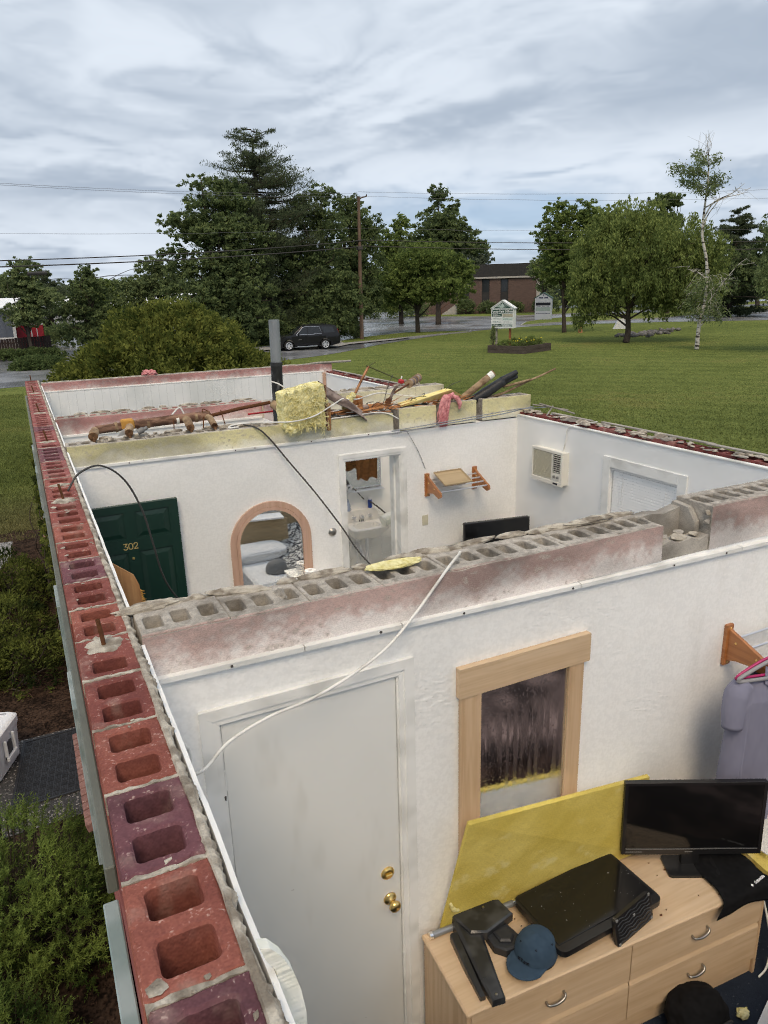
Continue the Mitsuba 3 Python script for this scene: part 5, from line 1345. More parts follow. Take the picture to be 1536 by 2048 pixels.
BA = thing("insulation_batt", "thick fluffy block of yellow glass wool beside the vent pipe", "insulation")
add(BA + "__wool", wool_block(1.875, 2.285, 5.30, 5.54, 2.415, 2.75, 3, 0.075, 0.019), "yellow_wool", True)
r = np.random.default_rng(12)
st = []
for i in range(150):
    x, z = 1.885 + 0.39 * r.random(), 2.43 + 0.36 * r.random()
    p = [(x, 5.288, z)]
    a = r.random() * 6.28
    for k in range(6):
        a += r.normal(0, 0.6)
        p.append((min(2.30, max(1.865, p[-1][0] + 0.017 * math.cos(a))), 5.291 - 0.014 * r.random(), p[-1][2] + 0.017 * math.sin(a) - 0.004))
    st.append(tube(p, [0.001, 0.0022 + 0.004 * r.random() ** 3, 0.0008], 4, 3))
for i in range(26):
    x = 1.88 + 0.41 * r.random()
    st.append(tube([(x, 5.30, 2.42), (x + r.normal(0, 0.01), 5.29, 2.405), (x + r.normal(0, 0.015), 5.295, 2.37 + 0.03 * r.random())], [0.004, 0.003, 0.0008], 4, 3))
    z = 2.42 + 0.35 * r.random()
    st.append(tube([(2.28, 5.31 + 0.2 * r.random(), z), (2.30, 5.33, z + 0.01), (2.312, 5.33, z + r.normal(0, 0.02))], [0.003, 0.002, 0.0008], 4, 3))
add(BA + "__strand", cat(st), "yellow_wool", True, kind="stuff")
add(BA + "__tail", cat(tube([(2.16, 5.288, 2.47), (2.165, 5.28, 2.42), (2.16, 5.285, 2.37)], [0.01, 0.008, 0.003], 6, 5), tube([(2.0, 5.288, 2.47), (2.005, 5.28, 2.43), (2.0, 5.285, 2.40)], [0.012, 0.009, 0.003], 6, 5), lump((1.945, 5.31, 2.42), (0.055, 0.03, 0.04), 8, 0.4, 2.2, 3)), "yellow_wool", True)
add(BA + "__facing", bx(2.292, 2.302, 5.31, 5.55, 2.40, 2.80, 0.001), "pipe_wrap")
pl = face_y([(2.31, 2.365), (2.345, 2.368), (2.352, 2.62), (2.31, 2.64)], 5.345, 5.36)
one("perforated_strip", cut(pl, [xf(lathe([(0, -0.1), (0.0075, -0.1), (0.0075, 0.1), (0, 0.1)], n=10), (2.33 + 0.008 * (i % 2), 5.35, 2.39 + 0.032 * i), rx=math.pi / 2) for i in range(8)]), "raw_wood", "brown perforated strip standing at the right side of the yellow glass wool", "strip")
vv, ff = [], []
for i, s in enumerate(np.linspace(0, 1, 24)):
    for j, t in enumerate(np.linspace(0, 1, 16)):
        x = 2.30 + 0.44 * s
        z = 2.74 - 0.28 * s + 0.09 * math.sin(t * 2.6) * (1 - 0.4 * s) + 0.02 * meshkit.fbm(np.array([s * 6, t * 6, 1]), 3, 7)
        y = 5.36 + 0.20 * t + 0.03 * math.sin(s * 7)
        vv.append((x, y, z - 0.05 * (1 - t)))
for i in range(23):
    for j in range(15):
        a = i * 16 + j
        ff += [[a, a + 16, a + 17], [a, a + 17, a + 1]]
sh = trimesh.Trimesh(np.array(vv), ff, process=False)
one("felt_sheet", cat(sh, xf(sh, (0, 0.004, -0.006))), "felt", "curled brown building paper right of the yellow glass wool", "paper", smooth=True)
scene["felt"] = P(lambda p, n, uv: mix((0.09, 0.065, 0.055), (0.30, 0.24, 0.21), smoothstep(0.3, 0.75, fbm(p.x * 18, p.y * 18, p.z * 18, 4))), 0.85, 0.2, lambda p, n, uv: 0.004 * fbm(p.x * 40, p.y * 40, p.z * 40, 3))
SP = thing("splintered_stud", "splintered orange wood stud lying on the far block wall", "wood")
add(SP + "__shaft", cat(tube([(2.50, 5.50, 2.505), (2.72, 5.52, 2.52), (2.86, 5.53, 2.53)], [0.017, 0.02, 0.021], 8), tube([(2.66, 5.49, 2.485), (2.98, 5.51, 2.51)], [0.012, 0.02], 7), tube([(2.52, 5.53, 2.49), (2.95, 5.55, 2.535)], [0.01, 0.017], 7)), "splinter_wood", 50)
sp = [tube([(2.9 + r.normal(0, 0.02), 5.52 + r.normal(0, 0.012), 2.52 + r.normal(0, 0.012)), (3.0 + r.normal(0, 0.03), 5.53 + r.normal(0, 0.02), 2.535 + r.normal(0, 0.02))], [0.007, 0.001], 5) for _ in range(26)]
add(SP + "__splinter", cat(sp), "splinter_wood", kind="stuff")
add(SP + "__tape", tube([(2.755, 5.52, 2.515), (2.815, 5.525, 2.52)], 0.032, 10), "felt", 40)
scene["splinter_wood"] = P(wood_fn((0.27, 0.10, 0.03), (0.50, 0.24, 0.10)), 0.7, 0.25)
one("wood_stub", cat(lump((2.72, 5.72, 2.56), (0.07, 0.06, 0.06), 51, 0.35, 2.0, 3), bx(2.78, 2.83, 5.66, 5.76, 2.52, 2.615, 0.006)), "splinter_wood", "broken wood stub below the leaning copper pipe", "wood", smooth=40)
CP = thing("copper_pipe", "copper pipe leaning up from the far block wall with yellow wool at its foot", "pipe")
add(CP + "__upright", tube([(2.665, 5.56, 2.60), (2.76, 5.56, 2.76), (2.855, 5.555, 2.915)], 0.0135, 10), "copper", True)
add(CP + "__wool_tuft", cat(lump((2.63, 5.55, 2.60), (0.04, 0.035, 0.05), 61, 0.5, 2.4, 3), lump((2.59, 5.54, 2.53), (0.045, 0.03, 0.04), 62, 0.6, 2.4, 3), lump((2.67, 5.55, 2.64), (0.03, 0.03, 0.035), 63, 0.5, 2.4, 3)), "yellow_wool", True)
add(CP + "__green_rod", tube([(2.83, 5.55, 2.925), (3.02, 5.56, 2.84), (3.19, 5.57, 2.765)], 0.0075, 8), "green_rod", True)
add(CP + "__tip", tube([(2.85, 5.55, 2.915), (2.93, 5.55, 2.955)], 0.005, 6), "green_rod", True)
scene["green_rod"] = P((0.10, 0.11, 0.035), 0.6, 0.3)
JB = thing("drain_trap", "small rusty pipe branch with a red fitting, standing on the far block wall", "pipe")
add(JB + "__riser", tube([(3.06, 5.56, 2.46), (3.07, 5.57, 2.58)], 0.027, 12), "rust", True)
add(JB + "__branch", tube([(3.09, 5.57, 2.55), (3.13, 5.58, 2.64), (3.22, 5.6, 2.72), (3.30, 5.62, 2.74)], 0.014, 9, 5), "felt", True)
add(JB + "__red_fitting", lump((3.235, 5.60, 2.735), (0.032, 0.03, 0.025), 71, 0.4, 2.5, 3), "red_plastic", True)
add(JB + "__white_tip", tube([(3.235, 5.6, 2.745), (3.245, 5.6, 2.79)], 0.007, 6), "white_cable", True)
LP = thing("lagged_rod", "thin rod ending in a lagged grey cylinder on the cream block wall behind", "pipe")
add(LP + "__rod", tube([(3.05, 5.60, 2.54), (3.3, 5.85, 2.60), (3.62, 6.15, 2.63)], 0.011, 8), "rust", True)
add(LP + "__lagging", tube([(3.62, 6.15, 2.63), (3.86, 6.38, 2.66)], 0.040, 14), "felt", 40)
for t in (0.0, 0.33, 0.7, 1.0):
    p = np.array([3.62, 6.15, 2.63]) * (1 - t) + np.array([3.86, 6.38, 2.66]) * t
    add(LP + "__ring", tube([p - [0.009, 0.009, 0], p + [0.009, 0.009, 0]], 0.047, 14), "tan_wrap", 40)
one("yellow_slab", hull([(3.16, 5.46, 2.50), (3.20, 5.62, 2.50), (3.78, 5.50, 2.60), (3.80, 5.64, 2.60), (3.16, 5.46, 2.515), (3.20, 5.62, 2.518), (3.76, 5.47, 2.625), (3.80, 5.66, 2.615), (3.92, 5.55, 2.55), (3.90, 5.66, 2.55)]), "yellow_board_light", "thin pale yellow board propped on the far block wall under the pink wool", "insulation board")
scene["yellow_board_light"] = P(wool((0.62, 0.50, 0.16), (0.74, 0.64, 0.30), 0.6), 0.9, 0.1, lambda p, n, uv: 0.003 * fbm(p.x * 40, p.y * 40, p.z * 40, 3))
PW = thing("pink_insulation", "rag of pink glass wool hanging in the gap between two yellow stained blocks", "insulation")
pk = [tube([(3.68 + q * 0.03, 5.47, 2.55 + 0.01 * q), (3.62 + q * 0.02, 5.39, 2.565), (3.575 + q * 0.028, 5.375, 2.50), (3.555 + q * 0.03, 5.37, 2.42), (3.56 + q * 0.026, 5.375, 2.35), (3.56 + q * 0.024, 5.372, 2.27)], [0.016, 0.023, 0.021, 0.018, 0.016, 0.011], 8, 6) for q in range(4)]
pk += [tube([(3.70, 5.46, 2.55), (3.76, 5.385, 2.55), (3.79, 5.37, 2.48), (3.785, 5.37, 2.43)], [0.016, 0.024, 0.022, 0.006], 8, 6)]
m = cat(pk)
vv = np.array(m.vertices)
m = trimesh.Trimesh(vv + 0.02 * (meshkit.fbm(vv * np.array([45, 45, 14]), 3, 3) - 0.5)[:, None], m.faces, process=False)
add(PW + "__wool", m, "pink_wool", True)
m = cat([tube([(3.58 + r.normal(0, 0.02), 5.365, 2.5), (3.56 + r.normal(0, 0.03), 5.36, 2.40 + r.normal(0, 0.03)), (3.56 + r.normal(0, 0.04), 5.365, 2.3)], [0.004, 0.005, 0.001], 5, 3) for _ in range(16)])
add(PW + "__strand", m, "pink_wool", kind="stuff")
RT = thing("wrapped_tube", "tan wrapped tube with a hollow end, tilted up from the far block wall", "tube")
d = np.array([4.27, 5.46, 2.76]) - np.array([3.93, 5.56, 2.50])
add(RT + "__tube", cat(tube([(3.93, 5.56, 2.50), (4.27, 5.46, 2.76)], 0.036, 16)), "tan_wrap", 40)
dn = d / np.linalg.norm(d)
e = np.array([4.27, 5.46, 2.76])
add(RT + "__hollow", tube([e - dn * 0.002, e + dn * 0.004], 0.024, 14), "rust", 40)
add(RT + "__tape", tube([e - dn * 0.07, e - dn * 0.012], 0.0375, 16), "foam_white", 40)
BR = thing("rubber_tube", "split black foam pipe sleeve tilted up beside the tan tube", "tube")
add(BR + "__sleeve", tube([(4.05, 5.55, 2.47), (4.20, 5.53, 2.54), (4.42, 5.50, 2.66)], [0.045, 0.058, 0.05], 14, 6), "black_rubber", True)
add(BR + "__split_end", cat(tube([(4.40, 5.50, 2.665), (4.58, 5.48, 2.745)], [0.04, 0.026], 10), tube([(4.40, 5.51, 2.635), (4.60, 5.50, 2.695)], [0.036, 0.02], 10)), "black_rubber", True)
one("wood_stick", tube([(4.22, 5.54, 2.49), (4.45, 5.53, 2.525), (4.72, 5.54, 2.61), (4.95, 5.55, 2.67), (5.17, 5.56, 2.735)], [0.018, 0.014, 0.013, 0.011, 0.010], 8, 4), "tan_wrap", "long crooked tan stick pointing right over the lawn from the far block wall", "stick", smooth=True)
one("wood_stick", tube([(4.42, 5.50, 2.60), (4.62, 5.51, 2.62), (4.79, 5.52, 2.645)], [0.013, 0.014, 0.011], 8, 4), "tan_wrap", "short tan stick above the long crooked stick", "stick", smooth=True)
one("coaxial_cable", tube([(2.02, 5.66, 2.76), (1.97, 5.70, 2.80), (1.92, 5.75, 2.82)], 0.007, 6, 5), "white_cable", "white cable end beside the vent pipe above the yellow wool", "cable", smooth=True)
one("coaxial_cable", tube([(1.48, 5.43, 2.475), (1.40, 5.46, 2.47), (1.44, 5.52, 2.478), (1.55, 5.50, 2.49), (1.75, 5.36, 2.50), (1.95, 5.275, 2.50), (2.15, 5.27, 2.53), (2.35, 5.33, 2.60), (2.50, 5.42, 2.64), (2.58, 5.50, 2.62), (2.75, 5.60, 2.60), (3.0, 5.66, 2.63), (3.2, 5.62, 2.60), (3.4, 5.56, 2.57)], 0.007, 8, 8), "white_cable", "white cable looping across the front of the yellow glass wool", "cable", smooth=True)
one("coaxial_cable", tube([(2.33, 5.385, 2.47), (2.6, 5.39, 2.475), (2.85, 5.395, 2.482), (2.97, 5.385, 2.46), (3.08, 5.375, 2.40)], 0.006, 6, 6), "white_cable", "thin white cable along the block edge under the splintered orange stud", "cable", smooth=True)
one("copper_tube", tube([(2.45, 5.44, 2.495), (2.7, 5.43, 2.485), (3.02, 5.42, 2.475)], 0.0085, 8), "copper", "thin copper tube lying under the splintered orange stud", "tube", smooth=True)
LS = thing("lath_strips", "crossed white lath strips at the corner of the window wall and the far block wall", "strips")
for p0, p1 in (((4.70, 5.34, 2.40), (4.92, 5.02, 2.36)), ((4.62, 5.0, 2.33), (4.86, 5.20, 2.385)), ((4.76, 5.30, 2.41), (4.82, 4.8, 2.36))):
    add(LS + "__strip", tube([p0, p1], 0.008, 4), "weathered_wood")

r = np.random.default_rng(63)
sp, wi, ru = [], [], []
for i in range(60):
    x, y = 2.35 + 1.6 * r.random(), 5.42 + 0.22 * r.random()
    L = 0.06 + 0.26 * r.random() ** 2
    a, t = r.normal(0, 0.5), r.normal(0.12, 0.25)
    p = np.array([x, y, 2.482 + 0.05 * r.random()])
    e = p + L * np.array([math.cos(a) * math.cos(t), 0.5 * math.sin(a), abs(math.sin(t)) * 0.8])
    sp.append(tube([p, (p + e) / 2 + r.normal(0, 0.006, 3), e], [0.004 + 0.007 * r.random(), 0.005, 0.001], 5))
for i in range(14):
    p = [np.array([2.4 + 1.5 * r.random(), 5.45 + 0.15 * r.random(), 2.49])]
    for k in range(5):
        p.append(p[-1] + [r.normal(0.05, 0.07), r.normal(0, 0.03), r.normal(0, 0.05)])
        p[-1][2] = max(2.485, p[-1][2])
    wi.append(tube(p, 0.0032, 5, 4))
for i in range(70):
    x, y = 0.3 + 3.6 * r.random(), 5.44 + 0.15 * r.random()
    s = 0.008 + 0.02 * r.random() ** 2
    ru.append(chunk((x, y, 2.466 + s * 0.3), (s * 1.4, s, s * 0.7), 1500 + i))
tag(add("wood_splinters", cat(sp), "splinter_wood"), "loose wood splinters strewn along the far block wall", "splinters", kind="stuff")
tag(add("wire_tangle", cat(wi), "dark_cable"), "tangle of thin dark wires along the far block wall", "wires", kind="stuff")
tag(add("block_rubble", cat(ru), "mortar", 40), "grey mortar crumbs strewn along the far block wall", "rubble", kind="stuff")

# ------------------------------------------------------------------ ground, roads and beds
def gz(x, y):
    t = np.clip((np.hypot(np.asarray(x) - 2.0, np.asarray(y) - 5.0) - 14) / 18, 0, 1)
    return -0.15 - 0.35 * t * t * (3 - 2 * t)


def grid_mesh(xs, ys, zf):
    X, Y = np.meshgrid(xs, ys)
    v = np.column_stack([X.ravel(), Y.ravel(), zf(X, Y).ravel()])
    nx, ny = len(xs), len(ys)
    i, j = np.meshgrid(np.arange(nx - 1), np.arange(ny - 1))
    a = (j * nx + i).ravel()
    f = np.vstack([np.column_stack([a, a + 1, a + nx + 1]), np.column_stack([a, a + nx + 1, a + nx])])
    return trimesh.Trimesh(v, f, process=False)


def ground_z(x, y):
    bump = 0.05 * (meshkit.fbm(np.stack([x * 0.12, y * 0.12, x * 0], -1), 3, 2) - 0.5)
    inside = (x > -0.2) & (x < 4.85) & (y > -3) & (y < 11.5)
    far = np.clip((np.hypot(x, y) - 20) / 10, 0, 1) * np.clip((60 - np.hypot(x, y)) / 15, 0, 1)
    return gz(x, y) + bump * far * (y < 36) - 0.25 * inside


gx = np.concatenate([[-2500, -900, -300, -120, -60, -40], np.arange(-30, 70.1, 1.0), [80, 100, 160, 320, 900, 2500]])
gy = np.concatenate([[-2500, -900, -300, -100, -50, -30], np.arange(-20, 75.1, 1.0), [90, 120, 180, 320, 900, 2500]])


def lawn_color(p, n, uv):
    a = fbm(p.x * 0.16, p.y * 0.16, 1.0, 4)
    b = fbm(p.x * 1.7, p.y * 1.7, 2.0, 3)
    f = fbm(p.x * 11, p.y * 11, 3.0, 3)
    st = 0.5 + 0.5 * dr.sin((p.x * 0.75 + p.y * 0.66) * 3.3 + 2.2 * fbm(p.x * 0.2, p.y * 0.2, 5.0, 2))
    c = mix((0.068, 0.088, 0.022), (0.118, 0.143, 0.039), smoothstep(0.2, 0.8, a * 0.45 + b * 0.3 + st * 0.12 + f * 0.2))
    c = mix(c, (0.135, 0.125, 0.042), smoothstep(0.55, 0.75, a * 0.5 + b * 0.35 + f * 0.15) * 0.55)
    near = smoothstep(16.5, 12.5, p.y) * smoothstep(1.5, -0.5, p.x)
    c = mix(c, (0.115, 0.095, 0.048), near * 0.6)
    return c * (0.80 + 0.40 * f)


scene["lawn_soil"] = P(lawn_color, 0.95, 0.1, lambda p, n, uv: 0.05 * fbm(p.x * 14, p.y * 14, 1.0, 3), eps=1e-2)
add("ground", grid_mesh(gx, gy, ground_z), "lawn_soil", True, kind="structure", label="mown green lawn around the building")


def sheet(key, poly, lift, mat, label, step=None, z=None, kind="structure"):
    v, f = trimesh.creation.triangulate_polygon(Polygon(poly).buffer(0), engine="earcut")
    m = trimesh.Trimesh(np.column_stack([v, np.zeros(len(v))]), f, process=False)
    if step:
        m = m.subdivide_to_size(step, max_iter=12)
    v = np.array(m.vertices)
    v[:, 2] = (gz(v[:, 0], v[:, 1]) if z is None else z) + lift
    s = np.cross(v[m.faces][:, 1] - v[m.faces][:, 0], v[m.faces][:, 2] - v[m.faces][:, 0])[:, 2]
    f = np.where((s < 0)[:, None], np.array(m.faces)[:, ::-1], m.faces)
    return add(key, trimesh.Trimesh(v, f, process=False), mat, True, kind=kind, label=label)


def curve(pts, n=8):
    return [tuple(p[:2]) for p in smooth_path([(a, b, 0) for a, b in pts], n)]


def asphalt_color(p, n, uv):
    a = fbm(p.x * 0.35, p.y * 0.35, 1.0, 4)
    f = noise(p.x * 30, p.y * 30, 1.0)
    crack = dr.abs(fbm(p.x * 0.5, p.y * 0.5, 7.0, 4) - 0.5)
    c = mix((0.085, 0.087, 0.092), (0.165, 0.168, 0.174), smoothstep(0.3, 0.7, a)) * (0.85 + 0.3 * f)
    return mix(c, (0.03, 0.03, 0.032), smoothstep(0.012, 0.004, crack) * 0.7)


def wet_rough(p, n, uv):
    return 0.12 + 0.26 * smoothstep(0.38, 0.62, fbm(p.x * 0.3, p.y * 0.3, 4.0, 4))


scene["wet_asphalt"] = P(asphalt_color, wet_rough, 0.5, lambda p, n, uv: 0.004 * noise(p.x * 20, p.y * 20, 1.0), eps=1e-2)
near_edge = curve([(-70, 30), (-20, 38.0), (-1.3, 41.4), (8, 43.6), (19, 48.4), (29, 57.0), (39.5, 64.3), (48, 68.3), (57, 69.6), (66, 65.5), (76.7, 57.0), (95, 42), (125, 20)])
RD = sheet("road", near_edge + [(200, 20), (200, 60), (190, 122), (150, 150), (60, 160), (-70, 160)], 0.012, "wet_asphalt", "wet grey asphalt of the street and parking lots", step=12)
sheet("pavement", [(12, 53.5), (18.843, 56.678), (23.4, 55.3), (25.3, 57.3), (30.8, 59.6), (33.6, 61.6), (32.4, 62.4), (24.8, 59.4), (19.8, 60.4), (12.5, 58.5)], 0.10, "concrete_walk", "pale concrete pavement beside the parked car", z=-0.5, step=2)
scene["concrete_walk"] = P(lambda p, n, uv: mix((0.20, 0.195, 0.185), (0.31, 0.30, 0.28), fbm(p.x * 0.8, p.y * 0.8, 1.0, 3)), 0.6, 0.4)
scene["grass_island"] = P(lawn_color, 0.95, 0.1, lambda p, n, uv: 0.05 * fbm(p.x * 14, p.y * 14, 1.0, 3), eps=1e-2)


def kerbed(key, poly, label, h=0.11):
    P_ = Polygon(poly).buffer(-0.3).buffer(0.3)
    sheet(key, list(P_.buffer(-0.16).exterior.coords), h + 0.016, "grass_island", label, z=-0.5, step=3)
    k = prism(list(P_.exterior.coords), h + 0.012 + 0.3, [list(P_.buffer(-0.16).exterior.coords)])
    add("kerb", xf(k, (0, 0, -0.8)), "concrete_walk", kind="structure", label="concrete kerb round the " + label)


kerbed("verge", [(25.2, 58.6), (30.8, 60.6), (38.0, 63.8), (43.2, 65.6), (41.2, 67.9), (37.25, 69.6), (29.9, 65.4), (26.0, 61.6)], "grass verge with the utility pole")
kerbed("verge", curve([(53.5, 71.5), (62, 73.6), (73.7, 71.2), (86, 73.8), (103, 76), (120, 88.8), (107, 92.4), (86, 88), (70, 85.2), (60, 79)], 4), "grass verge behind the second sign")
kerbed("verge", [(111, 104), (142, 115.6), (156, 115.7), (137, 101.7), (112, 96.4)], "far grass verge at the right")
kerbed("verge", [(8, 61.5), (15.0, 58.2), (19.8, 60.9), (24.4, 60.4), (26.2, 63.4), (28, 68.5), (31, 74), (34, 84), (32, 92), (20, 88), (9, 74)], "wooded verge behind the parked car")
kerbed("verge", [(70, 101), (80, 98.5), (94, 98.0), (112, 103), (108, 126), (80, 136), (62, 121)], "planted verge by the brick office")
# beds and walk beside the brick wall
def soil_color(p, n, uv):
    a = fbm(p.x * 9, p.y * 9, 1.0, 4)
    f = fbm(p.x * 60, p.y * 60, 2.0, 3)
    return mix((0.012, 0.008, 0.006), (0.075, 0.048, 0.034), smoothstep(0.3, 0.75, a * 0.4 + f * 0.6))


scene["mulch"] = P(soil_color, 0.95, 0.1, lambda p, n, uv: 0.03 * fbm(p.x * 45, p.y * 45, 1.0, 3), eps=4e-3)
sheet("mulch_bed", [(-3.2, 5.52), (-0.184, 5.52), (-0.184, 12.3), (-0.7, 12.6), (-1.6, 12.0), (-3.2, 12.2)], 0.008, "mulch", "dark mulch bed along the brick wall", step=0.4)
sheet("mulch_bed", [(-3.2, -2.4), (-0.184, -2.4), (-0.184, 4.22), (-3.2, 4.15)], 0.008, "mulch", "dark mulch bed under the nearest shrub", step=0.4)


def pebble_color(p, n, uv):
    d1, d2, w = voronoi(p.x * 75, p.y * 75)
    return mix((0.02, 0.019, 0.019), mix((0.05, 0.048, 0.046), (0.34, 0.32, 0.30), smoothstep(0.72, 1.0, w)), smoothstep(0.05, 0.2, d2 - d1))


scene["pebble_walk"] = P(pebble_color, 0.5, 0.4, lambda p, n, uv: 0.006 * (1 - voronoi(p.x * 75, p.y * 75)[0]), eps=2e-3)
sheet("walkway", [(-3.2, 4.15), (-0.184, 4.22), (-0.184, 5.52), (-3.2, 5.52)], 0.012, "pebble_walk", "dark exposed pebble walkway under the rubber mat", step=0.4)
sheet("gravel_path", [(-3.2, 9.9), (-1.1, 9.95), (-0.78, 11.0), (-0.76, 11.9), (-3.2, 12.2)], 0.014, "gravel", "grey gravel path at the left edge", step=0.4)
scene["gravel"] = P(lambda p, n, uv: mix((0.08, 0.08, 0.08), (0.34, 0.335, 0.325), voronoi(p.x * 45, p.y * 45)[2]), 0.8, 0.2, lambda p, n, uv: 0.01 * (1 - voronoi(p.x * 45, p.y * 45)[0]), eps=3e-3)
MT = thing("rubber_mat", "black ribbed rubber doormat on the pebble walkway by the brick wall", "mat")
ma = np.array([-0.80, 4.50, -0.137])
mu = np.array([0.55, 0.012, 0]) / np.linalg.norm([0.55, 0.012, 0])
mv = np.array([0.112, 0.97, 0])
mv /= np.linalg.norm(mv)
mm = lambda q: frame(q, ma, mu, mv, (0, 0, 1))
add(MT + "__base", mm(bx(0, 0.60, 0, 0.97, 0.0, 0.008, 0.002)), "black_rubber")
rb = [bx(0.0, 0.60, 0.0, 0.022, 0.0081, 0.014), bx(0.0, 0.60, 0.948, 0.97, 0.0081, 0.014), bx(0.0, 0.022, 0.0225, 0.9475, 0.0081, 0.014), bx(0.578, 0.60, 0.0225, 0.9475, 0.0081, 0.014)]
for i in range(10):
    for j in range(17):
        x, y = 0.032 + i * 0.0545, 0.032 + j * 0.0535
        for k in range(4):
            rb.append(bx(x + k * 0.012, x + k * 0.012 + 0.006, y, y + 0.045, 0.0081, 0.0125) if (i + j) % 2 else bx(x, x + 0.046, y + k * 0.012, y + k * 0.012 + 0.006, 0.0081, 0.0125))
add(MT + "__rib", mm(cat(rb)), "black_rubber", kind="stuff")
CO = thing("cool_box", "white plastic cool box standing on the rubber mat at the left edge", "cool box")
cc_ = lambda q: xf(q, (-0.93, 5.17, -0.122), rz=-0.38)
add(CO + "__body", cc_(hull([(a, b, 0.0) for a, b in rrect(0, 0, 0.30, 0.46, 0.045)] + [(a, b, 0.30) for a, b in rrect(0, 0, 0.335, 0.50, 0.05)])), "cooler_white", 35)
add(CO + "__lid", cc_(hull([(a, b, 0.303) for a, b in rrect(0, 0, 0.355, 0.52, 0.055)] + [(a, b, 0.36) for a, b in rrect(0, 0, 0.355, 0.52, 0.055)] + [(a, b, 0.385) for a, b in rrect(0, 0, 0.30, 0.46, 0.05)])), "cooler_white", 35)
add(CO + "__recess_shade", cc_(bx(0.158, 0.172, -0.06, 0.06, 0.10, 0.24, 0.003)), "cooler_shade")  # dark slab: shade of the handle recess painted on the flat side
add(CO + "__handle", cc_(cat(bx(0.165, 0.195, -0.085, -0.065, 0.14, 0.29, 0.006), bx(0.165, 0.195, 0.065, 0.085, 0.14, 0.29, 0.006), bx(0.175, 0.20, -0.085, 0.085, 0.1, 0.139, 0.006))), "cooler_white")
add(CO + "__lid_groove_shade", cc_(cat(bx(-0.10, 0.10, -0.20, -0.19, 0.3805, 0.3865), bx(-0.10, 0.10, 0.19, 0.20, 0.3805, 0.3865))), "cooler_shade")  # dark strips in place of the shade inside the lid grooves
scene["cooler_white"] = P((0.72, 0.73, 0.74), 0.35, 0.5)
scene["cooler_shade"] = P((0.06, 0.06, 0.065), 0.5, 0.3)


# ------------------------------------------------------------------ foliage
def rand_dirs(r, n):
    v = r.normal(size=(n, 3))
    return v / np.linalg.norm(v, axis=1, keepdims=True)


def leaf_cards(c, size, r, flat=0.0, aspect=0.5, up=None):
    """Rhombic leaves of two triangles, folded a little, at the points c."""
    n = len(c)
    d = rand_dirs(r, n)
    if up is not None:
        d = d + up
        d /= np.linalg.norm(d, axis=1, keepdims=True)
    w = np.cross(d, rand_dirs(r, n))
    if flat:
        w[:, 2] *= 1 - flat
    w /= np.linalg.norm(w, axis=1, keepdims=True) + 1e-9
    nn = np.cross(d, w)
    s = (size * (0.6 + 0.8 * r.random(n)))[:, None]
    v = np.stack([c - d * s, c + w * s * aspect + nn * s * 0.12, c + d * s, c - w * s * aspect + nn * s * 0.12], 1).reshape(-1, 3)
    b = np.arange(n)[:, None] * 4
    return trimesh.Trimesh(v, np.vstack([b + [0, 1, 2], b + [0, 2, 3]]), process=False)


def leaf_mat(name, dark, light, freq=0.9, spread=0.5):
    def fn(p, n, uv):
        a = fbm(p.x * freq, p.y * freq, p.z * freq, 3)
        f = noise(p.x * 7, p.y * 7, p.z * 7)
        return mix(dark, light, smoothstep(0.25, 0.75, a * (1 - spread) + f * spread))
    scene[name] = {"type": "principledthin", "base_color": proc(fn), "roughness": 0.55, "diff_trans": 0.75, "spec_trans": 0.0}


leaf_mat("pine_leaf", (0.060, 0.080, 0.048), (0.140, 0.172, 0.092))
leaf_mat("dark_leaf", (0.082, 0.115, 0.056), (0.205, 0.260, 0.105))
leaf_mat("mid_leaf", (0.100, 0.145, 0.045), (0.235, 0.300, 0.090))
leaf_mat("maple_leaf", (0.120, 0.160, 0.050), (0.290, 0.350, 0.115))
leaf_mat("birch_leaf", (0.115, 0.150, 0.072), (0.250, 0.310, 0.135))
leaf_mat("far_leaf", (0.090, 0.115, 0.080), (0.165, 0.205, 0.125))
leaf_mat("mound_leaf", (0.055, 0.078, 0.020), (0.235, 0.255, 0.062), 3.2, 0.5)
leaf_mat("yew_leaf", (0.030, 0.058, 0.016), (0.255, 0.345, 0.085), 6.5, 0.30)
leaf_mat("azalea_leaf", (0.022, 0.036, 0.014), (0.190, 0.225, 0.055), 3.0, 0.5)
leaf_mat("cover_leaf", (0.060, 0.090, 0.034), (0.140, 0.185, 0.070), 1.5, 0.5)
scene["bark"] = P(lambda p, n, uv: mix((0.030, 0.024, 0.020), (0.105, 0.088, 0.072), fbm(p.x * 14, p.y * 14, p.z * 3, 4)), 0.9, 0.1, lambda p, n, uv: 0.02 * fbm(p.x * 16, p.y * 16, p.z * 3, 3), eps=4e-3)
scene["birch_bark"] = P(lambda p, n, uv: mix((0.05, 0.045, 0.04), (0.50, 0.48, 0.44), smoothstep(0.36, 0.50, fbm(p.x * 3, p.y * 3, p.z * 8, 4))), 0.8, 0.2)


def limb(a, b, r0, r1, r, sides=7, sag=0.12):
    a, b = np.asarray(a, float), np.asarray(b, float)
    L = np.linalg.norm(b - a)
    m1 = a + (b - a) * 0.35 + r.normal(0, 0.05, 3) * L + np.array([0, 0, sag * L])
    m2 = a + (b - a) * 0.7 + r.normal(0, 0.05, 3) * L + np.array([0, 0, sag * 0.7 * L])
    return tube([a, m1, m2, b], [r0, (r0 + r1) / 2, r1], sides, 4)


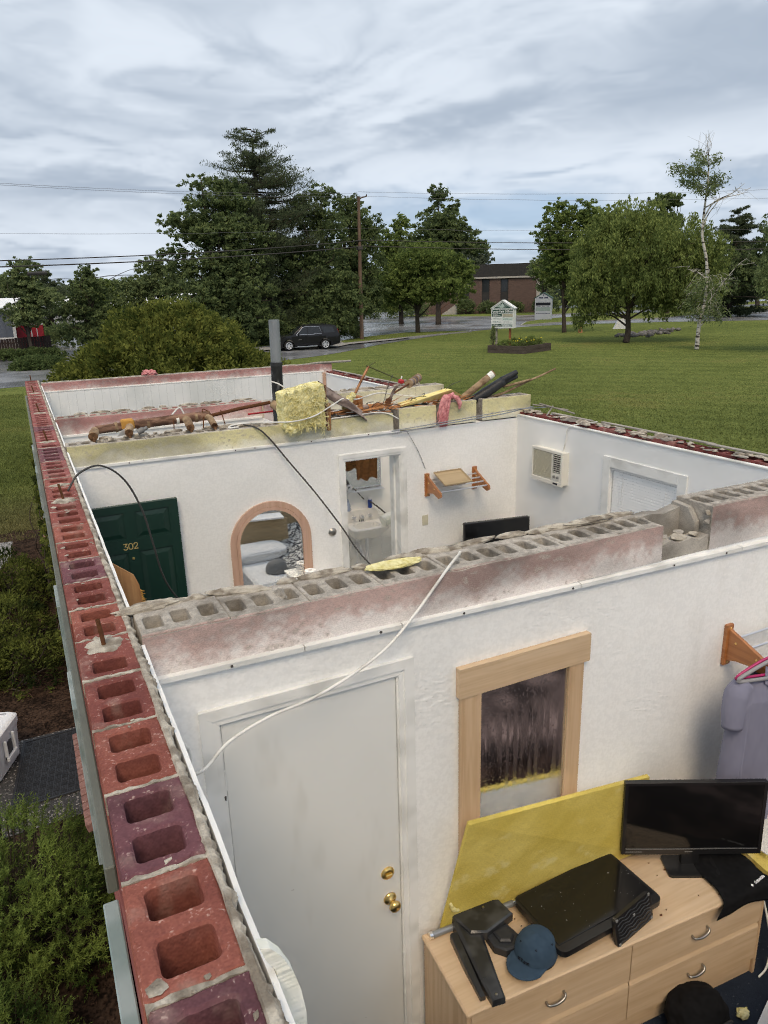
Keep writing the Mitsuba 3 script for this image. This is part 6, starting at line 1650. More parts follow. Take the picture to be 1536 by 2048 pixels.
def tree(name, label, base, right, ells, leaf, n, size, trunk_r, seed, group=None, z0=-0.5, clump=0.30, wide=1.12, fork=0.35, bark="bark", lean=(0, 0), per=22, aspect=0.5, droop=0.0, trunk_top=None, depth=0.85):
    """A tree: tapered trunk, limbs to the clumps of a crown that fills the ellipsoids (right offset, height, half width, half height), leaves gathered in clumps."""
    r = np.random.default_rng(seed)
    ells = [(e[0] * wide, e[1], e[2] * wide, e[3] * 1.04) for e in ells]
    key = thing(name, label, "tree", group)
    rx = np.array([right[0], right[1], 0.0])
    fy = np.array([-right[1], right[0], 0.0])
    b = np.array([base[0], base[1], z0])
    vol = np.array([e[2] * e[2] * e[3] for e in ells]) ** 0.8
    vol /= vol.sum()
    nc = max(10, n // per)
    which = r.choice(len(ells), nc, p=vol)
    C, R = [], []
    for e in which:
        dx, z, hw, hh = ells[e]
        d = rand_dirs(r, 1)[0]
        q = d * r.random() ** (1 / 2.6)
        cr = clump * (0.45 + 0.85 * r.random()) * min(hw, hh) ** 0.5
        if r.random() < 0.30:
            q = d * (0.96 + 0.20 * r.random())
            cr *= 0.55
        if meshkit.noise(np.array([q[0] * 1.9 + e * 3.1, q[1] * 1.9, q[2] * 1.9 + e]), seed) < 0.33:
            q = q * 0.6
        C.append(b * [1, 1, 0] + rx * (dx + q[0] * max(0.1, hw - cr * 0.4)) + fy * q[1] * max(0.1, hw * depth - cr * 0.4) + np.array([0, 0, z + q[2] * max(0.1, hh - cr * 0.4)]))
        R.append(cr)
    C, R = np.array(C), np.array(R)
    idx = r.integers(0, nc, n)
    off = rand_dirs(r, n) * (r.random(n) ** (1 / 2.2))[:, None]
    off[:, 2] *= 0.62
    pts = C[idx] + off * R[idx][:, None]
    if droop:
        pts[:, 2] -= droop * r.random(n) ** 2
    pts[:, 2] = np.maximum(pts[:, 2], z0 + 0.15)
    up = np.tile([0, 0, -1.3], (n, 1)) * (1 if droop else 0)
    add(key + "__crown", leaf_cards(pts, size, r, 0.0, aspect, up if droop else None), leaf)
    ztop = trunk_top or max(e[1] + e[3] * 0.6 for e in ells)
    zc = min(e[1] for e in ells)
    ctr = ells[int(np.argmax([e[1] + e[3] for e in ells]))][0]
    tp = [b, b + np.array([0, 0, (zc - z0) * 0.6]) + rx * 0.1 * r.normal(), b * [1, 1, 0] + rx * ctr * 0.5 + np.array([0, 0, z0 + (ztop - z0) * 0.6]), b * [1, 1, 0] + rx * ctr + np.array([0, 0, ztop])]
    add(key + "__trunk", tube(tp, [trunk_r * 1.35, trunk_r, trunk_r * 0.62, trunk_r * 0.12], 9, 6), bark, True)
    path = smooth_path(tp, 6)
    lim = []
    order = r.permutation(nc)[: min(nc, 34)]
    for i in order:
        t = C[i]
        zz = z0 + (t[2] - z0) * (0.45 + 0.25 * r.random())
        k = int(np.argmin(np.abs(path[:, 2] - zz)))
        L = np.linalg.norm(t - path[k])
        lim.append(limb(path[k], t, max(0.018, min(trunk_r * 0.42, 0.03 + L * 0.018)), 0.010, r, 6))
    add(key + "__limb", cat(lim), bark, True, kind="stuff")
    return key


def conifer(name, label, base, right, prof, leaf, n, size, trunk_r, seed, group=None, z0=-0.5, whorls=16, hang=0.1):
    """A pine: whorls of boughs whose length follows the profile [(height, half width)], each bough a row of flat needle tufts."""
    r = np.random.default_rng(seed)
    key = thing(name, label, "tree", group)
    b = np.array([base[0], base[1], z0])
    hz, hw = [p[0] for p in prof], [p[1] for p in prof]
    top = hz[-1]
    boughs, pts, dirs = [], [], []
    zs = np.linspace(hz[0], top - 0.4, whorls)
    C, R = [], []
    for z in zs:
        L0 = float(np.interp(z, hz, hw))
        for k in range(max(4, int(5 + L0))):
            a = r.random() * 2 * math.pi
            L = L0 * (0.72 + 0.42 * r.random())
            zz = z + r.normal(0, 0.5)
            p0 = b * [1, 1, 0] + np.array([0, 0, zz])
            u = np.array([math.cos(a), math.sin(a), 0])
            p1 = p0 + u * L * 0.55 + np.array([0, 0, 0.05 * L - hang * L * 0.5])
            p2 = p0 + u * L + np.array([0, 0, (0.20 + 0.12 * r.random()) * L - hang * L])
            boughs.append(tube([p0, p1, p2], [0.03 + 0.016 * L, 0.02 + 0.006 * L, 0.008], 5, 3))
            m = max(3, int(L * 2.4))
            for t in np.linspace(0.25, 1.02, m):
                q = p0 + (p1 - p0) * min(1, t / 0.55) if t < 0.55 else p1 + (p2 - p1) * (t - 0.55) / 0.45
                C.append(q + r.normal(0, 0.13, 3) * [1.7, 1.7, 0.6])
                R.append((0.26 + 0.10 * L) * (0.7 + 0.6 * r.random()))
    C, R = np.array(C), np.array(R)
    idx = r.integers(0, len(C), n)
    off = rand_dirs(r, n) * (r.random(n) ** 0.5)[:, None]
    off[:, 2] *= 0.42
    pts = C[idx] + off * R[idx][:, None]
    add(key + "__crown", leaf_cards(pts, size, r, 0.3, 0.22, np.tile([0, 0, 0.7], (n, 1))), leaf)
    add(key + "__trunk", tube([b, b + [0.1, 0, top * 0.4], b + [0, 0.1, top + 0.3]], [trunk_r, trunk_r * 0.7, 0.03], 9, 5), "bark", True)
    add(key + "__bough", cat(boughs), "bark", True, kind="stuff")
    return key


GRP = None
conifer("pine_tree", "tallest dark pine rising behind the parked black car", (20.2, 64.5), (0.956, -0.293), [(1.0, 3.6), (4, 4.8), (7, 5.2), (9.5, 5.4), (11.5, 4.7), (13.2, 4.2), (14.6, 2.8), (15.8, 2.3), (16.9, 1.1)], "pine_leaf", 88000, 0.13, 0.45, 1, whorls=30)
tree("broad_tree", "broad dark tree with layered branches on the left of the tallest pine", (15.4, 61.0), (0.970, -0.244), [(0.5, 11.0, 2.4, 1.0), (-0.6, 12.4, 1.5, 0.6), (1.4, 12.2, 1.3, 0.6), (-2.0, 9.6, 1.9, 0.7), (-1.0, 8.7, 2.6, 1.0), (1.4, 8.8, 2.8, 1.5), (-3.0, 7.3, 1.5, 0.6), (-2.2, 6.0, 2.1, 0.8), (-3.2, 4.6, 1.4, 0.6), (0.75, 6.4, 3.0, 1.3), (0.6, 4.6, 3.6, 1.5), (-1.4, 3.0, 3.2, 1.3), (1.2, 2.0, 3.2, 1.9)], "dark_leaf", 46000, 0.14, 0.3, 2, clump=0.42, depth=0.8)
tree("broad_tree", "dark leafy tree directly right of the tallest pine", (25.5, 64.1), (0.930, -0.367), [(0.49, 12.1, 1.2, 1.0), (-1.13, 10.8, 1.6, 1.4), (0.6, 9.6, 1.9, 1.7), (-1.19, 6.3, 3.4, 2.8), (0.0, 3.0, 4.0, 3.0)], "dark_leaf", 34000, 0.15, 0.3, 3, clump=0.42)
tree("broad_tree", "dark round topped tree behind the utility pole", (30.3, 66.9), (0.911, -0.412), [(-0.35, 11.9, 1.25, 1.1), (0.7, 9.6, 2.0, 1.9), (-0.13, 6.2, 2.7, 2.8), (0.3, 3.6, 2.5, 1.9)], "dark_leaf", 26000, 0.15, 0.28, 4, clump=0.42)
tree("maple_tree", "small bright green tree on the grass verge beside the utility pole", (37.6, 67.6), (0.881, -0.473), [(0.7, 6.7, 3.1, 1.9), (-0.9, 4.9, 3.0, 1.8), (1.7, 4.3, 3.6, 1.8), (0.1, 3.5, 3.2, 1.0), (4.2, 5.5, 1.5, 1.3), (-2.4, 4.2, 1.6, 1.6)], "mid_leaf", 34000, 0.15, 0.20, 5, clump=0.42)
tree("broad_tree", "tall green tree with a ragged top left of the brick office", (50.4, 85.2), (0.863, -0.506), [(0.1, 15.4, 1.2, 1.4), (1.6, 13.8, 0.9, 1.4), (0.3, 12.0, 2.8, 2.2), (-0.4, 8.9, 3.6, 2.6), (2.4, 10.2, 2.4, 1.5), (4.6, 9.0, 1.6, 0.9), (0.35, 5.2, 3.7, 2.3)], "dark_leaf", 28000, 0.21, 0.3, 6, clump=0.48)
tree("broad_tree", "pointed green tree standing behind the small bright tree", (48.4, 92.0), (0.887, -0.463), [(0.22, 12.4, 1.2, 1.5), (-0.5, 9.3, 2.7, 2.6), (-0.6, 4.8, 3.6, 3.4)], "mid_leaf", 18000, 0.22, 0.28, 7, clump=0.48)
tree("maple_tree", "largest round crowned maple on the lawn left of the white birch", (41.64, 41.98), (0.717, -0.697), [(-0.6, 8.2, 2.3, 1.6), (1.3, 8.3, 1.3, 1.2), (-2.4, 6.2, 2.2, 2.0), (-0.1, 6.2, 3.7, 2.3), (3.0, 6.3, 2.7, 2.2), (5.0, 5.6, 1.7, 1.9), (-2.7, 4.2, 2.0, 2.0), (-0.3, 4.1, 3.8, 1.9), (3.6, 4.1, 2.9, 2.0), (-2.5, 2.4, 1.8, 0.9), (-3.3, 1.4, 1.1, 0.6), (2.4, 2.5, 2.2, 1.0), (4.4, 2.9, 1.5, 1.2)], "maple_leaf", 92000, 0.105, 0.20, 8, clump=0.34, depth=0.85, droop=0.55, aspect=0.42, wide=1.0)
tree("broad_tree", "loose grey green tree behind the left side of the round maple", (47.8, 56.6), (0.769, -0.640), [(-0.9, 10.4, 1.4, 1.2), (-1.3, 8.4, 1.6, 1.5), (1.3, 9.9, 2.0, 1.4), (3.2, 9.0, 1.8, 1.6), (-0.8, 6.0, 1.9, 1.9), (1.7, 5.4, 2.3, 2.5), (1.0, 7.4, 2.6, 1.6), (1.6, 3.2, 1.8, 1.4)], "mid_leaf", 42000, 0.13, 0.17, 9, clump=0.34)
conifer("pine_tree", "dark spruce at the right edge behind the white birch", (85.1, 68.4), (0.631, -0.776), [(0.3, 3.8), (3, 3.7), (6, 3.4), (9, 2.9), (11, 2.1), (12.6, 0.9)], "pine_leaf", 46000, 0.2, 0.3, 10, whorls=22, hang=0.2)
tree("willow_tree", "drooping tree cut off by the right edge of the frame", (41.2, 27.6), (0.595, -0.804), [(-0.9, 6.2, 1.3, 1.9), (-0.9, 4.2, 1.5, 1.5), (0.1, 7.6, 1.6, 1.6), (1.3, 5.5, 1.8, 2.4)], "birch_leaf", 22000, 0.10, 0.16, 11, clump=0.3, droop=0.9, aspect=0.35)
tree("broad_tree", "flat dark treetop showing above the round maple", (87.3, 81.0), (0.684, -0.730), [(-1.07, 15.3, 2.3, 1.0), (-1.0, 12.0, 2.2, 2.0), (-1, 8, 2, 2.5)], "dark_leaf", 12000, 0.24, 0.3, 12, clump=0.5)
tree("broad_tree", "leafy tree above the dark fence at the left edge", (0.87, 64.4), (1.0, -0.017), [(0.3, 6.2, 1.1, 0.9), (-0.3, 5.0, 1.6, 0.9), (0.9, 4.0, 1.5, 1.0), (-0.1, 2.9, 1.5, 1.0)], "birch_leaf", 15000, 0.12, 0.12, 13, clump=0.33)
tree("broad_tree", "dark narrow tree right of the red trailer", (5.7, 68.5), (0.996, -0.090), [(0.3, 5.9, 0.9, 0.8), (0.24, 4.6, 1.5, 1.1), (-0.89, 3.1, 1.6, 1.0), (0.7, 2.7, 1.6, 1.1), (0.2, 1.2, 2.2, 1.0)], "dark_leaf", 18000, 0.13, 0.14, 14, clump=0.34)
tree("broad_tree", "spreading tree beside the parking lot lamp post", (10.85, 70.1), (0.988, -0.154), [(0.9, 6.5, 1.5, 0.9), (1.1, 4.8, 2.2, 1.3), (-1.1, 4.3, 1.5, 1.4), (0.4, 2.3, 2.3, 1.3)], "birch_leaf", 18000, 0.13, 0.15, 15, clump=0.36)
conifer("pine_tree", "small dark conifer behind the fence trees at the left", (3.6, 88.9), (0.999, -0.042), [(0.3, 2.6), (3.5, 2.2), (5.5, 1.4), (7.2, 0.5)], "pine_leaf", 9000, 0.2, 0.25, 16, whorls=10)
tree("broad_tree", "low rounded tree between dark narrow tree and lamp post", (7.9, 78.0), (0.996, -0.09), [(0, 4.6, 2.0, 1.2), (0.5, 2.5, 2.4, 1.6)], "mid_leaf", 11000, 0.16, 0.15, 17, clump=0.4)

tree("broad_tree", "pale far tree above the roof of the brick office", (77.8, 127.3), (0.83, -0.56), [(-1.5, 10.6, 3.0, 1.6), (2.2, 11.2, 2.9, 1.7), (5.2, 9.6, 2.4, 1.7), (1.0, 8.0, 5.0, 1.8)], "far_leaf", 15000, 0.3, 0.3, 21, clump=0.6)
tree("broad_tree", "grey green tree in front of the right end of the brick office", (79.5, 100.5), (0.80, -0.60), [(-0.4, 7.0, 2.0, 1.8), (2.0, 9.0, 2.3, 2.0), (0.9, 4.6, 2.0, 1.8)], "birch_leaf", 9000, 0.2, 0.2, 22, clump=0.45)
tree("broad_tree", "dark tree mass behind the spruce at the right edge", (84.7, 60.2), (0.61, -0.79), [(-0.7, 9.0, 2.8, 2.8), (1.6, 10.4, 2.6, 3.0), (0.0, 4.8, 3.6, 2.9), (-3.8, 5.4, 2.6, 2.4), (-7.0, 5.6, 2.6, 2.2), (-7.0, 3.2, 3.0, 1.8)], "dark_leaf", 38000, 0.2, 0.3, 23, clump=0.45)
tree("broad_tree", "low far trees beyond the road at the right edge", (121.5, 92.0), (0.62, -0.78), [(-2.0, 5.6, 4.6, 2.0), (3.2, 5.4, 4.6, 2.0), (8.6, 6.2, 4.6, 2.3)], "far_leaf", 14000, 0.32, 0.3, 24, clump=0.6)
tree("broad_tree", "far tree belt behind the white warehouse roof", (11.5, 165.0), (1.0, -0.07), [(-14, 6.9, 6.5, 3.0), (-6, 6.0, 6, 2.8), (2, 5.6, 6, 2.6), (10.0, 5.8, 6, 2.6), (18, 6.2, 6, 2.6)], "far_leaf", 16000, 0.28, 0.3, 25, clump=0.55)

# the birch: bare white stem, leafy tuft near the top, sparse hanging twigs
BI = thing("birch_tree", "thin white birch with a sparse top standing on the lawn right of the round maple", "tree")
r = np.random.default_rng(31)
bb = np.array([39.82, 33.72, -0.45])
rx, fy = np.array([0.655, -0.755, 0]), np.array([0.755, 0.655, 0])
bw = lambda dx, z, dy=0.0: bb * [1, 1, 0] + rx * dx + fy * dy + np.array([0, 0, z])
stem = [bw(0, -0.45), bw(0.02, 1.2), bw(0.25, 3.0), bw(0.10, 5.0), bw(-0.30, 6.6), bw(-0.30, 8.2), bw(-0.25, 9.8), bw(-0.35, 11.2), bw(-0.6, 12.4)]
add(BI + "__trunk", tube(stem, [0.15, 0.115, 0.10, 0.09, 0.08, 0.065, 0.045, 0.026, 0.010], 9, 5), "birch_bark", True)
br, lp = [], []
for s, e in (((0.25, 2.2), (2.6, 5.2)), ((0.25, 2.8), (1.7, 4.2)), ((-0.3, 7.6), (1.8, 9.4)), ((-0.28, 8.2), (2.1, 9.0)), ((-0.3, 7.0), (0.5, 9.0)), ((0.1, 4.0), (-1.0, 4.6)), ((0.1, 1.0), (0.9, 2.2))):
    br.append(limb(bw(*s), bw(e[0], e[1], r.normal(0, 0.4)), 0.05, 0.012, r, 6, 0.10))
    for k in range(7):
        t = 0.4 + 0.6 * r.random()
        p = bw(s[0] + (e[0] - s[0]) * t, s[1] + (e[1] - s[1]) * t + 0.1)
        br.append(tube([p, p + [r.normal(0, 0.3), r.normal(0, 0.3), 0.1], p + [r.normal(0, 0.5), r.normal(0, 0.5), -0.3 + r.normal(0, 0.4)]], [0.012, 0.008, 0.004], 5, 3))
for k in range(16):
    z = 8.6 + 2.3 * r.random()
    a = r.random() * 6.28
    L = 0.9 + 0.7 * r.random()
    p0, p1 = bw(-0.28, z), bw(-0.75 + 1.25 * math.cos(a) * L * 0.8, z + 0.3 + 0.3 * r.random(), math.sin(a) * L)
    br.append(limb(p0, p1, 0.022, 0.006, r, 5, 0.05))
    for t in np.linspace(0.3, 1.1, 9):
        lp.append((p0 + (p1 - p0) * t, 22))
for k in range(13):
    p = bw(-0.5 + r.normal(0, 0.12), 11.0 + 0.25 * r.random())
    br.append(tube([p, p + [r.normal(0, 0.15), r.normal(0, 0.15), 0.6], p + [r.normal(-0.1, 0.3), r.normal(0, 0.3), 1.3]], [0.012, 0.008, 0.004], 5, 3))
for k in range(60):
    dx, z = r.normal(0.35, 0.75), 1.6 + 2.4 * r.random() ** 1.3
    p0 = bw(0.2 + dx * 0.3, z + 0.6)
    p1 = bw(dx, z - 0.5 * r.random(), r.normal(0, 0.6))
    br.append(limb(p0, p1, 0.012, 0.004, r, 5, 0.15))
    for t in np.linspace(0.4, 1.0, 6):
        lp.append((p0 + (p1 - p0) * t - [0, 0, 0.1], 7))
add(BI + "__limb", cat(br), "birch_bark", True, kind="stuff")
pts = np.vstack([c + r.normal(0, 0.17, (k, 3)) for c, k in lp])
add(BI + "__crown", leaf_cards(pts, 0.075, r, 0, 0.5), "birch_leaf")

# far woods: one mass, beyond the street and the lots
r = np.random.default_rng(77)
pts, pts2 = [], []
for az in np.radians(np.arange(-25, 92, 0.55)):
    D = 175 + 40 * meshkit.fbm(np.array([az * 9, 1.0, 2.0]), 3, 3) + r.normal(0, 6)
    h = 6.5 + 6.0 * meshkit.fbm(np.array([az * 22, 5.0, 2.0]), 3, 8)
    if az > math.radians(40):
        h *= 1.45
    c = np.array([-0.2 + D * math.sin(az), -1 + D * math.cos(az), -0.5])
    for k in range(230):
        q = rand_dirs(r, 1)[0] * r.random() ** 0.4
        pts.append(c + [q[0] * 3.6, q[1] * 3.6, h * 0.52 + q[2] * h * 0.5])
add("far_wood", leaf_cards(np.array(pts), 0.55, r, 0, 0.5), "far_leaf", kind="stuff", label="far green wood along the horizon")
labels["far_wood"].update(category="wood", kind="stuff")


def shrub(name, label, ells, leaf, n, size, seed, aspect=0.35, clump=0.16, group=None, per=22, twig=None, cat_="shrub", z0=-0.15):
    """A shrub: leaves in clumps over the surface of ellipsoids (x, y, z, rx, ry, rz) on twigs from the ground."""
    r = np.random.default_rng(seed)
    key = thing(name, label, cat_, group)
    w = np.array([e[3] * e[4] + e[3] * e[5] for e in ells])
    w = w / w.sum()
    nc = max(6, n // per)
    C, D = [], []
    for e in r.choice(len(ells), nc, p=w):
        x, y, z, a, b, c = ells[e]
        d = rand_dirs(r, 1)[0]
        d[2] = d[2] if d[2] > -0.35 else -d[2]
        f = 0.86 + 0.14 * r.random() if r.random() < 0.8 else 0.4 + 0.4 * r.random()
        f *= 0.86 + 0.28 * meshkit.fbm(np.array([d[0] * 3.4 + e, d[1] * 3.4, d[2] * 3.4]), 4, seed)
        C.append((x + d[0] * a * f, y + d[1] * b * f, max(z0 + 0.03, z + d[2] * c * f)))
        D.append(d + [0, 0, 0.25] + r.normal(0, 0.3, 3))
    C, D = np.array(C), np.array(D)
    idx = r.integers(0, nc, n)
    off = rand_dirs(r, n) * (r.random(n) ** 0.5)[:, None] * clump
    pts = C[idx] + off + D[idx] * clump * 0.35
    add(key + "__foliage", leaf_cards(pts, size, r, 0, aspect, D[idx] * 0.9), leaf)
    tw = []
    for i in r.permutation(nc)[: (twig or 40)]:
        e = ells[0]
        p0 = np.array([C[i][0] * 0.35 + e[0] * 0.65, C[i][1] * 0.35 + (ells[int(np.argmin([abs(C[i][1] - q[1]) for q in ells]))][1]) * 0.65, z0])
        tw.append(limb(p0, C[i], 0.011, 0.004, r, 5, 0.1))
    add(key + "__twig", cat(tw), "bark", True, kind="stuff")
    return key


shrub("mounded_shrub", "big olive green domed shrub behind the end of the building", [(3.0, 17.2, 0.2, 2.75, 2.9, 3.2), (4.4, 17.6, 0.0, 2.5, 2.4, 2.45), (1.75, 17.4, 0.9, 1.65, 2.0, 1.65), (3.2, 17.2, 1.5, 1.9, 1.9, 2.0)], "mound_leaf", 128000, 0.046, 41, 0.46, 0.17, per=34, twig=60)
shrub("hedge_shrub", "dark green bushes behind the parked black car", [(20.5, 62.6, 0.3, 2.0, 1.5, 1.7), (23.8, 62.6, 0.5, 2.3, 1.6, 1.9), (27.3, 64.6, 0.3, 2.2, 1.6, 1.5), (17.5, 62.6, 0.3, 2.2, 1.6, 1.6)], "dark_leaf", 26000, 0.11, 42, 0.45, 0.42, z0=-0.45)
shrub("ground_cover", "low leafy ground cover patch against the dark fence", [(-1.2, 63.2, -0.4, 2.6, 1.2, 0.6), (1.4, 63.8, -0.4, 1.9, 1.0, 0.55)], "cover_leaf", 9000, 0.09, 43, 0.5, 0.2, z0=-0.45)
shrub("ground_cover", "nearer low leafy ground cover patch on the wet lot left of the domed shrub", [(0.9, 53.0, -0.4, 1.7, 1.5, 0.62)], "cover_leaf", 8000, 0.08, 44, 0.5, 0.2, z0=-0.45)
shrub("office_shrub", "dark shrubs along the foot of the brick office", [(78.0, 114.2, 0.2, 2.0, 1.0, 1.2), (81.5, 111.8, 0.2, 2.6, 1.0, 1.1), (86.5, 108.3, 0.6, 2.4, 1.4, 1.8), (74.6, 116.4, 0.4, 1.6, 1.2, 1.6)], "dark_leaf", 9000, 0.16, 45, 0.5, 0.5, z0=-0.4)
shrub("lot_hedge", "dark undergrowth between the trees behind the wet lot", [(48, 120, 0.8, 8, 3, 3.2), (60, 116, 0.5, 6.0, 3, 2.4), (4, 76.5, 0.0, 4.5, 2, 1.3), (10, 75.5, 0.0, 4.0, 2, 1.2)], "dark_leaf", 24000, 0.17, 46, 0.5, 0.6, z0=-0.45)


def yew(name, label, ells, seed, n, leaf="yew_leaf", L=0.115, need=0.028, group=None, z0=-0.15, inner=0.25):
    """A needle shrub seen close by: shoots that grow out of a dome, each with rows of narrow needles."""
    r = np.random.default_rng(seed)
    key = thing(name, label, "shrub", group)
    V, F, st = [], [], []
    w = np.array([e[3] * e[4] for e in ells])
    w = w / w.sum()
    base = 0
    # tufts of shoots
    for e in r.choice(len(ells), n // 7, p=w):
        x, y, z, a, b, c = ells[e]
        d = rand_dirs(r, 1)[0]
        d[2] = abs(d[2]) * 1.1 if r.random() < 0.9 else d[2]
        d /= np.linalg.norm(d)
        f = (0.80 + 0.30 * meshkit.fbm(np.array([d[0] * 3 + e * 5, d[1] * 3, d[2] * 3]), 3, seed)) * (1 if r.random() > inner else 0.55 + 0.3 * r.random())
        q = np.array([x + d[0] * a * f, y + d[1] * b * f, z + d[2] * c * f])
        if q[2] < z0 + 0.02:
            continue
        ax = d + np.array([0, 0, 0.7])
        ax /= np.linalg.norm(ax)
        root = q - ax * L * 1.8
        st.append(tube([root - ax * 0.12 + r.normal(0, 0.03, 3), root, q], [0.004, 0.003, 0.002], 4))
        for s in range(7):
            u = ax + r.normal(0, 0.42, 3)
            u /= np.linalg.norm(u)
            p0 = q - ax * L * 0.9 * r.random()
            LL = L * (0.6 + 0.7 * r.random())
            m = 15
            t = (np.arange(m) + 0.5) / m
            sd = np.cross(u, rand_dirs(r, 1)[0])
            sd /= np.linalg.norm(sd) + 1e-9
            s2 = np.cross(u, sd)
            an = np.arange(m) * 2.4
            nd = u * 0.75 + np.cos(an)[:, None] * sd + np.sin(an)[:, None] * s2
            nd /= np.linalg.norm(nd, axis=1, keepdims=True)
            p = p0 + u * (t * LL)[:, None]
            wd = np.cross(nd, u)
            wd /= np.linalg.norm(wd, axis=1, keepdims=True) + 1e-9
            nl = need * (1.05 - 0.45 * t)[:, None]
            tri = np.stack([p - wd * 0.0034, p + wd * 0.0034, p + nd * nl], 1).reshape(-1, 3)
            V.append(tri)
    V = np.vstack(V)
    add(key + "__foliage", trimesh.Trimesh(V, np.arange(len(V)).reshape(-1, 3), process=False), leaf)
    add(key + "__twig", cat(st), "bark", True, kind="stuff")
    return key


yew("yew_shrub", "feathery bright green shrub nearest the camera beside the brick wall", [(-0.72, 3.15, -0.05, 0.60, 0.62, 0.78), (-1.25, 3.0, -0.05, 0.6, 0.7, 0.8), (-0.42, 2.95, -0.1, 0.26, 0.4, 0.62)], 51, 5600)
yew("yew_shrub", "second feathery green shrub at the lower left corner of the frame", [(-0.78, 2.02, -0.08, 0.36, 0.45, 0.66), (-1.2, 1.9, -0.05, 0.55, 0.6, 0.75)], 52, 3300)
shrub("azalea_shrub", "dark twiggy shrub with yellow green tips beyond the rubber mat", [(-0.85, 7.3, 0.0, 0.55, 0.75, 0.55), (-0.55, 6.7, -0.05, 0.3, 0.4, 0.42), (-1.4, 7.0, 0, 0.6, 0.8, 0.6)], "azalea_leaf", 16000, 0.022, 53, 0.4, 0.07, per=18, twig=90)
shrub("azalea_shrub", "farther dark twiggy shrub beside the gravel path", [(-0.80, 8.9, 0.0, 0.45, 0.75, 0.55), (-1.4, 9.0, 0, 0.6, 0.8, 0.6), (-0.45, 9.1, -0.1, 0.2, 0.5, 0.35)], "azalea_leaf", 14000, 0.023, 54, 0.4, 0.07, per=18, twig=90)
shrub("wall_shrub", "thin shrub growing against the outside of the brick wall", [(-0.235, 8.2, 0.5, 0.03, 2.2, 1.1), (-0.235, 11.2, 0.2, 0.03, 0.7, 1.3)], "azalea_leaf", 3600, 0.026, 55, 0.4, 0.045, per=18, twig=30)
r = np.random.default_rng(9)
tw = []
for i in range(70):
    x, y = -0.3 - 0.9 * r.random(), (1.2 + 2.6 * r.random()) if i < 35 else (5.7 + 4.2 * r.random())
    a = r.random() * 6.28
    Lt = 0.10 + 0.25 * r.random()
    tw.append(tube([(x, y, -0.135), (x + Lt * 0.5 * math.cos(a), y + Lt * 0.5 * math.sin(a), -0.115 + 0.03 * r.random()), (x + Lt * math.cos(a + 0.3), y + Lt * math.sin(a + 0.3), -0.13)], [0.004, 0.003, 0.0015], 4, 3))
tag(add("fallen_twigs", cat(tw), "dry_twig", True), "dry brown twigs scattered on the dark mulch", "twigs", kind="stuff")
scene["dry_twig"] = P((0.10, 0.065, 0.045), 0.9, 0.1)
n = 5200
x, y = -0.25 - 1.9 * r.random(n), np.where(r.random(n) < 0.45, 0.6 + 3.5 * r.random(n), 5.55 + 6.4 * r.random(n))
tag(add("mulch_chips", leaf_cards(np.column_stack([x, y, -0.135 + 0.008 * r.random(n)]), 0.014, r, 0.6, 0.4), "mulch_chip"), "dark bark chips covering the beds along the brick wall", "mulch", kind="stuff")
scene["mulch_chip"] = P(lambda p, n, uv: mix((0.012, 0.008, 0.006), (0.085, 0.05, 0.034), noise(p.x * 40, p.y * 40, p.z * 40)), 0.9, 0.1)

# grass blades on the lawns
r = np.random.default_rng(15)


def blades(x, y, h, wdt):
    n = len(x)
    z = ground_z(x, y)
    a = r.random(n) * 6.28
    d = np.column_stack([np.cos(a), np.sin(a)]) * (wdt * (0.6 + 0.8 * r.random(n)))[:, None]
    hh = h * (0.5 + 0.9 * r.random(n))
    t = r.normal(0, 0.5, (n, 2)) * hh[:, None]
    v = np.stack([np.column_stack([x - d[:, 0], y - d[:, 1], z - 0.01]), np.column_stack([x + d[:, 0], y + d[:, 1], z - 0.01]), np.column_stack([x + t[:, 0], y + t[:, 1], z + hh])], 1)
    return trimesh.Trimesh(v.reshape(-1, 3), np.arange(3 * n).reshape(-1, 3), process=False)


n1 = 52000
y1 = 11.9 + 26 * r.random(n1) ** 1.4
x1 = -0.25 - (0.02 + (0.95 + 0.03 * y1)) * r.random(n1)
keep = (y1 > 12.4) | (r.random(n1) < 0.15)
n2 = 170000
s = r.beta(1.25, 2.4, n2)
D2 = 6 + 66 * s
az = np.radians(24 + 34 * r.random(n2))
x2, y2 = -0.2 + D2 * np.sin(az), -1 + D2 * np.cos(az)
k2 = ((x2 > 5.0) | (y2 > 11.6)) & (y2 < 38 + 0.35 * x2)
gr = cat(blades(x1[keep], y1[keep], 0.055, 0.006), blades(x2[k2], y2[k2], 0.055 * np.clip(1.25 - D2[k2] / 60, 0.3, 1), 0.011))
tag(add("grass_blades", gr, "grass_blade"), "short mown grass of the lawns", "grass", kind="stuff")
scene["grass_blade"] = P(lambda p, n, uv: lawn_color(p, n, uv) * 1.22, 0.7, 0.2)

# ------------------------------------------------------------------ the parked car
CR = thing("parked_car", "black sport utility car parked on the wet street behind the vent pipe", "car")
cw = np.array([22.1, 54.3])
wf = np.array([18.95, 54.85])
wr = np.array([21.85, 54.45])
cx = wr - wf
cx = np.array([*(cx / np.linalg.norm(cx)), 0.0])
cy = np.array([-cx[1], cx[0], 0.0])
co = np.array([wf[0], wf[1], -0.486]) + cy * 0.80


def cf(m):
    """Car space: x from the front axle to the rear, y across (the near side is -1), z up."""
    return frame(m, co, cx, cy, (0, 0, 1))


WB = 2.95


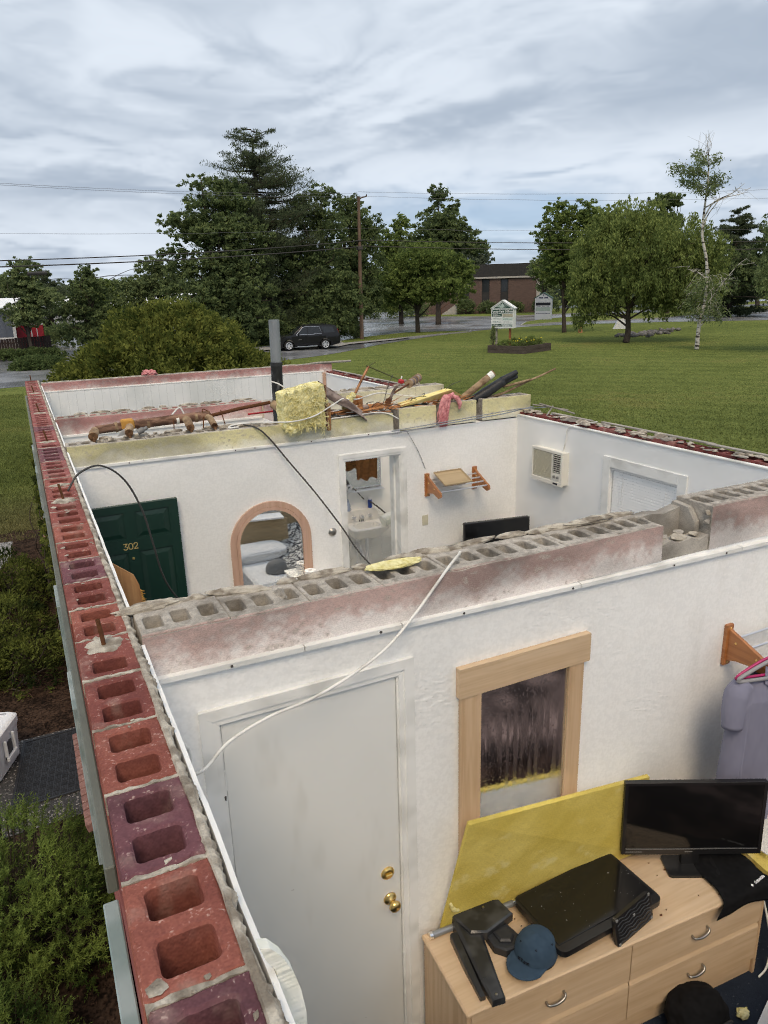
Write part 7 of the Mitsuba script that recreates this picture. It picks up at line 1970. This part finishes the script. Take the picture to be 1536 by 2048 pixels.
def hw(z, x):
    z = np.asarray(z, float)
    w = np.where(z < 0.55, 0.97, np.where(z < 1.1, 1.0, 1.0 - (z - 1.1) * 0.30))
    w = w - 0.05 * np.clip((0.45 - z) / 0.2, 0, 1)
    x = np.asarray(x, float)
    return w - 0.13 * np.clip((-0.35 - x) / 0.6, 0, 1) ** 2 - 0.05 * np.clip((x - 3.5) / 0.65, 0, 1) ** 2


def arc(c, r0, a0, a1, n=14):
    return [(c + r0 * math.cos(a), 0.385 + r0 * math.sin(a)) for a in np.radians(np.linspace(a0, a1, n))]


prof = [(-0.93, 0.42), (-0.90, 0.26), (-0.60, 0.24)] + arc(0, 0.47, 198, -18)[0:] + [(0.6, 0.27), (2.35, 0.27)] + arc(WB, 0.47, 198, -18) + [(3.75, 0.33), (4.14, 0.40), (4.19, 0.62), (4.17, 1.05), (4.10, 1.22), (3.98, 1.62), (3.90, 1.78), (3.78, 1.835), (3.0, 1.875), (2.0, 1.885), (1.45, 1.86), (1.20, 1.80), (0.75, 1.45), (0.42, 1.20), (0.2, 1.16), (-0.45, 1.10), (-0.80, 1.02), (-0.92, 0.90), (-0.96, 0.6)]
prof = [p for p in prof]


def car_shell(poly, inset=0.0):
    P_ = Polygon(poly).buffer(0)
    ring = resample(np.array(P_.exterior.coords)[:-1], 0.12)
    pv, pf = trimesh.creation.triangulate_polygon(Polygon(ring), engine="earcut")
    m2 = trimesh.Trimesh(np.column_stack([pv, np.zeros(len(pv))]), pf, process=False).subdivide_to_size(0.28)
    V = np.array(m2.vertices)
    n = len(V)
    w = hw(V[:, 1], V[:, 0]) - inset
    A = np.column_stack([V[:, 0], -w, V[:, 1]])
    Bv = np.column_stack([V[:, 0], w, V[:, 1]])
    s = np.cross(V[m2.faces][:, 1] - V[m2.faces][:, 0], V[m2.faces][:, 2] - V[m2.faces][:, 0])[:, 2]
    f = np.where((s < 0)[:, None], np.array(m2.faces)[:, ::-1], m2.faces)
    sides = []
    wl = hw(ring[:, 1], ring[:, 0]) - inset
    k = len(ring)
    a = 0.5 * np.sum(ring[:, 0] * np.roll(ring[:, 1], -1) - ring[:, 1] * np.roll(ring[:, 0], -1))
    L_, R_ = np.column_stack([ring[:, 0], -wl, ring[:, 1]]), np.column_stack([ring[:, 0], wl, ring[:, 1]])
    L2, R2 = L_.copy(), R_.copy()
    SV = np.vstack([L_, R_])
    SF = []
    for i in range(k):
        j = (i + 1) % k
        q = [[i, i + k, j + k], [i, j + k, j]] if a > 0 else [[i, j + k, i + k], [i, j, j + k]]
        SF += q
    m = trimesh.Trimesh(np.vstack([A, Bv, SV]), np.vstack([f, f[:, ::-1] + n, np.array(SF) + 2 * n]), process=False)
    m.merge_vertices()
    m.fix_normals()
    return m


scene["car_black"] = P((0.010, 0.010, 0.012), 0.15, 0.28, clearcoat=0.25, clearcoat_gloss=0.95)
scene["car_glass"] = P((0.012, 0.014, 0.017), 0.05, 0.6)
scene["alloy"] = P((0.62, 0.63, 0.65), 0.35, 0.5, metallic=0.5)
scene["tyre"] = P((0.014, 0.014, 0.014), 0.8, 0.2)
scene["lamp_lens"] = P((0.62, 0.63, 0.65), 0.12, 0.6)
scene["lamp_red"] = P((0.16, 0.012, 0.014), 0.15, 0.6)
add(CR + "__body", cf(car_shell(prof)), "car_black", 28)


def side_panel(poly, off, mat, name, both=True, thick=0.012):
    out = []
    for sg in ((-1, 1) if both else (-1,)):
        pts = []
        for x, z in poly:
            w = float(hw(z, x))
            pts += [(x, sg * (w + off), z), (x, sg * (w - thick), z)]
        k = add(CR + "__" + name, cf(hull(pts)), mat)
        out.append(k)
    return out


side_panel([(0.70, 1.20), (1.24, 1.72), (1.52, 1.76), (1.52, 1.22)], 0.006, "car_glass", "window")
side_panel([(1.60, 1.225), (1.60, 1.765), (2.48, 1.76), (2.64, 1.25)], 0.006, "car_glass", "window")
side_panel([(2.86, 1.27), (2.70, 1.755), (3.62, 1.725), (3.78, 1.30)], 0.006, "car_glass", "window")
tr = [(0.62, 1.18), (1.22, 1.755), (1.52, 1.795), (2.52, 1.79), (2.70, 1.22), (1.56, 1.19), (0.62, 1.18)]
for sg in (-1, 1):
    add(CR + "__chrome_trim", cf(tube([(x, sg * (float(hw(z, x)) + 0.008), z) for x, z in tr], 0.016, 6)), "chrome")
    add(CR + "__side_step", cf(bx(0.62, 2.32, min(sg * 1.0, sg * 1.06), max(sg * 1.0, sg * 1.06), 0.27, 0.315, 0.01)), "chrome")
    add(CR + "__side_mirror", cf(lump((0.80, sg * 1.10, 1.24), (0.07, 0.12, 0.085), 5, 0.08, 1.2, 3)), "car_black", True)
    add(CR + "__headlight", cf(hull([(-0.80, sg * 0.90, 1.00), (-0.94, sg * 0.62, 0.98), (-0.97, sg * 0.62, 0.72), (-0.86, sg * 0.90, 0.70), (-0.62, sg * 0.975, 1.02), (-0.7, sg * 0.94, 0.86)])), "lamp_lens")
    add(CR + "__fog_light", cf(hull([(-0.93, sg * 0.82, 0.48), (-0.975, sg * 0.62, 0.48), (-0.975, sg * 0.62, 0.42), (-0.93, sg * 0.82, 0.42), (-0.85, sg * 0.8, 0.45)])), "lamp_lens")
    add(CR + "__tail_light", cf(hull([(4.02, sg * 0.93, 0.95), (4.19, sg * 0.90, 0.95), (4.06, sg * 0.80, 1.55), (3.99, sg * 0.86, 1.55), (4.18, sg * 0.75, 0.97), (4.07, sg * 0.72, 1.53)])), "lamp_red")
    for x in (1.35, 2.45):
        add(CR + "__door_handle", cf(bx(x, x + 0.2, min(sg * 0.99, sg * 1.035), max(sg * 0.99, sg * 1.035), 1.08, 1.11, 0.006)), "car_black")
    add(CR + "__name_badge", cf(bx(0.78, 1.05, min(sg * 0.995, sg * 1.008), max(sg * 0.995, sg * 1.008), 0.80, 0.83)), "grey_metal")
    for x in (0.58, 1.56, 2.68):
        add(CR + "__door_seam", cf(bx(x - 0.006, x + 0.006, min(sg * 0.99, sg * 1.0035), max(sg * 0.99, sg * 1.0035), 0.40, 1.12)), "tyre")
    for x in (0, WB):
        k = add(CR + "__wheel", cf(xf(lathe([(0.24, -0.13), (0.36, -0.13), (0.385, -0.10), (0.39, 0), (0.385, 0.10), (0.36, 0.13), (0.24, 0.13), (0.24, -0.13)], n=36, axis="y"), (x, sg * 0.86, 0.39))), "tyre", 35)
        rim = [lathe([(0.225, -0.12), (0.265, -0.12), (0.265, 0.12), (0.225, 0.12), (0.225, -0.12)], n=32, axis="y"), lathe([(0, -0.02), (0.055, -0.02), (0.055, 0.02), (0, 0.02)], n=20, axis="y")]
        for q in range(6):
            rim.append(xf(hull([(0.02, -0.015, -0.035), (0.02, 0.015, -0.035), (0.02, -0.015, 0.035), (0.02, 0.015, 0.035), (0.24, -0.015, -0.05), (0.24, 0.015, -0.05), (0.24, -0.015, 0.05), (0.24, 0.015, 0.05)]), ry=q * math.pi / 3))
        add(k + "__rim", cf(xf(cat(rim), (x, sg * 0.965, 0.39))), "alloy", 35)
        add(k + "__brake", cf(xf(lathe([(0, -0.01), (0.20, -0.01), (0.20, 0.01), (0, 0.01)], n=20, axis="y"), (x, sg * 0.90, 0.39))), "iron", 35)
add(CR + "__windscreen", cf(hull([(0.44, -0.86, 1.225), (0.44, 0.86, 1.225), (1.19, -0.74, 1.80), (1.19, 0.74, 1.80), (0.40, -0.84, 1.225), (0.40, 0.84, 1.225), (1.16, -0.73, 1.806), (1.16, 0.73, 1.806)])), "car_glass")
add(CR + "__grille", cf(bx(-0.985, -0.94, -0.58, 0.58, 0.62, 0.98, 0.01)), "chrome")
for z in (0.68, 0.75, 0.82, 0.89):
    add(CR + "__grille_bar", cf(bx(-0.992, -0.986, -0.54, 0.54, z, z + 0.035)), "iron")
for sg in (-1, 1):
    add(CR + "__roof_rail", cf(tube([(1.5, sg * 0.70, 1.87), (1.7, sg * 0.70, 1.92), (3.4, sg * 0.70, 1.90), (3.6, sg * 0.70, 1.85)], 0.018, 6)), "car_black", True)

# ------------------------------------------------------------------ signs
scene["sign_white"] = P(lambda p, n, uv: mix((0.60, 0.63, 0.62), (0.74, 0.76, 0.75), fbm(p.x * 3, p.y * 3, p.z * 3, 3)), 0.5, 0.4)
scene["sign_green"] = P((0.028, 0.068, 0.052), 0.5, 0.4)
scene["sign_pale"] = P((0.50, 0.60, 0.56), 0.5, 0.4)
scene["sign_tan"] = P((0.40, 0.37, 0.28), 0.5, 0.4)
scene["sign_grey"] = P((0.24, 0.30, 0.29), 0.5, 0.4)
scene["sign_navy"] = P((0.05, 0.055, 0.10), 0.5, 0.4)
scene["sign_silver"] = P((0.40, 0.43, 0.47), 0.5, 0.4)
S1 = thing("roadside_sign", "white gabled office directory sign with green panels above the timber planter", "sign")
h1 = np.array([0.579, 0.815, 0])
r1 = np.array([0.815, -0.579, 0])
an = math.radians(24)
s1n = -h1 * math.cos(an) - r1 * math.sin(an)          # out of the sign's face
s1x = r1 * math.cos(an) - h1 * math.sin(an)           # to the right along the face
so1 = np.array([30.05, 41.85, 0.0])
S = lambda m: frame(m, so1, s1x, (0, 0, 1), s1n)      # sign space: x right, y up, z out
Wd, Z0, Ze, Zp = 1.66, 1.10, 2.42, 2.93


def sbx(x0, x1, y0, y1, z0, z1, b=0.0):
    return bx(x0, x1, y0, y1, z0, z1, b)


add(S1 + "__board", S(xf(prism([(-Wd / 2, Z0), (Wd / 2, Z0), (Wd / 2, Ze), (0, Zp), (-Wd / 2, Ze)], 0.44), (0, 0, -0.45))), "sign_white")
for sg in (-1, 1):
    add(S1 + "__roof", S(xf(prism([(0, Zp + 0.05), (sg * (Wd / 2 + 0.06), Ze + 0.015), (sg * (Wd / 2 + 0.06), Ze - 0.035), (0, Zp)][::sg], 0.54), (0, 0, -0.50))), "sign_white")
add(S1 + "__panel", S(xf(prism([(-Wd / 2 + 0.16, Ze + 0.0), (Wd / 2 - 0.16, Ze + 0.0), (0, Zp - 0.10)], 0.012), (0, 0, -0.0098))), "sign_green", label="green gable panel with a pale emblem")
for i in range(9):
    t = (i - 4) / 4
    m = hull([(t * 0.12 - 0.018, 0, 0), (t * 0.12 + 0.018, 0, 0), (t * 0.46 - 0.035, 0.27 - 0.20 * abs(t), 0), (t * 0.46 + 0.035, 0.29 - 0.20 * abs(t), 0), (t * 0.12 - 0.018, 0, 0.005), (t * 0.12 + 0.018, 0, 0.005), (t * 0.46 - 0.035, 0.27 - 0.20 * abs(t), 0.005), (t * 0.46 + 0.035, 0.29 - 0.20 * abs(t), 0.005)])
    add(S1 + "__emblem", S(xf(m, (0, Ze + 0.05, 0.003))), "sign_pale")
add(S1 + "__panel", S(sbx(-Wd / 2 + 0.06, Wd / 2 - 0.04, 2.09, 2.345, -0.0098, 0.003)), "sign_green", label="green panel with the name of the offices")
add(S1 + "__lettering", text_on("Fundy Park Offices", 0.13, so1 + s1x * 0.01 + np.array([0, 0, 2.215]) + s1n * 0.0035, s1x, (0, 0, 1), 0.004, True), "letter_white", label="white lettering reading Fundy Park Offices")
rows = ((-0.78, -0.03, 1.88, 2.055, "sign_green"), (-0.78, -0.03, 1.68, 1.84, "sign_white"), (-0.78, -0.03, 1.47, 1.62, "sign_white"), (-0.78, -0.03, 1.20, 1.38, "sign_green"), (0.02, 0.77, 1.83, 2.05, "sign_tan"), (0.02, 0.77, 1.62, 1.79, "sign_pale"), (0.02, 0.77, 1.40, 1.59, "sign_white"), (0.02, 0.77, 1.18, 1.36, "sign_grey"))
rl = np.random.default_rng(3)
for a, b, c, d, mt in rows:
    k = add(S1 + "__name_plate", S(sbx(a, b, c, d, -0.0098, 0.003)), mt)
    bars = []
    for ln in range(2):
        x = a + 0.08
        y = c + (d - c) * (0.28 + 0.36 * ln)
        while x < b - 0.10 - 0.2 * ln:
            L = 0.03 + 0.06 * rl.random()
            bars.append(sbx(x, min(x + L, b - 0.06), y - 0.016, y + 0.016, 0.0032, 0.006))
            x += L + 0.02
    add(k + "__faded_print", S(cat(bars)), "letter_white" if mt in ("sign_green", "sign_grey") else "sign_grey")
for x, mt in ((-0.52, "weathered_wood"), (0.50, "sign_post")):
    add(S1 + "__post", S(sbx(x - 0.06, x + 0.06, -0.5, Z0 - 0.002, -0.30, -0.18)), mt)
scene["sign_post"] = P(wood_fn((0.20, 0.07, 0.03), (0.32, 0.14, 0.07), "z"), 0.8, 0.2)
PL = thing("timber_planter", "square weathered timber planter on the lawn under the white gabled sign", "planter")
pc = [np.array(q) for q in ((28.9, 41.9), (29.94, 39.17), (33.2, 40.4), (32.2, 43.2))]
for i in range(4):
    a, b = pc[i], pc[(i + 1) % 4]
    u = (b - a) / np.linalg.norm(b - a)
    nn = np.array([-u[1], u[0]])
    L = np.linalg.norm(b - a)
    for k in range(2):
        add(PL + "__plank", frame(bx(0.07 if k else -0.0, L - 0.0 if k else L - 0.07, 0, 0.09, -0.55 + k * 0.28, -0.55 + k * 0.28 + 0.27, 0.01), (a[0], a[1], 0), (u[0], u[1], 0), (nn[0], nn[1], 0), (0, 0, 1)), "dark_timber")
scene["dark_timber"] = P(wood_fn((0.045, 0.036, 0.03), (0.11, 0.09, 0.075)), 0.85, 0.2)
cen = sum(pc) / 4
add(PL + "__soil", bx(-1.45, 1.45, -1.3, 1.3, -0.5, -0.12).apply_transform(trimesh.transformations.rotation_matrix(0.36, (0, 0, 1))).apply_translation((cen[0], cen[1], 0)), "mulch")
pk_ = shrub("planter_flowers", "green leafy plants with yellow flowers growing in the timber planter", [(cen[0] - 0.9, cen[1] + 0.2, -0.1, 0.7, 0.6, 0.35), (cen[0] + 0.6, cen[1] - 0.5, -0.1, 0.9, 0.6, 0.4), (cen[0] + 0.2, cen[1] + 0.5, -0.1, 0.9, 0.6, 0.4), (cen[0] + 1.0, cen[1] - 0.2, -0.1, 0.5, 0.5, 0.55)], "mid_leaf", 5200, 0.055, 61, 0.4, 0.13, cat_="plants", z0=-0.1)
rl = np.random.default_rng(8)
add(pk_ + "__flower", cat([trimesh.creation.icosphere(subdivisions=1, radius=0.045).apply_translation((cen[0] + rl.normal(0.3, 0.7), cen[1] + rl.normal(-0.2, 0.45), 0.22 + 0.2 * rl.random())) for _ in range(16)]), "yellow_flower", kind="stuff")
scene["yellow_flower"] = P((0.62, 0.50, 0.04), 0.8, 0.2)
shrub("tall_plant", "tall thin plant climbing beside the left post of the white gabled sign", [(so1[0] - 0.52, so1[1] + 0.3, 0.3, 0.13, 0.13, 0.95)], "birch_leaf", 900, 0.05, 62, 0.4, 0.1, cat_="plant", z0=-0.1, twig=12)

S2 = thing("roadside_sign", "grey gabled sign with a dark band standing across the street behind the first sign", "sign")
h2 = np.array([0.62, 0.785, 0])
r2 = np.array([0.785, -0.62, 0])
an = math.radians(14)
n2_ = -h2 * math.cos(an) - r2 * math.sin(an)
x2_ = r2 * math.cos(an) - h2 * math.sin(an)
so2 = np.array([65.35, 82.3, 0.0])
S = lambda m: frame(m, so2, x2_, (0, 0, 1), n2_)
add(S2 + "__board", S(xf(prism([(-1.12, -0.38), (1.12, -0.38), (1.15, 2.45), (0, 3.12), (-1.15, 2.45)], 0.6), (0, 0, -0.61))), "sign_silver")
for sg in (-1, 1):
    add(S2 + "__roof", S(xf(prism([(0, 3.22), (sg * 1.28, 2.47), (sg * 1.28, 2.38), (0, 3.125)][::sg], 0.74), (0, 0, -0.68))), "sign_green")
add(S2 + "__band", S(sbx(-1.02, 1.02, 1.48, 1.86, -0.0098, 0.004)), "letter_dark", label="dark green band")
add(S2 + "__panel", S(sbx(-1.0, 1.0, 0.75, 1.25, -0.0098, 0.003)), "sign_grey")
add(S2 + "__groove", S(sbx(-0.95, 1.0, 0.36, 0.43, -0.0098, 0.003)), "sign_navy")
add(S2 + "__faded_print", S(cat(sbx(-0.60, -0.05, 2.40, 2.58, -0.0098, 0.004), sbx(0.12, 0.66, 2.40, 2.58, -0.0098, 0.004), sbx(-0.08, 0.10, 2.75, 2.95, -0.0098, 0.004), sbx(-0.8, -0.3, 1.33, 1.38, -0.0098, 0.004), sbx(-0.2, 0.35, 1.33, 1.38, -0.0098, 0.004), sbx(0.5, 0.85, 1.33, 1.38, -0.0098, 0.004))), "sign_navy")
add(S2 + "__lamp_arm", S(tube([(-0.62, 2.72, -0.3), (-0.58, 3.0, -0.2), (-0.46, 3.18, -0.1)], 0.05, 6, 4)), "sign_white", True)

# ------------------------------------------------------------------ utility pole and lines
UP = thing("utility_pole", "brown wooden utility pole standing on the grass verge right of the parked car", "pole")
pb = np.array([28.72, 62.30, -0.45])
add(UP + "__shaft", tube([pb, pb + [0.05, 0, 6], pb + [0.16, -0.02, 12.35]], [0.19, 0.165, 0.125], 12), "pole_wood", True)
scene["pole_wood"] = P(wood_fn((0.10, 0.065, 0.048), (0.20, 0.14, 0.105), "z", 0.4), 0.85, 0.2)
pt = pb + [0.16, -0.02, 12.2]
ad = np.array([0.93, -0.36, 0.25])
add(UP + "__arm", tube([pt - ad * 0.1, pt + ad * 0.72], 0.055, 8), "pole_wood", True)
add(UP + "__insulator", lathe([(0, 0), (0.05, 0), (0.06, 0.06), (0.03, 0.12), (0.05, 0.16), (0, 0.2)], pt + ad * 0.7, 10), "iron", 40)
add(UP + "__clamp", cat(xf(bx(-0.24, 0.24, -0.24, 0.24, -0.14, 0.14, 0.03), pb + [0.09, 0, 8.05]), xf(bx(-0.22, 0.22, -0.22, 0.22, -0.05, 0.05, 0.02), pb + [0.09, 0, 8.7])), "iron")


scene["wire_grey"] = P((0.16, 0.16, 0.17), 0.6, 0.3)


def wire(a, b, sag, rr, label):
    a, b = np.asarray(a, float), np.asarray(b, float)
    p = [a + (b - a) * t - np.array([0, 0, 4 * sag * t * (1 - t)]) for t in np.linspace(0, 1, 25)]
    one("power_line", tube(p, rr, 6), "iron" if rr > 0.025 else "wire_grey", label, "power line", smooth=True)


zp = lambda z: (pb[0] + 0.12, pb[1], z)
wire(zp(8.25), (-14.0, 42.0, 5.6), 0.45, 0.036, "thick black cable running left from the utility pole, upper of the low pair")
wire(zp(7.75), (-14.0, 42.0, 5.3), 0.42, 0.042, "thick black cable running left from the utility pole, lower of the low pair")
one("cable_splice", tube([(1.05, 49.75, 5.36), (2.1, 50.4, 5.42)], 0.10, 8), "iron", "black splice case on the thick cable at the left", "cable splice", smooth=True)
wire(zp(9.3), (-14.0, 42.0, 7.2), 0.4, 0.009, "thin wire running left from the middle of the utility pole")
wire(zp(12.2), (-14.0, 42.0, 9.9), 0.5, 0.010, "thin wire running left from the top of the utility pole")
wire(pt + ad * 0.7, (-14.0, 41.0, 9.75), 0.5, 0.010, "thin wire running left from the arm of the utility pole")
RE = (95.0, 25.0)
wire(zp(12.3), (RE[0], RE[1], 12.6), 1.2, 0.011, "thin wire running right from the top of the utility pole")
wire(pt + ad * 0.7, (RE[0], RE[1], 11.6), 1.2, 0.011, "thin wire running right from the arm of the utility pole")
wire(zp(9.3), (RE[0], RE[1], 8.6), 0.9, 0.010, "thin wire running right from the middle of the utility pole")
wire(zp(8.3), (RE[0], RE[1], 7.6), 0.9, 0.03, "thick black cable running right from the utility pole, upper of the low pair")
wire(zp(7.8), (RE[0], RE[1], 6.8), 0.9, 0.034, "thick black cable running right from the utility pole, lower of the low pair")

# ------------------------------------------------------------------ buildings and things far behind
scene["office_brick"] = P(lambda p, n, uv: mix((0.085, 0.060, 0.051), (0.150, 0.100, 0.085), fbm(p.x * 2, p.y * 2, p.z * 9, 3)), 0.85, 0.2)
scene["office_metal"] = P((0.035, 0.034, 0.034), 0.6, 0.3)
scene["office_glass"] = P((0.025, 0.028, 0.032), 0.1, 0.6)
scene["office_stone"] = P((0.38, 0.36, 0.33), 0.7, 0.2)
OB = thing("brick_office", "brown brick office with a dark ribbed roof band across the street", "building")
oo = np.array([75.1, 118.4, 0.0])
ox = np.array([0.82, -0.572, 0])
oy = np.array([0.572, 0.82, 0])
of = lambda m: frame(m, oo, ox, oy, (0, 0, 1))
xs = [(-9.0, -0.6), (1.25, 3.55), (4.95, 6.95), (8.35, 14.0)]
for a, b in xs:
    add(OB + "__brick_pier", of(bx(a, b, 0, 10, -0.6, 5.75)), "office_brick")
add(OB + "__core", of(bx(-8.9, 13.9, 0.5, 9.9, -0.6, 5.75)), "office_brick")
for i, (a, b) in enumerate(((-0.6, 1.25), (3.55, 4.95), (6.95, 8.35))):
    k = add(OB + "__window", of(bx(a + 0.02, b - 0.02, 0.25, 0.40, 0.9, 5.7)), "office_metal")
    add(k + "__pane", of(bx(a + 0.15, b - 0.15, 0.21, 0.2505, 3.4, 5.5)), "office_glass")
    add(k + "__white_sash", of(bx(a + (b - a) * 0.55, b - 0.1, 0.17, 0.21, 3.6 if i == 0 else 0.25, 5.3 if i == 0 else 0.9)), "office_stone")
    add(k + "__white_sash", of(bx(a + 0.1, a + (b - a) * 0.35, 0.17, 0.21, 3.6 if i == 0 else 0.25, 5.3 if i == 0 else 0.9)), "office_stone")
add(OB + "__ledge", of(bx(-9.3, 14.3, -0.35, 10.3, 5.752, 6.05)), "office_stone")
add(OB + "__roof_band", of(bx(-9.2, 14.2, -0.2, 10.2, 6.052, 8.25)), "office_metal")
for i in range(54):
    add(OB + "__roof_rib", of(bx(-9.1 + i * 0.43, -9.0 + i * 0.43, -0.28, -0.202, 6.06, 8.24)), "office_metal")
add(OB + "__corner_post", of(bx(13.4, 14.05, -0.15, -0.002, -0.5, 5.75)), "office_stone")
add(OB + "__stair", of(cat([bx(-3.6 + i * 0.3, -3.3 + i * 0.3, -2.2, -0.05, -0.5, -0.2 + i * 0.2) for i in range(9)])), "office_stone")
add(OB + "__stair_rail", of(cat(tube([(-3.8, -2.2, 0.7), (-0.9, -2.2, 2.6)], 0.05, 6), tube([(-3.8, -2.2, -0.3), (-3.8, -2.2, 0.7)], 0.05, 6), tube([(-0.9, -2.2, 1.4), (-0.9, -2.2, 2.6)], 0.05, 6))), "rust")

scene["metal_white"] = P((0.66, 0.67, 0.68), 0.5, 0.4)
scene["wall_grey"] = P((0.30, 0.31, 0.31), 0.7, 0.2)
scene["siding_blue"] = P((0.115, 0.135, 0.175), 0.6, 0.3)
scene["trailer_red"] = P((0.33, 0.018, 0.028), 0.35, 0.5)
scene["fence_wood"] = P(wood_fn((0.022, 0.015, 0.014), (0.050, 0.036, 0.033), "z", 0.5), 0.85, 0.2)
WH = thing("warehouse", "long low white roofed warehouse behind the trees at the left", "building")
add(WH + "__wall", bx(-24, 32, 128, 148, -0.6, 2.5), "wall_grey")
add(WH + "__roof", hull([(-24.6, 127.4, 2.502), (32.6, 127.4, 2.502), (-24.6, 148.6, 2.502), (32.6, 148.6, 2.502), (-24.6, 138, 4.7), (32.6, 138, 4.7)]), "metal_white")
for i in range(56):
    add(WH + "__wall_rib", bx(-23.8 + i, -23.7 + i, 127.9, 127.998, -0.5, 2.49), "metal_white")
SHD = thing("blue_shed", "blue grey building with a white base at the left edge", "building")
add(SHD + "__base", bx(-8, -0.12, 67.6, 74, -0.6, 1.05), "metal_white")
add(SHD + "__siding", bx(-8, -0.12, 67.6, 74, 1.052, 3.15), "siding_blue")
add(SHD + "__corner_trim", bx(-0.30, -0.08, 67.55, 67.598, -0.5, 3.15), "metal_white")
add(SHD + "__roof", bx(-8.3, 0.1, 67.3, 74.3, 3.152, 3.40), "sign_silver")
for i in range(12):
    add(SHD + "__siding_rib", bx(-6.6 + i * 0.52, -6.54 + i * 0.52, 67.56, 67.598, 1.06, 3.14), "siding_blue")
RT_ = thing("red_trailer", "red box trailer with white edges behind the dark fence", "trailer")
add(RT_ + "__box", bx(-0.05, 2.05, 69.2, 72.0, 0.1, 2.0, 0.03), "trailer_red")
add(RT_ + "__edge_strip", cat(bx(-0.04, 2.06, 69.15, 69.198, 1.93, 2.02), bx(1.05, 1.13, 69.15, 69.198, 0.12, 1.925), bx(1.50, 1.56, 69.15, 69.198, 0.12, 1.925)), "metal_white")
for x in (0.5, 1.6):
    add(RT_ + "__wheel", xf(lathe([(0, -0.1), (0.33, -0.1), (0.33, 0.1), (0, 0.1)], n=20, axis="y"), (x, 69.3, -0.17)), "tyre", 35)
add(RT_ + "__underframe", bx(0.0, 2.0, 69.25, 71.95, -0.15, 0.098), "iron")
FN = thing("board_fence", "dark weathered board fence in front of the red trailer at the left edge", "fence")
rl = np.random.default_rng(5)
for i in range(34):
    x = -4.6 + i * 0.205
    add(FN + "__board", bx(x, x + 0.195, 66.0 + 0.01 * (i % 2), 66.03 + 0.01 * (i % 2), -0.48, 0.86 + 0.008 * i + rl.normal(0, 0.015)), "fence_wood")
for z in (-0.1, 0.6):
    add(FN + "__rail", bx(-4.6, 2.35, 66.042, 66.10, z, z + 0.09), "fence_wood")
for x in (-4.4, -2.2, 0.0, 2.25):
    add(FN + "__post", bx(x, x + 0.1, 66.102, 66.2, -0.5, 0.95), "fence_wood")
LPT = thing("lamp_post", "white parking lot lamp post among the trees at the left", "lamp post")
add(LPT + "__post", tube([(13.83, 82.8, -0.5), (13.83, 82.8, 5.25)], 0.11, 8), "metal_white", True)
add(LPT + "__lamp_head", bx(13.15, 13.95, 82.65, 82.95, 5.18, 5.34, 0.03), "metal_white")
add(LPT + "__lens", bx(13.2, 13.7, 82.68, 82.92, 5.165, 5.179), "office_glass")
one("white_post", tube([(13.35, 57.4, -0.45), (13.38, 57.4, 2.55)], 0.06, 8), "metal_white", "short white post right behind the domed shrub", "post", smooth=True)
r = np.random.default_rng(19)
rk = []
for i in range(90):
    t = r.random()
    p = np.array([46.5, 46.6]) * (1 - t) + np.array([56, 51.0]) * t + r.normal(0, 0.7, 2)
    s = 0.12 + 0.18 * r.random()
    rk.append(lump((p[0], p[1], -0.46 + s * 0.3), (s, s * 0.8, s * 0.6), i, 0.4, 2.0, 1))
tag(add("rock_pile", cat(rk), "rock"), "grey rocks in a low bed on the lawn behind the round maple", "rocks", kind="stuff")
scene["rock"] = P(lambda p, n, uv: mix((0.05, 0.048, 0.046), (0.20, 0.19, 0.18), noise(p.x * 4, p.y * 4, p.z * 4)), 0.8, 0.2)
HY = thing("marker_post", "small orange marker on the lawn edge left of the round maple", "marker")
add(HY + "__body", tube([(48.6, 55.2, -0.5), (48.6, 55.2, 0.05)], [0.22, 0.16], 10), "orange_marker", True)
add(HY + "__cap", lathe([(0, 0), (0.17, 0), (0.12, 0.1), (0, 0.13)], (48.6, 55.2, 0.045), 10), "orange_marker", 40)
scene["orange_marker"] = P((0.45, 0.20, 0.10), 0.6, 0.3)
WM = thing("white_marker", "small white box at the roadside behind the trunk of the round maple", "box")
add(WM + "__box", hull([(54.7, 57.2, -0.5), (55.9, 56.4, -0.5), (54.9, 57.6, -0.5), (56.1, 56.8, -0.5), (55.1, 57.0, 0.5), (55.5, 56.7, 0.5), (55.2, 57.2, 0.5), (55.6, 56.9, 0.5)]), "metal_white")
for k in [k for k in labels if not labels[k]]:
    del labels[k]
GROUPS = {"broad_tree": "leafy trees behind the lawn and street", "pine_tree": "dark conifers in the background", "maple_tree": "round leafy trees in the open", "power_line": "wires on the utility pole", "television": "black televisions in the two rooms", "wall_rack": "orange wood wall racks",
          "baseball_cap": "caps in the rooms", "insulation_board": "yellow board by the dresser", "coaxial_cable": "white cables", "dark_wire": "dark wires hanging into the middle room", "hanger_wire": "rusty wires at the brown pipe", "wood_stick": "tan sticks on the far block wall", "yew_shrub": "feathery green shrubs",
          "azalea_shrub": "dark twiggy shrubs", "ground_cover": "ground cover patches", "roadside_sign": "gabled signs by the street", "bed": "beds seen in mirrors"}
for k in list(labels):
    if "__" not in k and k.rstrip("0123456789").rstrip("_") in GROUPS and labels[k].get("category"):
        labels[k]["group"] = GROUPS[k.rstrip("0123456789").rstrip("_")]
